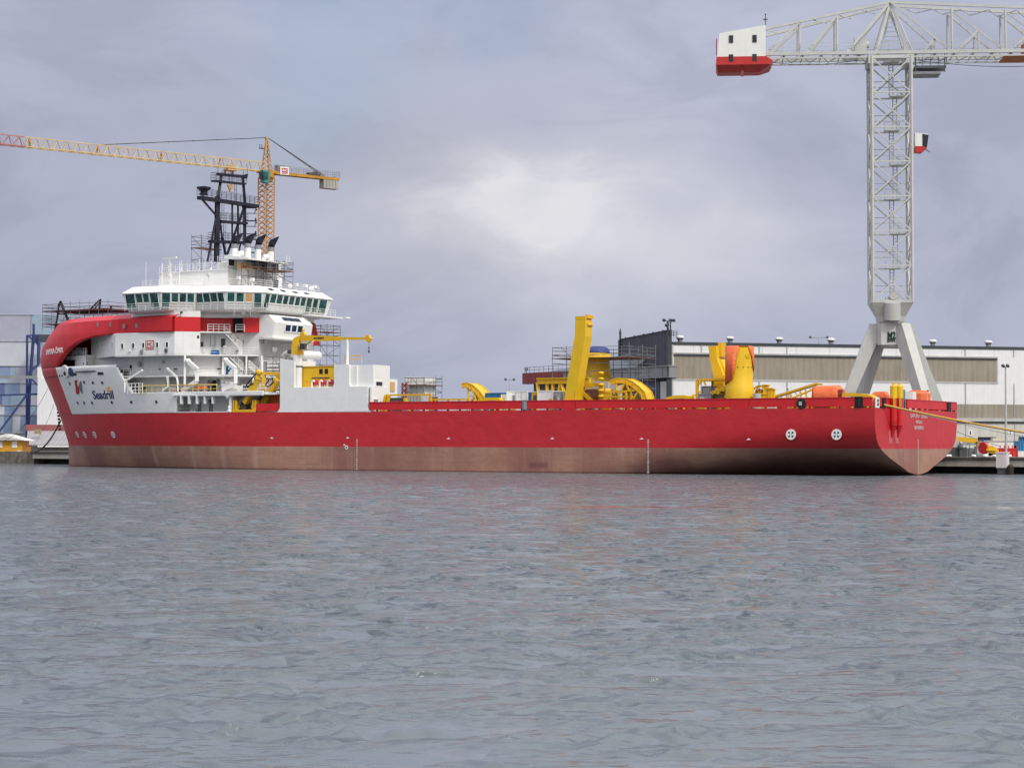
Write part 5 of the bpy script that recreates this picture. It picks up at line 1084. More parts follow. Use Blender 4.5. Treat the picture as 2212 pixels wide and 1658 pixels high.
flat_guide('low curved yellow pipe guide left of the yellow platform frame on posts', [(1560, 1045), (1620, 1010), (1700, 993), (1790, 990), (1838, 1000)], cA, 11.0, 2)
def cE(cx, cy): return 1445.4 + 0.198 * cx, 683.3 + 0.198 * cy
flat_guide('curved yellow pipe guide at the stern bulwark above the black chock', [(1890, 832), (1990, 832), (2080, 838), (2160, 850), (2205, 862), (2215, 880)], cE, 13.0, 1.8)
# --- beam frame and winch drive left of the guide
bf = thing('beam_frame', 'yellow beam frame behind the foot of the tall yellow column', 'steel frame', base_of(1200, 860, 8.0))
mb = MB(); a, c = hy(*cA(195, 832), 8.0), hy(*cA(762, 832), 8.0); zz = a.z; mb.box(a.x, 7.4, zz - .45, c.x, 8.0, zz + .3); mb.box(a.x, 7.2, zz + .2, c.x, 8.2, zz + .32); sub(mb, 'top_beam', YEL, bf)
for q0, q1 in (((200, 850), (225, 1040)), ((305, 850), (305, 1040)), ((450, 860), (400, 1000)), ((460, 860), (540, 1040)), ((370, 860), (350, 1040))): mb = MB(); e0, e1 = hy(*cA(*q0), 7.7), hy(*cA(*q1), 7.7); mb.bar(e0, (e1.x, 7.7, DZ), .2); sub(mb, 'leg', YEL, bf)
wf = thing('winch_frame', 'yellow winch frame with cable sheaves right of the tall yellow column', 'winch', base_of(1275, 860, 11.5))
mb = MB(); a, c = hy(*cA(680, 860), 11.5), hy(*cA(890, 860), 11.5); z1 = hy(*cA(780, 858), 11.5).z
for xx in (a.x, c.x): mb.box(xx - .25, 11.0, DZ, xx + .25, 11.5, z1)
mb.box(a.x, 11.0, z1 - .5, c.x, 11.5, z1); mb.bar((a.x, 11.3, z1 - 1.2), (c.x + .6, 11.3, DZ + .6), .22); mb.box(a.x, 11, DZ + .9, c.x, 11.4, DZ + 1.2); sub(mb, 'frame', YEL, wf)
mb = MB(); mb.bar((a.x - .3, 10.4, DZ + 1.9), (c.x + .3, 10.4, DZ + 1.9), .9, 18); sub(mb, 'drum', PLANK, wf)
mb = MB(); mb.box(a.x - .2, 8.6, DZ + 2.6, c.x + .2, 9.2, DZ + 3.6); sub(mb, 'white_panel', GREYL, wf)
mb = MB(); [mb.ball((c.x - .1, 11.6, DZ + 1.0 + .75 * k), .42, 8, .55) for k in range(6)]; sub(mb, 'chain_stack', YELB, wf)
mb = MB(); q0, q1 = hy(*cA(900, 980), 11.5), hy(*cA(990, 1040), 11.5); mb.box(q0.x, 10, DZ, q1.x, 11.5, q0.z); mb.bar((q0.x - .4, 11, q0.z + .3), (q1.x, 11, q0.z + .2), .5, 10); sub(mb, 'gearbox', YEL, wf)
pf = thing('platform_frame', 'small yellow open platform frame under the large curved pipe guide', 'steel frame', base_of(1335, 860, 12.5))
mb = MB(); a, c = hy(*cA(1000, 965), 12.5), hy(*cA(1165, 965), 12.5); 
for yy in (12.5, 11.2):
    for f in (0, .5, 1): xx = a.x + (c.x - a.x) * f; mb.box(xx - .12, yy - .2, DZ, xx + .12, yy, a.z)
    mb.box(a.x, yy - .2, a.z, c.x, yy, a.z + .22); mb.box(a.x, yy - .2, DZ + 1.6, c.x, yy, DZ + 1.75)
sub(mb, 'frame', YEL, pf); mb = MB(); mb.box(a.x, 11.2, a.z + .2, c.x, 12.5, a.z + .3); sub(mb, 'deck_plate', YEL, pf)
# --- big yellow reel tower with blue sheet and its scaffold
rt = thing('reel_tower', 'big flared yellow reel tower under a blue tarpaulin, ringed by scaffold', 'reel tower', base_of(1290, 860, -4, DZ))
def rloop(cy, cx0, cx1, n=20):
    a, c = hy(*cA(cx0, cy), -4), hy(*cA(cx1, cy), -4); z = (a.z + c.z) / 2; R_ = abs(a.x - c.x) / 2 * .86; cxm = (a.x + c.x) / 2
    return [(cxm + R_ * math.cos(2 * math.pi * i / n), -4 + R_ * math.sin(2 * math.pi * i / n), z) for i in range(n)]
mb = MB(); lp_ = [rloop(812, 655, 1050), rloop(800, 660, 1020), rloop(730, 690, 1005), rloop(650, 700, 995), rloop(585, 705, 990)]; lp_ = [[(x, y, DZ) for x, y, z in lp_[0]]] + lp_; mb.loft(lp_, smooth=True); sub(mb, 'reel_body', YEL, rt)
mb = MB(); mb.loft([rloop(585, 690, 1005), rloop(545, 690, 1005), rloop(530, 720, 980)], smooth=True); sub(mb, 'top_flange', YELB, rt)
mb = MB(); mb.loft([rloop(528, 715, 1000), rloop(490, 730, 985), rloop(470, 760, 960), rloop(458, 800, 900)], smooth=True); tag(mb.build('blue_tarpaulin', BLUET, None, SHIP, Vector(rloop(530, 800, 900)[0])), 'deep blue tarpaulin tied over the top of the yellow reel tower', 'tarpaulin')
a, c = hy(*cA(380, 560), -1.0), hy(*cA(1215, 560), -1.0)
scaffold('wide tube scaffold ringing the yellow reel tower, with railed plank deck', c.x, a.x, -8.5, -.6, DZ, hy(*cA(800, 465), -1).z, 9, 2, 8, planks=(hy(*cA(800, 583), -1).z,))
mb = MB(); a = hy(*cA(900, 830), 5); mb.box(a.x - 2.2, 2.5, DZ, a.x + 1.2, 5, hy(*cA(900, 840), 5).z); tag(mb.build('white_cover', GREYL, None, SHIP, (a.x, 4, DZ)), 'pale sheet covered machine between the winch frame and the curved guide', 'covered machine')
# --- containers and small units along the deck
def unit(name, label, cat, fn, q0, q1, y, dep, m_, group=None, parts=()):
    a, c = hy(*fn(q0[0], (q0[1] + q1[1]) / 2), y), hy(*fn(q1[0], (q0[1] + q1[1]) / 2), y); z1 = hy(*fn((q0[0] + q1[0]) / 2, q0[1]), y).z
    t_ = thing(name, label, cat, ((a.x + c.x) / 2, y - dep / 2, DZ), group=group); mb = MB(); mb.box(a.x, y - dep, DZ, c.x, y, z1); sub(mb, 'body', m_, t_)
    mb = MB()
    for xx in (a.x, c.x):
        for yy in (y, y - dep): mb.box(xx - .07, yy - .07, DZ, xx + .07, yy + .07, z1 + .03)
    for yy in (y, y - dep): mb.box(a.x, yy - .05, z1 - .08, c.x, yy + .05, z1 + .04)
    sub(mb, 'corner_frame', m_, t_)
    for fx0, fx1, fz0, fz1, mm, nm in parts:
        mb = MB(); mb.box(a.x + (c.x - a.x) * fx0, y - .02, DZ + (z1 - DZ) * fz0, a.x + (c.x - a.x) * fx1, y + .05, DZ + (z1 - DZ) * fz1); sub(mb, nm, mm, t_)
    for k in range(1, 8):
        pass
    return t_
CG = 'containers and cabins on the aft deck'
unit('container', 'long blue container behind the rising yellow pipe guide', 'container', cD, (1405, 968), (1632, 1060), 8.5, 2.4, BLUEC, CG, [(.3, .31, .05, .95, DKGREY, 'seam'), (.62, .63, .05, .95, DKGREY, 'seam')])
unit('container', 'small white cabin in front of the blue container', 'cabin', cD, (1578, 985), (1635, 1062), 11.0, 1.6, WHITE2, CG, [(.2, .6, .1, .85, GREYL, 'door')])
unit('container', 'long white cabin container with a grey doorway', 'container', cD, (1640, 950), (1862, 1055), 9.5, 2.4, WHITE2, CG, [(.08, .38, .05, .8, GREY, 'doorway'), (.42, .43, .05, .95, GREYL, 'seam'), (.7, .71, .05, .95, GREYL, 'seam')])
unit('container', 'narrow blue container at the right end of the white cabin container', 'container', cD, (1864, 960), (1912, 1045), 9.3, 2.4, BLUEC, CG, [(.45, .5, .05, .95, DKGREY, 'seam')])
unit('valve_cabinet', 'narrow yellow cabinet with drums, left of the plain white box', 'cabinet', cA, (145, 960), (203, 1045), 11, 1.2, YEL, None, [(.2, .8, .55, .85, DKGREY, 'panel')])
unit('container', 'plain white box unit left of the foot of the tall yellow column', 'container', cA, (207, 942), (368, 1052), 13.2, 2.2, WHITE2, CG, [(.78, .96, .03, .6, YEL, 'yellow_door')])
unit('pump_unit', 'white pump unit with valves touching the tall yellow column', 'pump', cA, (372, 955), (488, 1052), 13.0, 1.5, GREYL, None, [(.1, .3, .3, .8, GREY, 'panel'), (.45, .6, .2, .7, WHITE2, 'panel'), (.7, .9, .4, .9, GREY, 'panel')])
unit('grey_tank', 'pale ribbed grey box among the yellow frames near the side block', 'tank', cD, (555, 985), (700, 1075), 12, 2.4, GREYL, None, [(.2, .22, .05, .95, GREY, 'rib'), (.45, .47, .05, .95, GREY, 'rib'), (.7, .72, .05, .95, GREY, 'rib')])
unit('machinery_block', 'dark machinery block under the long low yellow frame', 'machinery', cD, (360, 1022), (520, 1075), 11, 2, DKGREY, None, [(.1, .3, .3, .7, GREY, 'panel'), (.4, .55, .5, .8, REDP, 'panel'), (.65, .9, .2, .6, GREY, 'panel')])
unit('machinery_block', 'brown machinery block right of the pale ribbed grey box', 'machinery', cD, (702, 1010), (788, 1072), 10, 2, PLANK, None, [(.1, .9, .5, .6, GREYL, 'panel')])
lw = thing('low_frame', 'long low yellow pipe frame next to the white side block', 'steel frame', base_of(870, 865, 13.0))
mb = MB(); a, c = hy(*cD(310, 993), 13), hy(*cD(800, 993), 13); mb.box(a.x, 12.8, a.z - .1, c.x, 13, a.z + .14); mb.bar((a.x, 12.9, a.z), (a.x + .6, 12.9, DZ), .2); mb.box(c.x - .15, 12.8, DZ, c.x + .15, 13, a.z); q = hy(*cD(345, 1000), 13); mb.bar((q.x, 12.9, a.z), (q.x + .5, 12.9, DZ), .22); q = hy(*cD(520, 1000), 13); mb.bar((q.x, 12.9, a.z - .4), (q.x - .6, 12.9, DZ), .2); sub(mb, 'beam', YEL, lw)
mb = MB(); a, c = hy(*cD(810, 1040), 12.5), hy(*cD(1215, 1040), 12.5); mb.box(a.x, 12.3, a.z - .1, c.x, 12.5, a.z + .12)
for f in (.03, .12, .45, .75, .97): x = a.x + (c.x - a.x) * f; mb.box(x - .1, 12.3, DZ, x + .1, 12.5, a.z)
sub(mb, 'lower_beam', YEL, lw)
mb = MB(); mb.rail([(a.x - 2, 6, DZ), (c.x + 2, 6, DZ)], hy(*cD(1000, 1005), 6).z - DZ, 2.2, .035); tag(mb.build('deck_railing', GALV, None, SHIP, (a.x, 6, DZ)), 'grey deck railing behind the low yellow frame', 'railing')
unit('white_module', 'tall white steel module inside a tube scaffold', 'module', cD, (530, 795), (738, 980), 2.0, 2.6, WHITE2, None, [(.3, .31, .1, .98, GREYL, 'seam'), (.6, .62, .1, .98, GREYL, 'seam')])
a, c = hy(*cD(525, 880), 3.0), hy(*cD(735, 880), 3.0); z1 = hy(*cD(700, 800), 3).z
scaffold('tube scaffold round the tall white steel module', c.x, a.x, -1.6, 3.0, DZ, z1, 3, 2, 5, planks=(hy(*cD(700, 880), 3).z,))
a, c = hy(*cD(494, 850), 3.2), hy(*cD(545, 850), 3.2); tt = thing('red_lattice_frame', 'small dark red lattice frame at the left side of the scaffolded white module', 'lattice', (a.x, 3, DZ)); mb = MB(); z0 = DZ
for xx in (a.x, c.x): mb.bar((xx, 3.2, z0), (xx, 3.2, z1 - .7), .09)
for k in range(4): za = z0 + (z1 - .7 - z0) * (.3 + .175 * k); zb_ = za + (z1 - .7 - z0) * .175; mb.bar((a.x, 3.2, za), (c.x, 3.2, zb_), .07); mb.bar((a.x, 3.2, zb_), (c.x, 3.2, za), .07)
sub(mb, 'lattice', RUST, tt)
yc = thing('yellow_cabinet', 'yellow framed cabinet with a wire grille on the white side block', 'cabinet', base_of(*c4(1900, 800), 12.6, 11.45))
mb = MB(); X0, X1, Z0, Z1 = pbox(mb, *c4(1838, 680), *c4(1958, 893), 13.0, 1.2, 11.45); sub(mb, 'body', YEL, yc); mb = MB(); mb.box(X0 - .2, 12.98, Z0 + (Z1 - Z0) * .45, X1 + .15, 13.06, Z1 - .25); sub(mb, 'grille', mat('brown wire grille', (.25, .19, .10), .7), yc)
mb = MB()
for f in (0, 1):
    x = X0 + (X1 - X0) * f; mb.box(x - .1, 13.0, Z0, x + .1, 13.12, Z1)
for z in (Z0 + (Z1 - Z0) * .4, Z1): mb.box(X0, 13.0, z - .1, X1, 13.12, z + .08)
sub(mb, 'frame', YELB, yc)
for k, (cx, lab) in enumerate(((1708, 'red drum left of the plywood panel on the white side block'), (1765, 'small red drum under the plywood panel'), (1815, 'red drum right of the white bracket, against the yellow cabinet'))):
    p = hy(*c4(cx, 860), 13.9); mb = MB(); mb.bar((p.x, 13.9, 11.45), (p.x, 13.9, 12.5), .36, 14); o = tag(mb.build('red_drum', REDEQ, None, SHIP, (p.x, 13.9, 11.45)), lab, 'drum', 'red drums on the white side block')
    mb = MB(); mb.bar((p.x, 13.9, 12.5), (p.x, 13.9, 12.56), .38, 14); sub(mb, 'lid', GREYL, o)
# --- yellow cylinder tower with orange sheet
p = hy(1606, 861, 11.5); ycx = p.x + .5; ycy = 11.5; r0 = 1.62
cy_ = thing('yellow_cylinder', 'stout yellow cylinder tower with a rounded slanting top', 'cylinder', (ycx, ycy, DZ)); n = 32
ztop_ = hy(1608, 749, 12.5).z
def cring(rf, hf_): return [(ycx + r0 * rf * math.cos(2 * math.pi * i / n), ycy + r0 * rf * math.sin(2 * math.pi * i / n), hf_(2 * math.pi * i / n)) for i in range(n)]
AF = math.atan2(.73, -.69)         # side that faces the water and the stern
slant = lambda a_: ztop_ - .02
mb = MB(); mb.loft([cring(1.14, lambda a_: DZ), cring(1.10, lambda a_: 9.6), cring(1.06, lambda a_: 10.9), cring(1.0, lambda a_: 11.1), cring(1.0, lambda a_: min(13.4, slant(a_))), cring(.98, slant)], smooth=True); sub(mb, 'shell', YELB, cy_)
for k in range(5): a_ = AF - .9 + .42 * k; disc((ycx + r0 * math.cos(a_), ycy + r0 * math.sin(a_), 13.2), (math.cos(a_), math.sin(a_), 0), .07, DKGREY, 'bolt', cy_)
disc((ycx + r0 * .99 * math.cos(AF + .3), ycy + r0 * .99 * math.sin(AF + .3), 14.6), (math.cos(AF + .3), math.sin(AF + .3), .0), .28, YEL, 'lifting_eye', cy_, .08)
mb = MB(); rng_ = random.Random(4)
aa = [AF + math.pi - 2.75 + 5.5 * i / 34 for i in range(35)]
def edge_z(a_): d = abs((a_ - AF + math.pi) % (2 * math.pi) - math.pi); return ztop_ + .15 - max(0, (d - .45)) * 0 
lo_ = []; hi_ = []; top_ = []
for i, a_ in enumerate(aa):
    sd_ = (a_ - AF + math.pi) % (2 * math.pi) - math.pi; d = abs(sd_); u_ = min(1, max(0, (d - .42) / (.40 if sd_ < 0 else .55)))
    zl_ = ztop_ - .22 - (3.9 if sd_ < 0 else 2.5) * u_ ** 1.3 - .5 * max(0, d - 1.0) + rng_.uniform(-.12, .12) * (u_ > .1); k = r0 * (1.02 + .05 * u_ + rng_.uniform(0, .025)); ca, sa = math.cos(a_), math.sin(a_)
    zl_ = min(zl_, ztop_ - .05); lo_.append((ycx + k * 1.02 * ca, ycy + k * 1.02 * sa, zl_)); hi_.append((ycx + k * ca, ycy + k * sa, ztop_ + .05 + rng_.uniform(-.03, .05))); top_.append((ycx + k * .85 * ca, ycy + k * .85 * sa, ztop_ + .16))
mb.loft([lo_, hi_, top_], cap=False, smooth=True, closed=False); mb.add(top_, [tuple(range(len(top_)))])
tp_ = mb.build('orange_tarpaulin', ORANGE, None, SHIP, (ycx, ycy, 12)); tag(tp_, 'orange tarpaulin wrapped round the top of the yellow cylinder tower', 'tarpaulin', 'orange tarpaulins on the ship')
md_ = tp_.modifiers.new('thickness', 'SOLIDIFY'); md_.thickness = .04
# --- second column pair with prop, and its platform
vc = thing('yellow_column', 'shorter yellow box column leaning to the left, propped, beside the yellow cylinder tower', 'steel column', base_of(1550, 860, 6.0))
colbox(vc, [(425, 512, 322, cE), (445, 520, 460, cE), (480, 590, 640, cE)], 6.0, 2.2, YELB, 'upper_column')
colbox(vc, [(490, 610, 640, cE), (455, 590, 760, cE), (450, 640, 905, cE)], 6.0, 2.6, YEL, 'lower_column')
colbox(vc, [(540, 560, 468, cE), (640, 665, 700, cE)], 5.4, 2.2, YELB, 'prop')
mb = MB(); e0, e1 = hy(*cE(555, 310), 5), hy(*cE(575, 440), 5); mb.box(e0.x - .3, 3.8, e1.z, e0.x + .2, 5.2, e0.z + .3); sub(mb, 'slot_plate', YEL, vc)
fr = thing('platform_frame', 'yellow platform frame on posts left of the yellow cylinder tower', 'steel frame', base_of(1535, 860, 9.0))
mb = MB(); a, c = hy(*cE(300, 690), 9), hy(*cE(705, 690), 9); mb.box(a.x, 6.5, a.z - .15, c.x, 9, a.z + .1)
for q in (300, 655): e = hy(*cE(q, 800), 9); mb.box(e.x - .17, 8.7, DZ, e.x + .17, 9, a.z)
for q0, q1 in (((312, 750), (355, 700)), ((400, 750), (375, 700)), ((600, 700), (650, 750)), ((320, 825), (355, 825)), ((250, 860), (290, 860)), ((250, 860), (250, 900))): mb.bar(hy(*cE(*q0), 8.9), hy(*cE(*q1), 8.9), .1)
mb.box(hy(*cE(395, 750), 8.9).x - .12, 6.6, DZ, hy(*cE(395, 750), 8.9).x + .12, 6.9, a.z); sub(mb, 'frame', YEL, fr)
unit('grey_cabinet', 'tall grey cabinet under the left end of the yellow platform frame', 'cabinet', cE, (362, 762), (452, 905), 8.6, 1.6, GREY, None, [(.1, .9, .55, .95, mat('grey cabinet door', (.30, .31, .34), .5), 'door')])
unit('grey_cabinet', 'low wide grey cabinet in front of the tall grey cabinet', 'cabinet', cE, (320, 845), (455, 905), 11.5, 1.4, GREY, None, [(.1, .5, .2, .8, GREYL, 'door')])
mv = thing('yellow_machine', 'yellow valve machine with pipes at the foot of the propped column', 'machine', base_of(1560, 860, 10.5)); mb = MB(); rr_ = random.Random(9)
for k in range(9): e = hy(*cE(470 + 26 * k, 0 + rr_.uniform(760, 880)), 10.5); mb.box(e.x - .3, 9.6, DZ, e.x + .3, 10.4, e.z)
sub(mb, 'manifold', YEL, mv); mb = MB()
for k in range(8): e = hy(*cE(480 + 28 * k, rr_.uniform(790, 875)), 10.9); mb.bar((e.x, 10.4, e.z), (e.x, 11.0, e.z), rr_.uniform(.14, .3), 10)
sub(mb, 'valve_wheels', YELB, mv); mb = MB()
for k in range(7): e = hy(*cE(480 + 30 * k, rr_.uniform(850, 890)), 11); mb.box(e.x - .14, 10.9, e.z - .12, e.x + .14, 11.0, e.z + .12)
sub(mb, 'ports', DKGREY, mv)
hr = thing('hose_reel', 'yellow rimmed hose reel standing right of the yellow cylinder tower', 'hose reel', base_of(*cE(985, 880), 10.0)); e = hy(*cE(985, 820), 10.0)
mb = MB(); ring = lambda rr, yy: [(e.x + rr * math.cos(2 * math.pi * i / 22), yy, e.z - .2 + rr * math.sin(2 * math.pi * i / 22)) for i in range(22)]
for yy in (10.0, 9.2): mb.loft([ring(1.0, yy), ring(1.0, yy - .08), ring(.82, yy - .08), ring(.82, yy)], cap=False); [mb.bar((e.x, yy, e.z - .2), (e.x + .9 * math.cos(k * math.pi / 3), yy, e.z - .2 + .9 * math.sin(k * math.pi / 3)), .04) for k in range(6)]
sub(mb, 'reel', YEL, hr); mb = MB(); mb.bar((e.x, 10, e.z - .2), (e.x, 9.2, e.z - .2), .55, 14); mb.box(e.x - .6, 9.1, DZ, e.x + .6, 10.1, e.z - 1.0); sub(mb, 'hub', PLANK, hr)
mb = MB(); q = hy(*cE(962, 868), 12); mb.bar((q.x, 12, DZ), (q.x, 12, q.z + .3), .55, 14); tag(mb.build('grey_drum', GREYL, None, SHIP, (q.x, 12, DZ)), 'pale grey drum at the right foot of the yellow cylinder tower', 'drum')
for cx, cy0, y, lab in ((1050, 752, 11.6, 'tallest of the yellow posts right of the hose reel, with a flat cap'), (1090, 790, 11.6, 'medium yellow post just right of the tallest capped post'), (1115, 800, 11.2, 'thin yellow post at the right end of the post row'), (1010, 850, 12.0, 'short yellow post in front of the hose reel')):
    q = hy(*cE(cx, cy0), y); o = thing('yellow_post', lab, 'post', (q.x, y, DZ), group='yellow posts on the aft deck'); mb = MB(); mb.box(q.x - .3, y - .5, DZ, q.x + .3, y, q.z); sub(mb, 'post', YEL, o); mb = MB(); mb.box(q.x - .42, y - .6, q.z, q.x + .42, y + .1, q.z + .12); sub(mb, 'cap', YELB, o)
gw = thing('yellow_gangway', 'sloping yellow gangway truss running up to the orange sheeted load', 'gangway', base_of(*cE(1150, 880), 9.0)); mb = MB()
for yy in (9.0, 7.8):
    a, c = hy(*cE(1130, 880), yy), hy(*cE(1600, 735), yy); mb.bar(a, c, .12); mb.bar(a - Z(.7) + Vector((-1.2, 0, 0)), c - Z(.55), .09); mb.bar(c, hy(*cE(1670, 742), yy), .12)
    for k in range(9): q = a.lerp(c, (k + .5) / 9); mb.bar(q, q + Vector((-.4, 0, -.6)), .05)
    for q in ((1320, 850), (1430, 810), (1490, 800)): e = hy(*cE(*q), yy); mb.bar(e, (e.x - .3, yy, DZ), .08)
sub(mb, 'truss', YEL, gw); mb = MB(); a, c = hy(*cE(1130, 880), 9), hy(*cE(1600, 735), 9); mb.loft([[a, a - Vector((0, 1.2, 0)), a - Vector((0, 1.2, .08)), a - Vector((0, 0, .08))], [c, c - Vector((0, 1.2, 0)), c - Vector((0, 1.2, .08)), c - Vector((0, 0, .08))]]); sub(mb, 'walkway', GREY, gw)
ol = thing('orange_load', 'orange sheeted boxy load on deck near the stern', 'covered load', base_of(1780, 858, 13.2)); mb = MB(); rr_ = random.Random(3)
a, c = hy(*cE(1525, 880), 13.2), hy(*cE(1835, 880), 13.2); zt_ = hy(*cE(1650, 755), 13.2).z; nx = 10; loops = []
for k in range(nx + 1):
    f = k / nx; x = a.x + (c.x - a.x) * f; sc = .86 if k in (0, nx) else 1; jz = lambda: rr_.uniform(-.06, .06); hi = (zt_ - DZ) * (sc if k else .92)
    loops.append([(x, 13.2 + jz(), DZ), (x - (.35 if k == 0 else 0), 13.2 + jz(), DZ + hi * .55), (x - (.5 if k == 0 else 0), 13.1 + jz(), DZ + hi * .93), (x - .4 * (k == 0), 12.7, DZ + hi + jz()), (x, 11.2, DZ + hi + jz()), (x, 10.7 + jz(), DZ + hi * .9), (x, 10.6, DZ)])
mb.loft(loops, smooth=True); tpo = sub(mb, 'sheet', ORANGE, ol)
mb = MB(); q = hy(*cE(1860, 825), 13.0); mb.box(q.x - .3, 12.5, q.z - .3, q.x + .3, 13.0, q.z + .3); mb.bar((q.x, 12.8, DZ), (q.x, 12.8, q.z), .12); sub(mb, 'red_fitting', RUST, ol)
for px, py0, y, x_, lab, arm_ in ((1703, 839, 9, None, 'thin deck lamp post with a hooked arm, left of the orange sheeted load', -1), (1927, 838, None, 3, 'thin deck lamp post left of the two yellow stern pins', -.6), (2003, 843, None, 3, 'thin deck lamp post right of the two yellow stern pins', .9)):
    q = hy(px, py0, y) if y is not None else hx(px, py0, x_); q = Vector(q); mb = MB(); mb.bar((q.x, q.y, DZ), q, .04); mb.path([q, q + Vector((-.1 * arm_, .3 * arm_, .1)), q + Vector((-.3 * arm_, .6 * arm_, 0))], .035); o = thing('deck_lamp', lab, 'lamp post', (q.x, q.y, DZ), group='hooked lamp posts on the aft deck'); sub(mb, 'pole', GREYL, o); mb = MB(); e = q + Vector((-.35 * arm_, .7 * arm_, -.08)); mb.ball(e, .12, 6); sub(mb, 'lamp_head', DKGREY, o)
for px, py, x_, lab in ((2000, 850, 4, 'orange sheet over gear behind the right side of the yellow stern pins'), (1918, 853, 4, 'orange sheet showing left of the yellow stern pins')):
    q = hx(px, py, x_); mb = MB(); w = 1.9 if px > 1950 else .7; mb.loft([[(x_, q.y - w, DZ), (x_, q.y + w, DZ), (x_ + 2, q.y + w, DZ), (x_ + 2, q.y - w, DZ)], [(x_, q.y - w, q.z), (x_, q.y + w, q.z), (x_ + 2, q.y + w, q.z), (x_ + 2, q.y - w, q.z)], [(x_ + .3, q.y - w * .8, q.z + .45), (x_ + .3, q.y + w * .8, q.z + .45), (x_ + 1.6, q.y + w * .8, q.z + .4), (x_ + 1.6, q.y - w * .8, q.z + .4)]]); tag(mb.build('orange_tarpaulin', ORANGE, None, SHIP, (x_, q.y, DZ)), lab, 'tarpaulin', 'orange tarpaulins on the ship')
q0 = hx(1967, 846, 3.5); mb = MB(); mb.box(3.0, q0.y - .7, DZ, 4.2, q0.y + .7, q0.z); tag(mb.build('white_cabinet', WHITE2, None, SHIP, (3.5, q0.y, DZ)), 'small white cabinet right of the yellow stern pins, before the orange sheet', 'cabinet')
# --- loose odds and ends seen through the gap under the bulwark
rr_ = random.Random(21); x = 70
ds = thing('deck_pipes', 'row of painted pipe ends and fittings low along the deck edge', 'deck fittings', (37, 13.4, DZ))
while x > 3:
    w = rr_.uniform(.3, 1.4); m_ = rr_.choice([YEL, WHITE2, YELB, GREY, WHITE2, PLANK]); mb = MB(); mb.box(x - w, 13.2, DZ, x, 13.6, DZ + rr_.uniform(.10, .22)); sub(mb, 'fitting', m_, ds); x -= w + rr_.uniform(.6, 3.5)
# ================================================================== QUAY AND SHORE
QZ = 2.15; QY = -17.2
qm = MB(); qm.prism([(420, QY - .3), (420, -60), (420, -3000), (-3000, -3000), (-900, -300), (-420, QY - .3)], -5.0 + 5, QZ) if False else qm.box(-500, -2500, QZ - .25, 900, QY - .25, QZ)
quay = qm.build('quay_ground', ASPH, None, SHIP, (0, 0, 0)); quay['kind'] = 'structure'
qe = MB(); qe.box(-500, QY - .5, QZ - .28, 166, QY + .15, QZ + .03); o = qe.build('quay_kerb', CONCD, None, SHIP, (0, 0, 0)); o['kind'] = 'structure'
qb = MB(); qb.box(-500, QY - .6, .95, 165.5, QY, QZ - .36); o = qb.build('quay_edge_beam', CONC, None, SHIP, (0, 0, 0)); o['kind'] = 'structure'
qw = MB(); qw.box(-500, -24, -4, 520, QY - 3.5, QZ - .26); o = qw.build('quay_back_wall', CONCD, None, SHIP, (0, 0, 0)); o['kind'] = 'structure'
ql = MB(); rr_ = random.Random(2)
for k in range(46): x = 165.5 + k * 1.6; ql.box(x, QY - 3, -2, x + 1.7, QY - rr_.uniform(-.3, .3), QZ - rr_.uniform(.0, .25))
o = ql.build('quay_wall_rough', mat('rough old quay stone', (.17, .15, .125), .9, var=.4, dirt=.5, dirtcol=(.05, .05, .045), scale=1.2, bump=.1), None, SHIP, (0, 0, 0)); o['kind'] = 'structure'
pile0 = None
for k, x in enumerate([-8.9, -17, -25, -33, 146, 150.5, 155, 141]):
    if pile0 is None:
        mb = MB(); mb.bar((x, QY - .8, -3), (x, QY - .8, 1.0), .42, 12); pile0 = tag(mb.build('quay_pile', CONC, None, SHIP, (x, QY - .8, -3)), 'round concrete pile under the quay edge beam', 'pile', 'piles under the quay')
    else: copy_thing(pile0, SHIP, (x, QY - .8, -3))
# ------------------------------------------------------------------ white hall
h1 = wp(1450, 738, 341); h2 = wp(2212, 748.5, 355); HE_ = Vector((h2.x - h1.x, h2.y - h1.y, 0)).normalized(); HN = Vector((HE_.y, -HE_.x, 0))
HALL = Matrix.Translation((h1.x, h1.y, 0)) @ Matrix(((HE_.x, -HN.x, 0), (HE_.y, -HN.y, 0), (0, 0, 1))).to_4x4()
HI = HALL.inverted(); H3 = HI.to_3x3(); HC_ = HI @ Vector((0, 0, HC))
def hp(px, py, y=0.0): d = H3 @ ray(px, py); t_ = (y - HC_.y) / d.y; return HC_ + t_ * d
HZ = h1.z; hall = thing('hall', 'long white hall with weathered brown window bands and a flat roof', 'building', (0, 0, QZ), HALL)
LB = 130
a0, a1 = hp(1456, 766.5), hp(1456, 821); b0, b1 = hp(2152, 773), hp(2152, 822); zA1, zA0 = (a0.z + b0.z) / 2, (a1.z + b1.z) / 2
c1_, c0_ = hp(2140, 873).z, hp(2140, 902.5).z
mb = MB(); mb.box(0, 0, QZ, LB, 31, HZ - .5); sub(mb, 'wall', HALLW, hall)
mb = MB(); mb.box(-.15, -.12, HZ - .5, LB, 31.2, HZ); sub(mb, 'roof_edge', ROOFD, hall)
mb = MB(); mb.box(a0.x, -.05, zA0, b0.x, .3, zA1); sub(mb, 'window_band', HALLB, hall)
mb = MB(); mb.box(a0.x - .2, -.22, zA1, b0.x + .2, .0, zA1 + .35); mb.box(b0.x, -.1, zA0, b0.x + .3, 0, zA1); mb.box(a0.x - .2, -.1, zA0 - .25, b0.x + .3, 0, zA0); sub(mb, 'band_frame', ROOFD if False else GREYL, hall)
mb = MB(); mb.box(a0.x, -.24, zA1 - .2, b0.x + .1, -.02, zA1 + .1); sub(mb, 'band_gutter', ROOFD, hall)
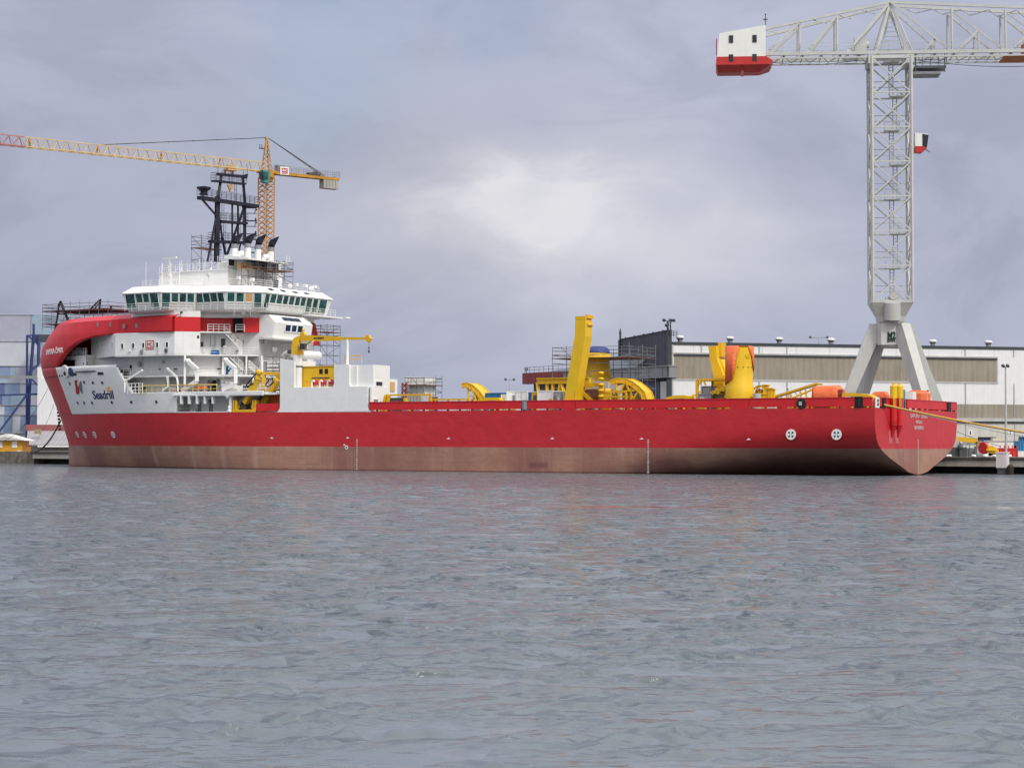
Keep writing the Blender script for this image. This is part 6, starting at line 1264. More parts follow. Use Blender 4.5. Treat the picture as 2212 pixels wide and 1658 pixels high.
xb = hp(1900, 880).x; mb = MB(); mb.box(xb, -.05, c0_, LB, .3, c1_); sub(mb, 'window_band', HALLB, hall)
mb = MB(); mb.box(xb, -.5, hp(2140, 910).z, LB, 0, c0_ - .02); sub(mb, 'ledge', GREYL, hall)
mb = MB(); zz = hp(2140, 912).z; mb.box(xb, -.3, zz - .1, LB, 0, zz + .12); sub(mb, 'ledge_dark_strip', ROOFD, hall)  # solid dark strip below the ledge
mb = MB(); mb.box(0, -.12, zz - 1.2 - 5, .35, 0, HZ - .5); sub(mb, 'corner_trim', GREYL, hall)
for px in (1515, 1640, 1700, 1860, 2085, 2190):
    x = hp(px, 800).x; mb = MB(); mb.bar((x, -.14, QZ), (x, -.14, zA0 - .25), .07, 6); mb.bar((x, -.14, zA1 + .4), (x, -.14, HZ - .5), .07, 6); sub(mb, 'downpipe', GREYL, hall)
mb = MB(); x = 4.0
while x < LB: mb.box(x, -.03, zA1 + .36, x + .05, .0, HZ - .5); x += 6.2
sub(mb, 'cladding_joints', mat('cladding joint', (.50, .50, .52), .6), hall)
WARM = mat('cream lower hall wall', (.57, .56, .52), .6, var=.05, dirt=.25, wave=(0, 5.0, .02)); mb = MB(); mb.box(xb, -.08, QZ, LB, .0, zz - .1); sub(mb, 'lower_wall', WARM, hall)
for c0, c1, s in ((2112, 2150, '1'), (2200, 2240, '2')):
    q0, q1 = hp(c0, 944), hp(c1, 952); mb = MB(); mb.box(q0.x, -.16, QZ, q1.x, -.07, q0.z); d_ = sub(mb, 'door', mat('blue roller door', (.05, .06, .17), .5), hall); mb = MB(); mb.box(q0.x, -.2, q0.z - .35, q1.x, -.1, q0.z + .05); sub(mb, 'door_head', BLACK, d_)
for cx, s in ((2095.5, '1'), (2182, '2')):
    q = hp(cx, 934.5); mb = MB(); mb.box(q.x - .38, -.14, q.z - .5, q.x + .38, -.08, q.z + .5); sg_ = sub(mb, 'number_sign', TEXTW, hall); text(s, .68, BLACK, sg_, (q.x, -.145, q.z), (1, 0, 0), (0, 0, 1), width=.24 if s == '1' else .4, bold=.02)
v0 = None
for px, lab in ((1469, 'leftmost white capped roof vent, next to the dark corner mast'), (1577, 'roof vent on the white hall above the shorter yellow column'), (1683, 'roof vent on the white hall right of the yellow cylinder tower'), (1795, 'roof vent on the white hall just left of the crane legs'), (1905, 'roof vent on the white hall behind the crane legs'), (2015, 'roof vent on the white hall just right of the crane legs'), (2135, 'rightmost roof vent, above the end of the brown window band')):
    q = hp(px, 735, 2.5)
    if v0 is None:
        v0 = thing('roof_vent', lab, 'roof vent', (q.x, 2.5, HZ), HALL, 'roof vents on the white hall'); mb = MB(); mb.bar((q.x, 2.5, HZ - .1), (q.x, 2.5, HZ + .8), .42, 12); mb.bar((q.x, 2.5, HZ + .55), (q.x, 2.5, HZ + .75), .5, 12, r2=.62); sub(mb, 'neck', GREY, v0)
        mb = MB(); mb.bar((q.x, 2.5, HZ + .8), (q.x, 2.5, HZ + 1.05), .74, 14); mb.bar((q.x, 2.5, HZ + 1.05), (q.x, 2.5, HZ + 1.2), .7, 14, r2=.45); sub(mb, 'cap', WHITE2, v0)
    else: copy_thing(v0, HALL, (q.x, 2.5, HZ), lab)
# dark ribbed end bay of the hall
dg = thing('dark_end_bay', 'dark ribbed gantry bay at the left end of the white hall', 'building', (0, 15, QZ), HALL)
eh = HZ + 1.9
mb = MB(); mb.box(-.5, .3, hp(1450, 797).z, -.05, 31, eh); sub(mb, 'hanging_door', HALLD, dg); mb = MB(); mb.box(-.62, .2, eh, .1, 31.2, eh + .18); [mb.box(-.66, y, eh, -.5, y + .25, eh + .32) for y in (3, 9, 15, 21, 27)]; sub(mb, 'top_edge', ROOFD, dg)
mb = MB(); mb.box(-.75, -.35, QZ, .0, .35, eh + .2); mb.box(-.8, 30.6, QZ, -.1, 31.4, eh); sub(mb, 'corner_column', ROOFD, dg)
mb = MB(); mb.box(-.45, .3, QZ, -.05, 31, hp(1450, 797).z); sub(mb, 'lower_recess', DARK, dg); mb = MB(); mb.bar((-.6, 1, hp(1450, 792).z), (-.6, 28, hp(1450, 797).z + .3), .12); sub(mb, 'cable_tray', GREY, dg)
cm = thing('corner_mast', 'dark floodlight mast at the corner of the white hall', 'light mast', (-.4, -.2, eh), HALL); zt_ = hp(1449, 690).z
mb = MB()
for s in ((-.3, 0), (.3, 0), (0, .5)): mb.bar((-.4 + s[0], s[1], eh), (-.4 + s[0], s[1], zt_ - .3), .07)
k = eh
while k < zt_ - 1: mb.bar((-.7, 0, k), (-.1, 0, k + .7), .04); mb.bar((-.1, 0, k + .7), (-.4, .5, k + 1.2), .04); k += .9
mb.bar((-1.2, 0, zt_ - .25), (.5, 0, zt_ - .25), .06); sub(mb, 'lattice', ROOFD, cm)
for x in (-1.2, .0, .5): mb = MB(); mb.bar((x, -.1, zt_ - .2), (x, .4, zt_ - .1), .24, 10, r2=.3); sub(mb, 'floodlight', ROOFD, cm)
mb = MB(); mb.rail([(-.9, -.4, zt_ - 3), (.9, -.4, zt_ - 3)], 1.0, .6, .04); mb.ball((-.9, -.2, zt_ - 1.0), .35, 8); sub(mb, 'service_basket', ROOFD, cm)
pm = thing('thin_roof_mast', 'thin dark mast at the far end of the dark ribbed bay', 'mast', (-.5, 31, eh), HALL); mb = MB(); mb.bar((-.5, 31, eh - 4), (-.5, 31, eh + 1.2), .2, 6); mb.bar((-.5, 31, eh + 1.2), (-.5, 31, eh + 2.2), .28, 6, r2=.05); sub(mb, 'pole', ROOFD, pm)
# crane runway shed left of the hall
g0 = wp(1452, 803, 340.6); g1 = wp(1134, 815, 381); GE = Vector((g1.x - g0.x, g1.y - g0.y, 0)); GL = GE.length; GE.normalize(); GNv = Vector((GE.y, -GE.x, 0)); GNv = GNv if GNv.y < 0 else -GNv
RUN = Matrix.Translation((g0.x, g0.y, 0)) @ Matrix(((GE.x, -GNv.x, 0), (GE.y, -GNv.y, 0), (0, 0, 1))).to_4x4()
sh = thing('runway_shed', 'dark blue grey shed under a rust red crane runway beam, behind the yellow reel tower', 'building', (GL / 2, 4, QZ), RUN)
mb = MB(); mb.box(.5, .6, QZ, GL - 2.2, 18, 15.3); sub(mb, 'wall', mat('blue grey shed wall', (.075, .08, .095), .7, var=.2, dirt=.3, wave=(0, 7.0, .05)), sh)
mb = MB(); mb.box(0, -.6, 15.3, GL * .70, .8, 17.2); [mb.box(x, -.75, 15.35, x + .12, -.6, 17.1) for x in [2 + 4 * k for k in range(8)]]; mb.box(-.1, -.8, 17.1, GL * .7, .9, 17.3); mb.box(-.1, -.8, 15.2, GL * .7, .9, 15.36); sub(mb, 'runway_beam', GREY, sh)
mb = MB(); mb.box(GL * .70, -.6, 15.2, GL, .8, 17.3); mb.box(GL * .9, -.7, 15.25, GL * .9 + .2, -.6, 17.25); sub(mb, 'runway_beam_end', RUST, sh)
mb = MB(); mb.loft([[(GL * .3, 2, 17.2), (GL * .95, 2, 17.2), (GL * .95, 16, 17.2), (GL * .3, 16, 17.2)], [(GL * .3, 8, 21.0), (GL * .55, 8, 20.2), (GL * .55, 9, 20.2), (GL * .3, 9, 21.0)]]); sub(mb, 'roof', mat('pale blue grey roof', (.13, .15, .18), .6), sh)
mb = MB(); mb.rail([(GL * .72, 0, 17.3), (GL, 0, 17.3)], 1.1, 1.6, .04, 1); mb.ball((GL - .5, 0, 18.2), .4, 6); mb.bar((GL - .5, 0, 17.3), (GL - .5, 0, 18.2), .08); sub(mb, 'runway_rail', GREY, sh)
mb = MB(); mb.box(3.5, -.1, QZ, 8.5, .6, 14.6); sub(mb, 'dark_door', HALLD, sh); mb = MB(); mb.box(.9, -.1, QZ, 3.3, .6, 14.6); sub(mb, 'grey_panel', GREYL, sh)
# lamp masts
def lamp_mast(label, px, py0, Yd, zb, heads, r=.12, group='tall lamp masts on the quay'):
    q = wp(px, py0, Yd); t_ = thing('lamp_mast', label, 'lamp mast', (q.x, q.y, zb), I4, group); mb = MB(); mb.bar((q.x, q.y, zb), (q.x, q.y, q.z), r, 8, r2=r * .6); sub(mb, 'pole', GREYL, t_)
    mb = MB(); mb.bar((q.x - heads, q.y, q.z), (q.x + heads, q.y, q.z), .05); sub(mb, 'cross_arm', GREY, t_)
    for s in (-1, 1): mb = MB(); mb.bar((q.x + s * heads, q.y - .3, q.z - .02), (q.x + s * heads, q.y + .2, q.z + .1), .18, 8, r2=.24); sub(mb, 'floodlight', DKGREY, t_)
    return t_
lamp_mast('tall thin lamp mast on the quay at the right edge, before the white hall', 2172, 791, 262, QZ, .3, .17)
lamp_mast('distant lamp mast rising behind the long white cabin container', 1101, 820, 372, QZ, .8, .09)
lamp_mast('double headed lamp mast showing above the white hall roof', 1769, 729, 372, QZ, 1.6, .12)
# ------------------------------------------------------------------ big white crane
CC = wp(1924, 700, 277); CC.z = 0
AU = R(-5.0); E1 = Vector((math.cos(AU), math.sin(AU), 0)); E2 = Vector((-math.sin(AU), math.cos(AU), 0))
CR = Matrix.Translation(CC) @ Matrix(((E1.x, E2.x, 0), (E1.y, E2.y, 0), (0, 0, 1))).to_4x4(); CRI = CR.inverted()
def zc_(py, px=1924): return wp(px, py, CC.y).z
crane = thing('hammerhead_crane', 'huge pale grey hammerhead quay crane on four splayed legs', 'crane', (0, 0, QZ), CR)
SF = (SHIP.to_3x3()); CR3I = CRI.to_3x3()
su = CR3I @ U; sv = CR3I @ V
zh0, zh1 = zc_(746), zc_(699)
mb = MB(); n = 16
def cring_(rr, z, k=n): return [(rr * math.cos(2 * math.pi * i / k), rr * math.sin(2 * math.pi * i / k), z) for i in range(k)]
mb.prism([(-1.95, -1.0), (-1.5, -2.0), (1.5, -2.0), (1.95, -1.0), (1.95, 1.0), (1.5, 2.0), (-1.5, 2.0), (-1.95, 1.0)], zh0, zh1); mb.bar((0, 0, zh1), (0, 0, zh1 + .25), 2.0, 20); mb.bar((0, 0, zh0 - .2), (0, 0, zh0), 1.85, 20); sub(mb, 'portal_head', CRANEW, crane)
for a_, b_ in ((1, -1), (1, 1), (-1, -1), (-1, 1)):
    foot = su * (8.0 * a_) + sv * (3.7 * b_); top = su * (2.5 * a_) + sv * (1.15 * b_)
    w0 = Vector((foot.x, foot.y, 0)).normalized(); w1 = Vector((-w0.y, w0.x, 0)); mb = MB()
    def sq(c, z, h, k): return [(c.x + w0.x * s * h + w1.x * t_ * k, c.y + w0.y * s * h + w1.y * t_ * k, z) for s, t_ in ((-1, -1), (1, -1), (1, 1), (-1, 1))]
    mb.loft([sq(foot, QZ + 1.2, .62, .7), sq(top, zh0 + .8, 1.0, .85), sq(top * .78, zh1 - .05, .75, .85)]); lg_ = sub(mb, 'portal_leg', CRANEW, crane)
    mb = MB(); mb.box(foot.x - 1.4, foot.y - .8, QZ, foot.x + 1.4, foot.y + .8, QZ + 1.3); sub(mb, 'bogie', DKGREY, lg_)
mb = MB(); f = su * 8.6
for b_ in (1, -1): p0 = su * 8.0 + sv * (3.7 * b_); p1 = su * -8.0 + sv * (3.7 * b_); mb.bar((p0.x, p0.y, QZ + 1.9), (p1.x, p1.y, QZ + 1.9), .55)
sub(mb, 'sill_beam', CRANEW, crane)
ld = MB(); p0 = su * 8.3 + sv * -3.2; p1 = su * 2.2 + sv * -.2; ld.stair((p0.x, p0.y, QZ + 2), (p1.x, p1.y, zh0 + .3), .8, (0, 1, 0), n=24); sub(ld, 'leg_stair', CRANEW, crane)
for t_, py, sz, wd in (('M2', 725.5, 1.0, 1.1), ('E901', 736, .5, 1.05)): 
    text(t_, sz, mat('dark green lettering', (.012, .03, .028), .5), crane, (-.1, -2.06, zc_(py)), (1, 0, 0), (0, 0, 1), width=wd, ext=.06, bold=.03)
zt0, zt1, zt2 = zc_(697), zc_(656), zc_(128)
HWD = 2.85
mb = MB(); mb.loft([[(s * 1.75, c_ * 1.75, zt0) for s, c_ in ((-1, -1), (1, -1), (1, 1), (-1, 1))], [(s * 1.9, c_ * 1.9, zt0 + .8) for s, c_ in ((-1, -1), (1, -1), (1, 1), (-1, 1))], [(s * HWD, c_ * HWD, zt1) for s, c_ in ((-1, -1), (1, -1), (1, 1), (-1, 1))], [(s * HWD, c_ * HWD, zt1 + .35) for s, c_ in ((-1, -1), (1, -1), (1, 1), (-1, 1))]]); sub(mb, 'slewing_base', CRANEW, crane)
mb = MB(); mb.bar((0, -2.1, zt0 + .3), (0, -2.5, zt1), 1.15, 14); sub(mb, 'base_drum', CRANEW, crane)
for s, c_ in ((-1, -1), (1, -1), (1, 1), (-1, 1)): mb = MB(); mb.bar((s * (HWD - .15), c_ * (HWD - .15), zt1), (s * (HWD - .15), c_ * (HWD - .15), zt2), .175); sub(mb, 'tower_post', CRANEW, crane)
NB = 7; hz = [zt1 + .3 + (zt2 - .6 - zt1) * k / NB for k in range(NB + 1)]; q = HWD - .15
for fi, (ax, sg) in enumerate((('y', -1), ('y', 1), ('x', -1), ('x', 1))):
    mb = MB(); P_ = (lambda t_, z: (t_, sg * q, z)) if ax == 'y' else (lambda t_, z: (sg * q, t_, z))
    for k in range(NB):
        r_ = .11 if k % 2 == 0 else .085
        mb.bar(P_(-q, hz[k]), P_(q, hz[k + 1]), .088); mb.bar(P_(q, hz[k]), P_(-q, hz[k + 1]), .088)
        mb.bar(P_(-q, hz[k + 1]), P_(q, hz[k + 1]), .10)
        if ax == 'x' or sg == 1: zz = (hz[k] + hz[k + 1]) / 2; mb.bar(P_(-q, zz), P_(q, zz), .045); mb.bar(P_(-q, zz - .8), P_(q, zz - .8), .04)
    sub(mb, 'tower_bracing', CRANEW, crane)
for k in range(1, NB + 1):
    mb = MB(); x = -.6 if k % 2 else .2; mb.box(x - .2, -.9, hz[k] - 1.5 if False else hz[k] - .25, x + 1.9, 1.2, hz[k] - .12); mb.rail([(x - .2, -.9, hz[k] - .12), (x + 1.9, -.9, hz[k] - .12)], 1.0, 1.0, .03); sub(mb, 'tower_landing', CRANEW, crane)
mb = MB()
for k in range(NB):
    x = .5 if k % 2 else 0; mb.bar((x, .6, hz[k]), (x, .6, hz[k + 1]), .05); mb.bar((x + .55, .6, hz[k]), (x + .55, .6, hz[k + 1]), .05)
    z = hz[k]
    while z < hz[k + 1]: mb.bar((x, .6, z), (x + .55, .6, z), .03); z += .45
sub(mb, 'tower_ladder', CRANEW, crane)
mb = MB(); mb.bar((.1, -2.3, zt1 + .9), (.1, -2.9, zt1 + .9), .55, 12); mb.box(-.9, -2.6, zt1 + .35, .9, -1.6, zt1 + .8); sub(mb, 'slewing_motor', GREYL, crane)
# jib and counter-jib
def e1(px, Yl=0): return (CRI @ wp(px, 120, CC.y)).x
BW = 2.45; zb_ = zc_(121); zap = zc_(9)
xL = e1(1652); xR = 46.0
topL = [(0, zap), (xL, wp(1653, 66, CC.y).z)]; topR = lambda x: zap - .9 - (zap - .9 - wp(2212, 36, CC.y).z) * x / e1(2212)
def tl(x): return zap - .6 + (topL[1][1] - zap + .6) * x / xL
for s in (-1, 1):
    mb = MB(); mb.bar((xL - 6, s * BW, zb_), (xR, s * BW, zb_), .22); mb.bar((xL - 5, s * BW, zb_ - .6), (xR, s * BW, zb_ - .6), .10); sub(mb, 'lower_chord', CRANEW, crane)
    mb = MB(); mb.bar((0, s * BW * .45, zap), (xL, s * BW, topL[1][1]), .17); sub(mb, 'upper_chord', CRANEW, crane)
    mb = MB(); mb.bar((0, s * BW * .45, zap), (xR, s * BW, topR(xR)), .17); sub(mb, 'upper_chord', CRANEW, crane)
    xs_ = [e1(1726), e1(1806)]; mb = MB()
    for x in xs_: mb.bar((x, s * BW, zb_), (x, s * (BW * .8), tl(x)), 0.118)
    mb.bar((xL, s * BW, zb_), (xs_[0], s * BW * .85, tl(xs_[0])), 0.148); mb.bar((xs_[0] + .9, s * BW, zb_), (xs_[1], s * BW * .8, tl(xs_[1])), 0.148); mb.bar((xs_[1] + 1.3, s * BW, zb_), (0, s * BW * .5, zap), 0.163)
    sub(mb, 'counter_jib_web', CRANEW, crane)
    mb = MB(); xr_ = [e1(2050), e1(2163), e1(2163) + 7.4, e1(2163) + 14.8]
    for x in xr_: mb.bar((x, s * BW, zb_), (x, s * BW * .85, topR(x)), 0.118)
    st = [(0, zap)] + [(x, topR(x)) for x in xr_]
    for (xa_, za_), xb_ in zip(st[:-1], xr_): mb.bar((xa_, s * BW * .6, za_), (xb_, s * BW, zb_), 0.126)
    for xa_, xb_ in zip([e1(1980)] + xr_[:-1], xr_):
        xm = (xa_ + xb_) / 2 if xa_ > 3 else (xa_ + xb_) / 2 - .5; xo = xa_ if xa_ > 4 else 0; zo = topR(xa_) if xa_ > 4 else zap; zm = zo + (zb_ - zo) * (xm - xo) / (xb_ - xo); mb.bar((xa_ + .6, s * BW, zb_), (xm, s * BW * .8, zm), 0.104); mb.bar((xm, s * BW, zb_), (xm, s * BW * .8, zm), 0.089)
    sub(mb, 'jib_web', CRANEW, crane)
    mb = MB(); mb.bar((e1(1888), s * BW, zb_), (0, s * BW * .45, zap), 0.178); mb.bar((e1(1966), s * BW, zb_), (0, s * BW * .45, zap), 0.178); sub(mb, 'apex_frame', CRANEW, crane)
mb = MB(); x = xL
while x < xR - 2.5: mb.bar((x, -BW, zb_ - .3), (x + 1.3, BW, zb_ - .3), .07); mb.bar((x + 1.3, BW, zb_ - .3), (x + 2.6, -BW, zb_ - .3), .07); mb.bar((x, -BW, zb_ - .3), (x, BW, zb_ - .3), .07); x += 2.6
sub(mb, 'jib_bracing', CRANEW, crane)
mb = MB(); x = 2.0; k = 0
while x < xR - 3: z = topR(x); w_ = BW * (.5 + .5 * min(1, x / 20)); mb.bar((x, -w_, z), (x + 1.9, w_, topR(x + 1.9)), .06); mb.bar((x + 1.9, w_, topR(x + 1.9)), (x + 3.8, -w_, topR(x + 3.8)), .06); x += 3.8
x = xL
while x < -2: z = tl(x); w_ = BW * .8; mb.bar((x, -w_, z), (x + 2, w_, tl(x + 2)), .06); x += 3.4
sub(mb, 'top_bracing', CRANEW, crane)
mb = MB(); mb.rail([(xL, -BW - .3, zb_ + .3), (xR, -BW - .3, zb_ + .3)], 1.15, 2.4, .03, 1); mb.rail([(xL, BW + .3, zb_ + .3), (xR, BW + .3, zb_ + .3)], 1.15, 2.4, .03, 1); sub(mb, 'jib_rail', CRANEW, crane)
mb = MB()
for k in range(9): z = zb_ + .8 + k * (zap - zb_ - 1.5) / 9; f = 1 - k / 9; mb.bar((-2.2 * f, 0, z), (2.2 * f, 0, z), .04)
mb.bar((e1(1900), 0, zb_), (.3, 0, zap - .4), .08); mb.bar((e1(1955), .4, zb_), (.2, .4, zap - .4), .08); sub(mb, 'apex_ladder', CRANEW, crane)
mb = MB(); mb.box(-BW - .7, -BW - .3, zb_ - 1.5, -BW + .3, BW + .3, zb_ - .3); mb.box(BW - .4, -BW - .3, zb_ - 1.5, BW + .7, BW + .3, zb_ - .3); mb.box(-BW, -BW - .2, zb_ - 1.0, BW, -BW + .3, zb_ - .35); sub(mb, 'tower_head', CRANEW, crane)
mh0, mh1 = e1(1549), e1(1653)
mb = MB(); zq0, zq1, zq2 = wp(1550, 126, CC.y).z, wp(1552, 75, CC.y).z, wp(1652, 59, CC.y).z
mb.loft([[(x, -3.0, z) for x, z in ((mh0, zq0), (mh1, zq0), (mh1, zq2), (mh0 + .3, zq1))], [(x, 3.0, z) for x, z in ((mh0, zq0), (mh1, zq0), (mh1, zq2), (mh0 + .3, zq1))]]); mh = sub(mb, 'machinery_house', mat('white crane house paint', (.78, .78, .75), .5, var=.03, dirt=.08), crane)
zr = wp(1550, 155, CC.y).z; zr1 = wp(1550, 143, CC.y).z
prof = [(mh0 - .1, zq0 + .02), (mh0 - .1, zr1), (mh1 + .7, zr1), (mh1 + 1.0, zr1 + .5), (mh1 + .1, zq0 + .02)]
mb = MB(); mb.loft([[(x, -3.05, z) for x, z in prof], [(x, 3.0, z) for x, z in prof]])
mb.loft([[(mh0 - .1, -3.05, zr1), (mh1 + .7, -3.05, zr1), (mh1 + .7, 3, zr1), (mh0 - .1, 3, zr1)], [(mh0 + .1, -1.3, zr), (mh1 - .8, -1.3, zr), (mh1 - .8, 1.3, zr), (mh0 + .1, 1.3, zr)]]); sub(mb, 'ballast_skirt', mat('crane red paint', (.50, .028, .028), .45, var=.08), mh)
mb = MB(); mb.box(mh0 + 3.3, -2.6, zr - .7, mh0 + 3.7, -2.0, zr); sub(mb, 'skirt_pin', RUST, mh)
for cx in (175, 337): 
    for cy0, cy1 in ((258, 308), (390, 438)): a = CRI @ wp(1524.3 + .3109 * (cx - 14), .3109 * cy0, CC.y); c = CRI @ wp(1524.3 + .3109 * (cx + 15), .3109 * cy1, CC.y); mb = MB(); mb.box(a.x, -3.1, c.z, c.x, -3.0, a.z); sub(mb, 'window', GLASSD, mh)
mb = MB(); mb.box(mh0 - .12, -2, zq0 + .6, mh0 - .02, -.8, zq1 - .6); sub(mb, 'red_stripe', SIGNRED, mh)
mb = MB(); mb.bar((mh1, -2.5, zq2), (mh1, -2.5, zq2 + 1.6), .04); mb.box(mh1 - .3, -2.6, zq2 + .8, mh1 + .3, -2.4, zq2 + .95); mb.ball((mh1, -2.5, zq2 + 1.6), .12, 6); sub(mb, 'wind_vane', DKGREY, mh)
cb0, cb1 = e1(1971), e1(1999); zcb0, zcb1 = wp(1980, 335, CC.y).z, wp(1980, 293, CC.y).z; zcm = wp(1980, 322, CC.y).z
mb = MB(); mb.loft([[(x, -2.4, z) for x, z in ((cb0, zcm), (cb1 - .35, zcm), (cb1, zcb1 - .2), (cb0, zcb1))], [(x, -.6, z) for x, z in ((cb0, zcm), (cb1 - .35, zcm), (cb1, zcb1 - .2), (cb0, zcb1))]]); cab = sub(mb, 'operator_cab', MATS['white crane house paint'], crane)
mb = MB(); mb.loft([[(x, -2.42, z) for x, z in ((cb0, zcm), (cb0, zcb0 + .1), (cb1 - .9, zcb0), (cb1 - .4, zcb0 + .4), (cb1 - .35, zcm))], [(x, -.6, z) for x, z in ((cb0, zcm), (cb0, zcb0 + .1), (cb1 - .9, zcb0), (cb1 - .4, zcb0 + .4), (cb1 - .35, zcm))]]); sub(mb, 'cab_base', MATS['crane red paint'], cab)
mb = MB(); mb.loft([[(x, y, z) for x, z in ((cb0 + 1.0, zcm + .1), (cb1 - .2, zcm - .2), (cb1 + .03, zcb1 - .35), (cb0 + 1.0, zcb1 - .2))] for y in (-2.46, -1.0)]); sub(mb, 'window', GLASSD, cab)
mb = MB(); mb.bar((cb1 - .5, -2, zcm - .3), (cb1 + .3, -2, zcm - .8), .1); sub(mb, 'cab_lamp', GREY, cab)
pz = wp(1990, 158, CC.y).z; mb = MB(); x0, x1 = e1(1969), e1(2040); mb.box(x0, -1.6, pz - .5, x1 - .8, 1.6, pz - .15); mb.box(x0 + .3, -1.2, pz + .4, x1, 1.6, pz + .75); mb.rail([(x0 + .2, -1.5, pz + .75), (x1, -1.5, pz + .75)], 1.2, 1.0, .035); [mb.bar((x, -1.2, pz - .2), (x, -1.2, zb_), .06) for x in (x0 + .4, x1 - .2)]; sub(mb, 'service_platform', GREY, crane)
mb = MB(); n = 14; pts = [(4 + 26 * k / n, -.6, zb_ - .9 - 1.6 * math.sin(math.pi * k / n) * .6) for k in range(n + 1)]; mb.path(pts, .045, 5); pts = [(xL + 13 * k / n, -.6, zb_ - .7 - .9 * math.sin(math.pi * k / n) * .6) for k in range(n + 1)]; mb.path(pts, .035, 5); sub(mb, 'trolley_cable', DKGREY, crane)
mb = MB(); x = e1(2207); mb.box(x, -BW + .2, zb_ - .2, x + 3, BW - .2, zb_ + 1.6); mb.box(x - 3, -BW, zb_ - .75, x + 6, BW, zb_ - .55); sub(mb, 'trolley', mat('orange rust trolley', (.42, .15, .04), .7, var=.25), crane)
mb = MB(); mb.box(e1(1845), -1.8, zb_ + .35, e1(1870), 1.2, zb_ + 2.3); mb.bar((e1(1870), -1, zb_ + 1.4), (e1(1876), -1, zb_ + 1.4), .5, 10); sub(mb, 'hoist_winch', CRANEW, crane)
# ------------------------------------------------------------------ tower crane behind the ship
TCp = wp(575.5, 400, 336); TCp.z = 0; JD = Vector((-.782, -.624, 0)); JN = Vector((.624, -.782, 0))
TC = Matrix.Translation(TCp) @ Matrix(((JD.x, JN.x, 0), (JD.y, JN.y, 0), (0, 0, 1))).to_4x4(); TCI = TC.inverted()
def zt_t(py): return wp(575.5, py, 336).z
tcr = thing('tower_crane', 'slim orange yellow tower crane rising behind the ship, jib to the left', 'crane', (0, 0, QZ), TC)
md = Matrix.Rotation(R(10), 3, 'Z'); hw = .95; cs = [md @ Vector((s * hw, c_ * hw, 0)) for s, c_ in ((-1, -1), (1, -1), (1, 1), (-1, 1))]
zm0, zm1 = QZ, zt_t(384); mb = MB(); nb = 26
for c_ in cs: mb.bar((c_.x, c_.y, zm0), (c_.x, c_.y, zm1), .10)
for k in range(nb):
    za, zb2 = zm0 + (zm1 - zm0) * k / nb, zm0 + (zm1 - zm0) * (k + 1) / nb; zmid = (za + zb2) / 2
    for i in range(4):
        a, c = cs[i], cs[(i + 1) % 4]; m0 = (a + c) / 2
        mb.bar((a.x, a.y, za), (c.x, c.y, zmid), .05); mb.bar((c.x, c.y, zmid), (a.x, a.y, zb2), .05); mb.bar((c.x, c.y, za), (a.x, a.y, zmid), .05); mb.bar((a.x, a.y, zmid), (c.x, c.y, zb2), .05)
sub(mb, 'mast', CRANEY, tcr)
mb = MB(); mb.bar((0, 0, zm1), (0, 0, zt_t(374)), 1.35, 14); mb.bar((0, 0, zm1 - .8), (0, 0, zm1), .8, 10, r2=1.3); mb.box(-1.4, -1.1, zt_t(374), 1.4, 1.1, zt_t(369)); sub(mb, 'slewing_ring', mat('ochre crane paint', (.50, .25, .03), .5, var=.15), tcr)
zj = zt_t(371); zjt = zj + 1.55; J1 = 60.0; ztip = zt_t(298)
sp_ = [(0.8, 40, CRANEY2, 'jib'), (40, 44, CRANEY2, 'jib'), (44, J1, CRANER, 'jib_tip')]
zl_ = lambda x: zj
def jib(x0, x1, m_, nm):
    mb = MB(); 
    for s in (-.6, .6): mb.bar((x0, s, zj), (x1, s, zj), .075)
    mb.bar((x0, 0, zjt), (x1, 0, zjt), .075); x = x0; 
    while x < x1 - .1:
        e = min(x + 1.75, x1)
        for s in (-.6, .6): mb.bar((x, s, zj), ((x + e) / 2, 0, zjt), .042); mb.bar(((x + e) / 2, 0, zjt), (e, s, zj), .042)
        mb.bar((x, -.6, zj), (x, .6, zj), .04); mb.bar((x, -.6, zj), (e, .6, zj), .03); x = e
    return sub(mb, nm, m_, tcr)
jib(.8, 44, CRANEY2, 'jib'); jib(44, J1, CRANER, 'jib_tip')
mb = MB()
for x in (9, 20, 31.5, 43): 
    for s in (-.6, 0, .6): mb.bar((x, s, zj), (x + .0, s * .1, zjt), .055)
sub(mb, 'jib_joints', CRANEY, tcr)
CJ = -14.3; mb = MB(); mb.box(CJ, -.75, zj - .35, -.5, -.45, zj + .1); mb.box(CJ, .45, zj - .35, -.5, .75, zj + .1); mb.box(CJ, -.75, zj - .05, -.5, .75, zj + .0); sub(mb, 'counter_jib', MATS['ochre crane paint'], tcr)
mb = MB(); mb.rail([(-1, -.75, zj + .1), (CJ, -.75, zj + .1), (CJ, .75, zj + .1), (-1, .75, zj + .1)], 1.05, 1.4, .025); sub(mb, 'counter_jib_rail', GREY, tcr)
for k in range(5): mb = MB(); x = CJ + .15 + k * .62; mb.box(x, -.7, zj - 1.9, x + .57, .7, zj - .4); sub(mb, 'counterweight', CONC, tcr)
mb = MB(); mb.box(CJ + 3.8, -.5, zj + .1, CJ + 6, .5, zj + .65); mb.bar((CJ + 4.6, -.5, zj + .5), (CJ + 4.6, .5, zj + .5), .4, 10); sub(mb, 'hoist_winch', DKGREY, tcr)
mb = MB(); tb_ = [(s * .75, c_ * .6) for s, c_ in ((-1, -1), (1, -1), (1, 1), (-1, 1))]
for x, y in tb_: mb.bar((x, y, zj), (x * .12, y * .12, ztip), .08)
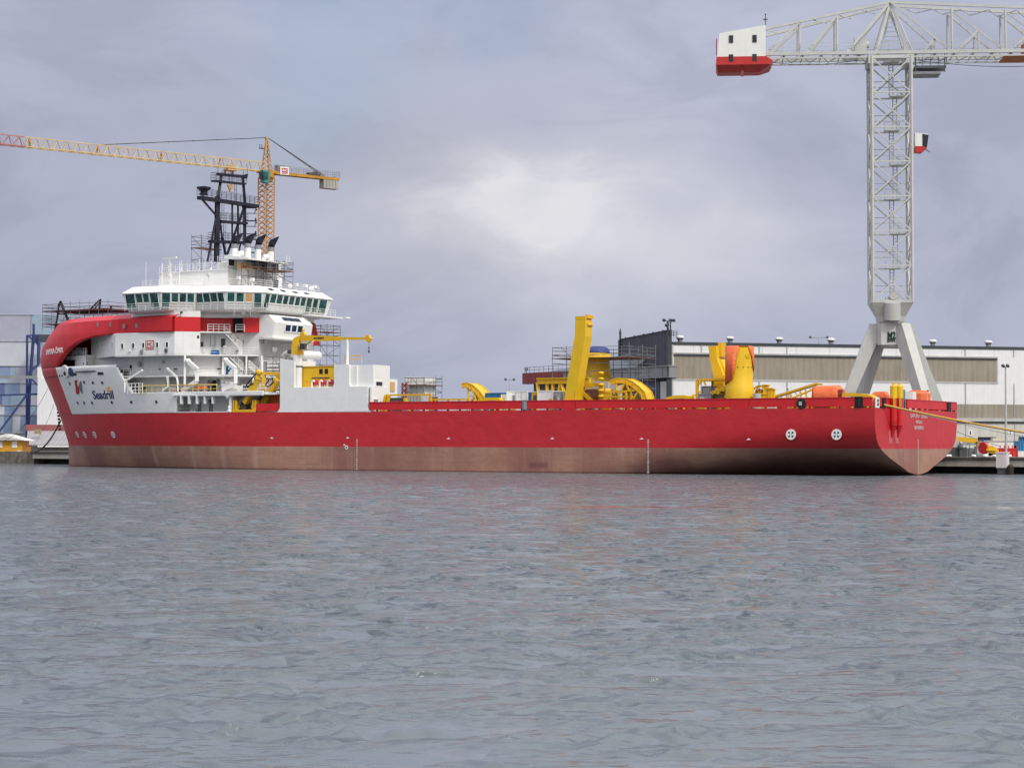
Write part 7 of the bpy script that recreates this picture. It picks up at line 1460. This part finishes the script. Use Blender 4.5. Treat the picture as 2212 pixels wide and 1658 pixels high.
for k in range(7):
    f0, f1 = k / 7, (k + 1) / 7; 
    for i in range(4): a, c = tb_[i], tb_[(i + 1) % 4]; s0, s1 = 1 - .88 * f0, 1 - .88 * f1; mb.bar((a[0] * s0, a[1] * s0, zj + (ztip - zj) * f0), (c[0] * s1, c[1] * s1, zj + (ztip - zj) * f1), .045)
mb.box(-.3, -.2, ztip - .2, .3, .2, ztip + .15); sub(mb, 'cat_head', CRANEY, tcr)
mb = MB(); mb.rail([(.5, -.7, zj + 3.8), (1.0, -.7, zj + 3.8)], .8, .5, .03); mb.rail([(-.4, -.7, zj + 2.4), (-1.0, -.7, zj + 2.4)], .8, .5, .03); mb.box(.1, -.9, zt_t(321), 1.0, -.2, zt_t(320)); sub(mb, 'head_landing', DKGREY, tcr)
xt = (TCI @ (lambda: wp(216, 309, 316.5))()).x; mb = MB(); a = Vector((.3, 0, ztip)); c = Vector((xt, 0, zjt)); mb.bar(a, c, .06); [mb.ball(a.lerp(c, f), .13, 6) for f in (.15, .3, .45, .6, .75, .9)]; sub(mb, 'tie_bar', DKGREY, tcr)
mb = MB(); c = Vector((CJ + 2.8, 0, zj + .3)); a = Vector((-.3, 0, ztip)); 
for s in (-.3, .3): mb.bar(a, c + Vector((0, s, 0)), .05)
[mb.ball(a.lerp(c, f), .14, 6) for f in (.35, .75)]; sub(mb, 'tie_bar', DKGREY, tcr)
mb = MB(); mb.loft([[(x, y, z) for x, z in ((.6, zj - .1), (2.0, zj - .1), (1.65, zj - 2.2), (.75, zj - 2.2))] for y in (1.0, 2.2)]); ca = sub(mb, 'operator_cab', mat('teal cab panel', (.06, .22, .21), .4), tcr); mb = MB(); mb.loft([[(x, y, z) for x, z in ((1.0, zj - .4), (2.02, zj - .4), (1.8, zj - 1.7), (1.1, zj - 1.7))] for y in (.97, 2.23)]); sub(mb, 'window', GLASS, ca)
xs_ = -3.05; mb = MB(); mb.box(xs_ - .85, .78, zj - .35, xs_ + .85, .88, zj + 1.0); sg_ = sub(mb, 'sign_board', TEXTW, tcr); mb = MB(); mb.box(xs_ - .6, .87, zj + .0, xs_ + .6, .90, zj + .78); lg_ = sub(mb, 'emblem', SIGNRED, sg_); text('IHC', .42, TEXTW, lg_, (xs_, .905, zj + .39), (-1, 0, 0), (0, 0, 1), width=.95, ext=.01, bold=.03); mb = MB(); mb.box(xs_ - .6, .87, zj - .2, xs_ + .6, .89, zj - .1); sub(mb, 'emblem_line', SIGNRED, sg_)
mb = MB(); mb.box(xs_ - .2, -.4, zj + .1, xs_ + 1.2, .6, zj + 1.3); sub(mb, 'electric_cabinet', GREY, tcr)
xtr = (TCI @ wp(503, 363, 331)).x; mb = MB(); mb.box(xtr - .9, -.8, zj - .5, xtr + .9, .8, zj - .2); mb.box(xtr - .5, -.5, zj - .1, xtr + .5, .5, zj + .5); mb.box(xtr - .9, -.7, zj - .9, xtr - .6, -.4, zj - .4); mb.box(xtr + .6, -.7, zj - .9, xtr + .9, -.4, zj - .4); sub(mb, 'trolley', CRANEY, tcr)
zhk = wp(502, 400, 331).z; mb = MB(); [mb.bar((xtr + s * .3, 0, zj - .5), (xtr + s * .15, 0, zhk), .025) for s in (-1, 1)]; sub(mb, 'hoist_rope', DKGREY, tcr)
mb = MB(); mb.bar((xtr - .45, 0, zhk + .2), (xtr, 0, zhk - .7), .17); mb.bar((xtr + .45, 0, zhk + .2), (xtr, 0, zhk - .7), .17); mb.box(xtr - .12, -.2, zhk - 1.1, xtr + .12, .2, zhk - .6); sub(mb, 'hook_block', CRANEY, tcr)
# ------------------------------------------------------------------ left shore
def cL(cx, cy): return .2218 * cx, 648.3 + .2218 * cy
YB_ = 415.0
def lbox(mb, c0, c1, Yd, dep):
    a, c = wp(*cL(*c0), Yd), wp(*cL(*c1), Yd); mb.box(a.x, Yd, c.z, c.x, Yd + dep, a.z); return a, c
lav = mat('lavender wall panel', (.37, .38, .47), .6, var=.06); lblu = mat('light blue wall panel', (.29, .38, .48), .6, var=.08); mblu = mat('mid blue wall panel', (.21, .28, .43), .6, var=.08); dblu = mat('deep blue wall panel', (.11, .14, .29), .6, var=.1); pale = mat('pale wall panel', (.50, .53, .58), .6, var=.05); trim = mat('white wall trim', (.62, .63, .66), .6, var=.04)
ph = thing('patchwork_building', 'big building clad in blue, lavender and white panels at the left edge', 'building', (wp(0, 900, YB_).x - 10, YB_ + 15, QZ), I4)
mb = MB(); a, c = wp(-110, 679, YB_), wp(82, 935, YB_); mb.box(a.x, YB_ + .3, QZ, c.x, YB_ + 30, a.z - .3); sub(mb, 'wall', pale, ph)
rows = [((140, 395), [(-500, 300, lav), (300, 540, lblu)]), ((400, 635), [(-500, 370, pale)]), ((640, 745), [(-500, 95, mblu), (95, 150, lblu), (150, 370, lav)]), ((755, 800), [(-500, 90, lblu), (90, 370, lav)]), ((806, 915), [(-500, 45, dblu), (45, 195, mblu), (195, 235, lav), (235, 285, lblu), (285, 370, mblu)]), ((925, 1015), [(-500, 20, dblu), (20, 100, mblu), (100, 240, lblu), (240, 370, lav)]), ((1026, 1110), [(-500, 45, pale), (45, 140, mblu), (140, 260, lav), (260, 370, lblu)]), ((1118, 1290), [(-500, 40, lblu), (40, 120, mblu), (120, 200, pale), (200, 280, mblu), (280, 370, mblu)])]
for (y0, y1), cells in rows:
    for x0, x1, m_ in cells: mb = MB(); lbox(mb, (x0, y0), (x1, y1), YB_, .3); sub(mb, 'wall_panel', m_, ph)
for y in (136, 397, 637, 802, 1020, 1113, 1292): mb = MB(); lbox(mb, (-500, y - 3), (330 if y < 200 else 370, y + 4), YB_ - .2, .4); sub(mb, 'trim_strip', trim, ph)
bfm = thing('bracing_tower', 'blue steel bracing frame standing in front of the patchwork building', 'steel frame', (wp(60, 930, 408).x, 408, QZ), I4); mb = MB()
def lb(c0, c1, r, Yd=408): mb.bar(wp(*cL(*c0), Yd), wp(*cL(*c1), Yd), r)
lb((265, 340), (258, 1480), .17); lb((328, 330), (285, 900), .24); lb((285, 900), (268, 1480), .24); lb((262, 343), (380, 343), .14); lb((0, 925), (370, 912), .17); lb((-60, 1350), (260, 920), .18); lb((262, 720), (380, 618), .18); lb((272, 345), (385, 445), .16); lb((295, 755), (372, 830), .16); lb((328, 230), (328, 340), .18); lb((378, 340), (376, 620), .25)
sub(mb, 'frame', BLUEF, bfm); mb = MB(); lb((-100, 747), (365, 750), .3, 406); sub(mb, 'grey_pipe', GREY, bfm); mb = MB(); a, c = wp(*cL(330, 335), 410), wp(*cL(420, 405), 410); mb.box(a.x, 409, c.z, c.x + 3, 412, a.z); sub(mb, 'dark_gantry', DKGREY, bfm)
wb = thing('white_wall_building', 'plain white building wall behind the bow of the ship', 'building', (wp(107, 915, 400).x, 405, QZ), I4); mb = MB(); a, c = lbox(mb, (367, 757), (600, 1480), 400, 14); sub(mb, 'wall', HALLW, wb); mb = MB(); lbox(mb, (365, 650), (402, 757), 400, 8); sub(mb, 'stair_head', HALLW, wb)
gs = thing('grey_roof_shed', 'low shed with a grey sloping roof and dull red ridge under the bow', 'shed', (wp(107, 970, 372).x, 375, QZ), I4)
a, c = wp(*cL(270, 1210), 380), wp(*cL(760, 1215), 380); e0, e1_ = wp(*cL(255, 1412), 371), wp(*cL(760, 1412), 371)
mb = MB(); mb.loft([[(e0.x, 371, e0.z), (e1_.x, 371, e0.z), (e1_.x, 371, e0.z + .12), (e0.x, 371, e0.z + .12)], [(a.x, 380, a.z - 1.2), (c.x, 380, a.z - 1.2), (c.x, 380, a.z - 1.08), (a.x, 380, a.z - 1.08)]]); sub(mb, 'roof', TILE, gs)
mb = MB(); mb.box(a.x - .3, 379.7, a.z - 1.2, c.x, 380.4, a.z); sub(mb, 'ridge_band', mat('dull red ridge', (.30, .10, .10), .7), gs)
mb = MB(); mb.box(wp(*cL(340, 1440), 372).x, 372, QZ, e1_.x, 380, e0.z); sub(mb, 'wall', mat('dull cream shed wall', (.40, .39, .34), .7, var=.1, dirt=.3), gs); mb = MB(); lbox(mb, (365, 1413), (760, 1430), 370.9, .3); sub(mb, 'eaves_board', TEXTW, gs)
for c0, c1 in ((432, 545), ): mb = MB(); lbox(mb, (c0, 1438), (c1, 1480), 371.8, .3); sub(mb, 'door', GREY, gs)
mb = MB(); lbox(mb, (335, 1255), (392, 1300), 374.2, .5); sub(mb, 'roof_patch', mat('tan roof patch', (.30, .24, .14), .8), gs)
ht = thing('orange_hut', 'small orange hut with white shutters and a white gable roof at the left edge', 'hut', (wp(28, 966, 356).x, 358, QZ), I4)
a, c = wp(*cL(-60, 1365), 356), wp(*cL(216, 1437), 356); pk = wp(*cL(70, 1302), 357); hm_ = mat('orange yellow hut wall', (.70, .34, .03), .6, var=.06)
mb = MB(); mb.box(a.x, 356, QZ, c.x, 361, a.z); sub(mb, 'wall', hm_, ht); mb = MB(); ov = wp(*cL(268, 1362), 355.5); xl_ = 2 * pk.x - ov.x; mb.loft([[(xl_, 355.3, a.z), (ov.x, 355.3, a.z), (pk.x, 355.3, pk.z)], [(xl_, 361.5, a.z), (ov.x, 361.5, a.z), (pk.x, 361.5, pk.z)]]); sub(mb, 'roof', WHITE2, ht)
for c0, c1 in ((-20, 22), (116, 166)): mb = MB(); lbox(mb, (c0, 1372), (c1, 1435), 355.9, .2); sub(mb, 'shutter', WHITE2, ht)
mb = MB(); mb.loft([[(xl_ + .6, 355.2, a.z + .05), (ov.x - .6, 355.2, a.z + .05), (pk.x, 355.2, pk.z - .45)], [(xl_ + .6, 355.32, a.z + .05), (ov.x - .6, 355.32, a.z + .05), (pk.x, 355.32, pk.z - .45)]]); sub(mb, 'gable_board', GREYL, ht)
def clutter(name, label, cat, c0, c1, Yd, dep, m_, group=None, extra=None, cf=cL):
    a, c = wp(*cf(*c0), Yd), wp(*cf(*c1), Yd); t_ = thing(name, label, cat, ((a.x + c.x) / 2, Yd + dep / 2, QZ), I4, group); mb = MB(); mb.box(a.x, Yd, QZ, c.x, Yd + dep, a.z); sub(mb, 'body', m_, t_); mb = MB(); mb.box(a.x - .06, Yd - .06, a.z - .12, c.x + .06, Yd + dep + .06, a.z + .04); sub(mb, 'top', extra or m_, t_); return t_
clutter('orange_skip', 'small orange brown bin right of the orange hut', 'skip', (262, 1412), (302, 1480), 350, 1.5, mat('orange brown bin', (.45, .18, .04), .6), extra=RUST); clutter('cabinet', 'dark cabinet between the orange bin and the grey roofed shed', 'cabinet', (305, 1412), (330, 1470), 350, 1.2, DKGREY, extra=GREY)
clutter('yellow_pallet', 'flat yellow object on the quay below the orange hut', 'pallet', (-30, 1462), (48, 1480), 343, 2, YELB, extra=YEL); clutter('white_bollard', 'small white block on the rough stone quay edge', 'bollard', (170, 1462), (192, 1482), 341, .7, WHITE2)
# ------------------------------------------------------------------ right end of the quay
def cR(cx, cy): return 2041 + .1004 * cx, 876 + .1004 * cy
YR = 276.0
def rbox(mb, c0, c1, Yd, dep, zb=None): a, c = wp(*cR(*c0), Yd), wp(*cR(*c1), Yd); mb.box(a.x, Yd, c.z if zb is None else zb, c.x, Yd + dep, a.z); return a, c
sc_ = thing('mesh_screen', 'grey mesh screen fence on the quay behind the stern', 'fence', (wp(*cR(450, 1050), 284).x, 284, QZ), I4); mb = MB(); rbox(mb, (-200, 765), (700, 900), 284, .15, QZ + 1.6); sub(mb, 'upper_screen', FENCE, sc_); mb = MB(); rbox(mb, (-200, 905), (700, 1060), 283.8, .15, QZ); sub(mb, 'lower_screen', mat('dark grey screen', (.17, .175, .18), .85, var=.15), sc_)
mb = MB(); [rbox(mb, (x, 755), (x + 14, 1060), 283.6, .2, QZ) for x in (-100, 40, 180, 380, 530, 690)]; sub(mb, 'post', GREY, sc_)
ys = thing('yellow_beam_stand', 'yellow beam lying on a yellow post stand beside the stern', 'steel frame', (wp(*cR(280, 1050), 276).x, 276, QZ), I4); mb = MB(); a, c = wp(*cR(-60, 690), 276), wp(*cR(690, 752), 276); mb.bar(a, c, .32); mb.bar(a - Z(.5), c - Z(.05), .12); sub(mb, 'beam', YEL, ys); mb = MB(); rbox(mb, (265, 700), (300, 1060), 276, .5, QZ); mb.bar(wp(*cR(420, 900), 276), wp(*cR(300, 1050), 276), .1); mb.bar(wp(*cR(300, 1020), 276), wp(*cR(370, 1060), 276), .1); sub(mb, 'stand', YEL, ys)
pt = thing('pump', 'dark pump with a white top beside the yellow post stand', 'pump', (wp(*cR(335, 1000), 275).x, 275, QZ), I4); q = wp(*cR(335, 900), 275); mb = MB(); mb.bar((q.x, 275, QZ), (q.x, 275, q.z + .2), .25, 12); mb.ball((q.x, 275, q.z), .40, 10); sub(mb, 'casing', DKGREY, pt); mb = MB(); mb.ball((q.x + .1, 275, q.z + .62), .26, 8); sub(mb, 'cap', GREYL, pt)
clutter('grey_cabinet', 'pale grey cabinet on the quay left of the yellow dredge head', 'cabinet', (690, 880), (808, 1070), 275, 1.4, GREYL, cf=cR, extra=GREY)
o = clutter('orange_block', 'small ochre block on top of the pale grey quay cabinet', 'block', (700, 770), (785, 868), 275.2, .9, CRANEY, cf=cR)
for ch in o.children:
    for v in ch.data.vertices: v.co.z = max(v.co.z, wp(*cR(740, 868), 275.2).z - QZ)
dh_ = thing('dredge_head', 'yellow dredge head with a red disc on the quay', 'machine', (wp(*cR(1000, 1060), 273).x, 273, QZ), I4)
P = [wp(*cR(*q), 273) for q in ((880, 860), (985, 855), (1130, 940), (1125, 1005), (1060, 1030), (890, 1010))]; mb = MB(); mb.loft([[(p.x, 272.2, p.z) for p in P], [(p.x, 274, p.z) for p in P]]); sub(mb, 'body', YEL, dh_); mb = MB(); q = wp(*cR(845, 910), 272.5); mb.bar((q.x - .16, 272.7, q.z), (q.x + .2, 272.95, q.z), .80, 18); sub(mb, 'red_disc', REDEQ, dh_); mb = MB(); [mb.bar(wp(*cR(*p0), 273), wp(*cR(*p1), 273), .14) for p0, p1 in (((950, 1020), (1000, 1065)), ((1010, 1020), (950, 1065)), ((1060, 1020), (1040, 1065)))]; sub(mb, 'stand', BLACK, dh_); mb = MB(); q0, q1 = wp(*cR(890, 945), 272.1), wp(*cR(1120, 960), 272.1); mb.bar(q0, q1, .1); sub(mb, 'rib', YELB, dh_)
rc_ = clutter('red_skip', 'long red open skip on the quay behind the white mooring post', 'skip', (1130, 918), (1560, 1072), 276, 2.2, REDEQ, cf=cR, extra=mat('dark red rim', (.42, .03, .03), .5)); mb = MB(); [mb.box(x, 275.9, QZ, x + .12, 276, QZ + 1.6) for x in [wp(*cR(1180 + 90 * k, 1000), 276).x for k in range(5)]]; sub(mb, 'rib', REDEQ, rc_)
mb = MB(); q = wp(*cR(1515, 845), 276.5); mb.bar((q.x, 276.5, QZ), (q.x, 276.5, q.z), .16, 8); tag(mb.build('black_pipe', BLACK, None, I4, (q.x, 276.5, QZ)), 'short black pipe stub standing at the right end of the red skip', 'pipe')
clutter('white_cabin', 'long low white cabin behind the red skip on the quay', 'cabin', (850, 755), (1565, 1060), 281, 2.4, WHITE2, cf=cR, extra=GREYL); bc = clutter('blue_container', 'bright blue container on a white base at the right edge', 'container', (1575, 762), (1860, 970), 277, 2.4, mat('bright blue container', (.05, .26, .50), .5), cf=cR)
mb = MB(); a, c = wp(*cR(1570, 975), 276.8), wp(*cR(1870, 1060), 276.8); mb.box(a.x, 276.7, QZ, c.x, 279.5, a.z); sub(mb, 'base_block', WHITE2, bc); mb = MB(); [mb.box(x, 276.9, a.z, x + .1, 277, a.z + 2.2) for x in [wp(*cR(1600 + 58 * k, 900), 277).x for k in range(4)]]; sub(mb, 'rib', BLUEC, bc)
mb = MB(); a, c = wp(*cR(1080, 690), 280), wp(*cR(1320, 745), 280); mb.box(a.x, 281.2, wp(*cR(1080, 755), 281).z, c.x, 282.5, a.z); mb.rail([(a.x + .6, 281.3, a.z), (a.x + 1.9, 281.3, a.z)], .55, .7, .04, 0); tag(mb.build('roof_unit', mat('cream roof unit', (.6, .56, .44), .6), None, I4, (a.x, 281.5, 5)), 'cream coloured unit with a hand rail on top of the low white cabin', 'roof unit')
rr_ = random.Random(5)
for k, (cx, lab) in enumerate(((40, 'white sack on the quay edge close to the red stern'), (95, 'white sack beside the sack nearest the stern'), (620, 'white sack left of the pale grey quay cabinet'), (870, 'white sack in front of the yellow dredge head'), (1070, 'white sack at the right foot of the yellow dredge head'), (1385, 'white sack before the red skip, right of the lamp mast foot'))):
    q = wp(*cR(cx, 1050), 268); mb = MB(); mb.ball((q.x, 268, QZ + .15), .28 + rr_.uniform(0, .12), 8, .6); tag(mb.build('white_sack', WHITE2, None, I4, (q.x, 268, QZ)), lab, 'sack', 'white sacks along the quay edge')
# mooring post with fender, in front of the quay
q = hy(2166, 1010, -14.6); mp_ = thing('mooring_post', 'square white topped mooring post standing in the water before the quay', 'mooring post', (q.x, -14.6, -3)); zt_ = hy(2166, 978, -14.6).z; zm_ = hy(2166, 1010, -14.6).z
mb = MB(); mb.box(q.x - .68, -15.2, zm_, q.x + .68, -14.0, zt_); sub(mb, 'white_top', mat('off white post', (.66, .65, .66), .6, var=.05, dirt=.3), mp_); mb = MB(); mb.box(q.x - .74, -15.26, zt_, q.x + .74, -13.94, zt_ + .12); sub(mb, 'cap', WHITE2, mp_); mb = MB(); mb.box(q.x - .55, -15.1, -3, q.x + .55, -14.1, zm_); sub(mb, 'pile', DKGREY, mp_)
mb = MB(); fx = q.x - 1.15; mb.bar((fx, -14.1, -2), (fx, -14.1, .9), .42, 12); mb.ball((fx, -14.1, .9), .42, 12); tag(mb.build('rubber_fender', mat('dirty black fender', (.03, .025, .02), .8, var=.4), None, SHIP, (fx, -14.1, 0)), 'dark round fender hanging in the water beside the white topped mooring post', 'fender')
# mooring lines
def rope(label, p, q, sag, r, m_=ROPE, n=26, group='mooring lines'):
    p = Vector(p); q = Vector(q); pts = [p.lerp(q, k / n) - Z(sag * 4 * (k / n) * (1 - k / n)) for k in range(n + 1)]; mb = MB(); mb.path(pts, r, 6); base = SHIPI @ p if False else p
    return tag(mb.build('mooring_line', m_, None, I4, p), label, 'rope', group)
s0 = SHIP @ hx(1909, 874, -.05); e_ = SHIP @ Vector((-34.0, QY + .2, QZ + .4))
rope('thick tan mooring rope running from the stern chock across the red transom to the quay', s0, e_, .9, .15)
rope('thin grey mooring line slack below the thick tan rope', SHIP @ Vector((-.05, -14.2, 8.2)) if False else SHIP @ hx(1985, 893, -.05), SHIP @ Vector((-24.0, QY, QZ + .3)), .5, .045, GREY)
rope('thin dark line from the far stern corner down to the quay cabinets', wp(*cR(255, 552), 266), wp(*cR(1180, 862), 270), .15, .035, DKGREY)
b0_ = SHIP @ hull_hit(131, 908); rope('dark mooring rope running down from the bow stem to the quay', b0_, wp(*cL(330, 1475), 345), 1.2, .14, mat('dark wet rope', (.09, .085, .08), .9))
rope('thin mooring line from high on the bow down past the white wall', SHIP @ hull_hit(104, 838), wp(*cL(-40, 1380), 350), 2.2, .035, DKGREY)
rope('faint line from the stem down behind the orange hut', SHIP @ hull_hit(117, 872), wp(*cL(240, 1480), 348), 1.5, .03, GREY)
mb = MB(); a, n = hull_n(128.5, 905)
for k in range(8): p = hull_hit(124 + 2.2 * k, 893 + 5.2 * k) if False else a + Z(2.2 - .55 * k) + Vector((.25 - .08 * k, .2, 0)); mb.ball(p, .26, 6)
tag(mb.build('rope_fender', BLACK, None, SHIP, a), 'dark knotted rope bundle hanging on the bow stem', 'rope bundle')
# ================================================================== WATER
def make_water():
    rng = np.random.default_rng(7)
    r = [9.0]
    while r[-1] < 420: r.append(r[-1] * (1.0030 if r[-1] < 70 else 1.0025 if r[-1] < 150 else 1.0021))
    r = np.array(r); th = np.radians(np.arange(-28, 28.01, 0.09))
    Rg, T = np.meshgrid(r, th, indexing='ij'); X = Rg * np.sin(T); Y = Rg * np.cos(T)
    sp = Rg * np.where(Rg < 70, .0030, np.where(Rg < 150, .0025, .0021)); Zw = np.zeros_like(X); dX = np.zeros_like(X); dY = np.zeros_like(X)
    nW = 110
    lam = 0.22 * (7.0 / 0.22) ** (np.arange(nW) / (nW - 1)); lam *= rng.uniform(.93, 1.07, nW)
    wind = math.radians(-72)
    ang = wind + rng.normal(0, .62, nW); ph = rng.uniform(0, 2 * np.pi, nW)
    slope = 0.0225 * np.where(lam < 0.55, 1.0, (0.55 / lam) ** 1.1)
    # slow patchiness of the wind on the water
    patch = 1 + .30 * np.sin(X / 23 + .8 * np.sin(Y / 31)) * np.sin(Y / 41 + 1.1) + .22 * np.sin(X / 9.0 + Y / 13.0 + 2) * np.sin(Y / 17 - X / 29)
    # calm strips: a slick across the fairway and the lee along the hull
    px = (X - SO.x) * U.x + (Y - SO.y) * U.y; py = -((X - SO.x) * V.x + (Y - SO.y) * V.y)
    def vnoise(x, y, seed):
        g = np.random.default_rng(seed).uniform(0, 1, (256, 256)); xi = np.floor(x).astype(int); yi = np.floor(y).astype(int); fx = x - xi; fy = y - yi
        fx = fx * fx * (3 - 2 * fx); fy = fy * fy * (3 - 2 * fy); xi %= 256; yi %= 256; x1 = (xi + 1) % 256; y1 = (yi + 1) % 256
        return (g[xi, yi] * (1 - fx) + g[x1, yi] * fx) * (1 - fy) + (g[xi, y1] * (1 - fx) + g[x1, y1] * fx) * fy
    # gusts: small steep wavelets come in scattered clusters on an otherwise easy surface
    e_ = .55 * vnoise(X / 1.15, Y / .8, 3) + .45 * vnoise(X / .55 + 40, Y / .4 + 9, 4)
    big = vnoise(X / 17, Y / 24, 5)
    gust = np.clip((e_ - .50 + .10 * (big - .5)) / .30, 0, 1) ** 1.2 * 2.9 + .46
    wob = 2.0 * np.sin(X / 14) + 1.0 * np.sin(X / 5.3 + 1)
    slick = np.exp(-((Y - 113.5 - wob * .5) / 1.9) ** 2) * np.clip((X - (-3)) / 10, 0, 1) * (0.65 + .35 * np.sin(X / 4.1 + np.sin(X / 1.9)))
    slick2 = .5 * np.exp(-((Y - 131 - wob) / 2.6) ** 2) * np.clip((X + 10) / 14, 0, 1)
    lee = np.exp(-np.clip(py - 15, 0, None) / 1.5) * .6
    calm = np.clip(np.maximum(np.maximum(slick * 1.7, slick2), lee), 0, 1)
    damp = (1 - .93 * calm) * patch
    miss = np.zeros_like(X)
    for k in range(nW):
        kk = 2 * np.pi / lam[k]; a = slope[k] / kk * 1.45
        w = np.clip((lam[k] / sp - 2.2) / 1.5, 0, 1)
        miss += (1 - w) * slope[k] ** 2; dx, dy = math.cos(ang[k]), math.sin(ang[k]); t = kk * (X * dx + Y * dy) + ph[k]
        s = np.sin(t); G_ = gust if lam[k] < 1.9 else 1.0; a = a * G_; Zw += w * a * s; dX -= w * a * .4 * np.cos(t) * dx * -1; dY -= w * a * .4 * np.cos(t) * dy * -1
    edge = np.clip((np.radians(28) - np.abs(T)) / np.radians(4), 0, 1) * np.clip((Rg - 9) / 3, 0, 1) * np.clip((r[-1] - Rg) / 40, 0, 1); damp = damp * edge
    Zw *= damp; X2 = X + dX * damp; Y2 = Y + dY * damp
    n0, n1 = X.shape; co = np.stack([X2, Y2, Zw], -1).reshape(-1, 3)
    i = np.arange(n0 - 1)[:, None] * n1 + np.arange(n1 - 1)[None, :]
    quads = np.stack([i, i + 1, i + n1 + 1, i + n1], -1).reshape(-1, 4)[:, ::-1]
    # plain sheet round the modelled fan, out to the horizon
    base = len(co); angs = np.radians(np.concatenate([np.arange(28.0, 332.1, 4.0)])); rad = [0.0, r[0], 60.0, r[-1], 9000.0]
    ring = np.array([(q * math.sin(a_), q * math.cos(a_), 0.0) for q in rad for a_ in angs]); na_ = len(angs)
    eq = [[base + k * na_ + j, base + (k + 1) * na_ + j, base + (k + 1) * na_ + j + 1, base + k * na_ + j + 1] for k in range(len(rad) - 1) for j in range(na_ - 1)]
    a2 = np.radians(np.arange(-28.0, 28.1, 4.0)); b2 = base + len(ring); ring2 = np.array([(q * math.sin(a_), q * math.cos(a_), 0.0) for q in (0.0, r[0], r[-1], 9000.0) for a_ in a2]); n2_ = len(a2)
    eq += [[b2 + k * n2_ + j, b2 + (k + 1) * n2_ + j, b2 + (k + 1) * n2_ + j + 1, b2 + k * n2_ + j + 1] for k in (0, 2) for j in range(n2_ - 1)]
    extra = len(ring) + len(ring2); co = np.concatenate([co, ring, ring2]); eq = np.array(eq)[:, ::-1]; quads = np.concatenate([quads, eq])
    me = bpy.data.meshes.new('water'); me.vertices.add(len(co)); me.vertices.foreach_set('co', co.ravel())
    me.loops.add(quads.size); me.loops.foreach_set('vertex_index', quads.ravel()); me.polygons.add(len(quads))
    me.polygons.foreach_set('loop_start', np.arange(0, quads.size, 4)); me.polygons.foreach_set('loop_total', np.full(len(quads), 4))
    me.update(); me.polygons.foreach_set('use_smooth', np.ones(len(quads), bool))
    at_ = me.attributes.new('calm', 'FLOAT', 'POINT'); at_.data.foreach_set('value', np.concatenate([calm.ravel(), np.zeros(extra)]).astype(np.float32))
    o = bpy.data.objects.new('water', me); COL.objects.link(o); o['kind'] = 'structure'
    miss = np.sqrt(miss / (slope ** 2).sum()); at3 = me.attributes.new('unresolved', 'FLOAT', 'POINT'); at3.data.foreach_set('value', np.concatenate([miss.ravel(), np.ones(extra)]).astype(np.float32))
    m = bpy.data.materials.new('harbour water'); m.use_nodes = True; t = m.node_tree; b = t.nodes['Principled BSDF']
    tc = N(t, 'ShaderNodeTexCoord'); at2 = N(t, 'ShaderNodeAttribute', attribute_name='calm')
    inv = mathn(t, 'SUBTRACT', 1.0, mathn(t, 'MULTIPLY', at2.outputs['Fac'], .96))
    mp = N(t, 'ShaderNodeMapping'); mp.inputs['Scale'].default_value = (1, 1.5, 1); mp.inputs['Rotation'].default_value = (0, 0, .25); L(t, tc.outputs['Object'], mp.inputs[0])
    na = N(t, 'ShaderNodeTexNoise', i_Scale=2.1, i_Detail=5.0, i_Roughness=.62, i_Distortion=.4); L(t, mp.outputs[0], na.inputs['Vector'])
    nb = N(t, 'ShaderNodeTexNoise', i_Scale=.55, i_Detail=4.0, i_Roughness=.6, i_Distortion=.3); L(t, mp.outputs[0], nb.inputs['Vector'])
    ne = N(t, 'ShaderNodeTexNoise', i_Scale=7.0, i_Detail=3.0, i_Roughness=.6); L(t, mp.outputs[0], ne.inputs['Vector'])
    h = mathn(t, 'ADD', mathn(t, 'ADD', mathn(t, 'MULTIPLY', na.outputs['Fac'], .16), mathn(t, 'MULTIPLY', nb.outputs['Fac'], .34)), mathn(t, 'MULTIPLY', ne.outputs['Fac'], .022))
    mk = N(t, 'ShaderNodeMapping'); mk.inputs['Scale'].default_value = (.55, .8, 1); L(t, tc.outputs['Object'], mk.inputs[0])
    ng = N(t, 'ShaderNodeTexNoise', i_Scale=1.0, i_Detail=3.0, i_Roughness=.6); L(t, mk.outputs[0], ng.inputs['Vector'])
    h = mathn(t, 'MULTIPLY', h, ramp(t, ng.outputs['Fac'], (.42, .35), (.64, 2.4)))
    bp = N(t, 'ShaderNodeBump', i_Distance=1.0); L(t, h, bp.inputs['Height']); am = N(t, 'ShaderNodeAttribute', attribute_name='unresolved'); L(t, mathn(t, 'MULTIPLY', inv, mathn(t, 'ADD', .16, mathn(t, 'MULTIPLY', am.outputs['Fac'], 1.1))), bp.inputs['Strength']); L(t, bp.outputs[0], b.inputs['Normal'])
    nc = N(t, 'ShaderNodeTexNoise', i_Scale=.03, i_Detail=3.0); L(t, tc.outputs['Object'], nc.inputs['Vector'])
    L(t, ramp(t, nc.outputs['Fac'], (.35, (.122, .147, .166)), (.65, (.146, .168, .180))), b.inputs['Base Color'])
    b.inputs['IOR'].default_value = 1.333; b.inputs['Specular IOR Level'].default_value = 0.5
    rr = N(t, 'ShaderNodeMapRange'); L(t, at2.outputs['Fac'], rr.inputs[0]); rr.inputs[3].default_value = .14; rr.inputs[4].default_value = .04; L(t, rr.outputs[0], b.inputs['Roughness'])
    me.materials.append(m)
make_water()
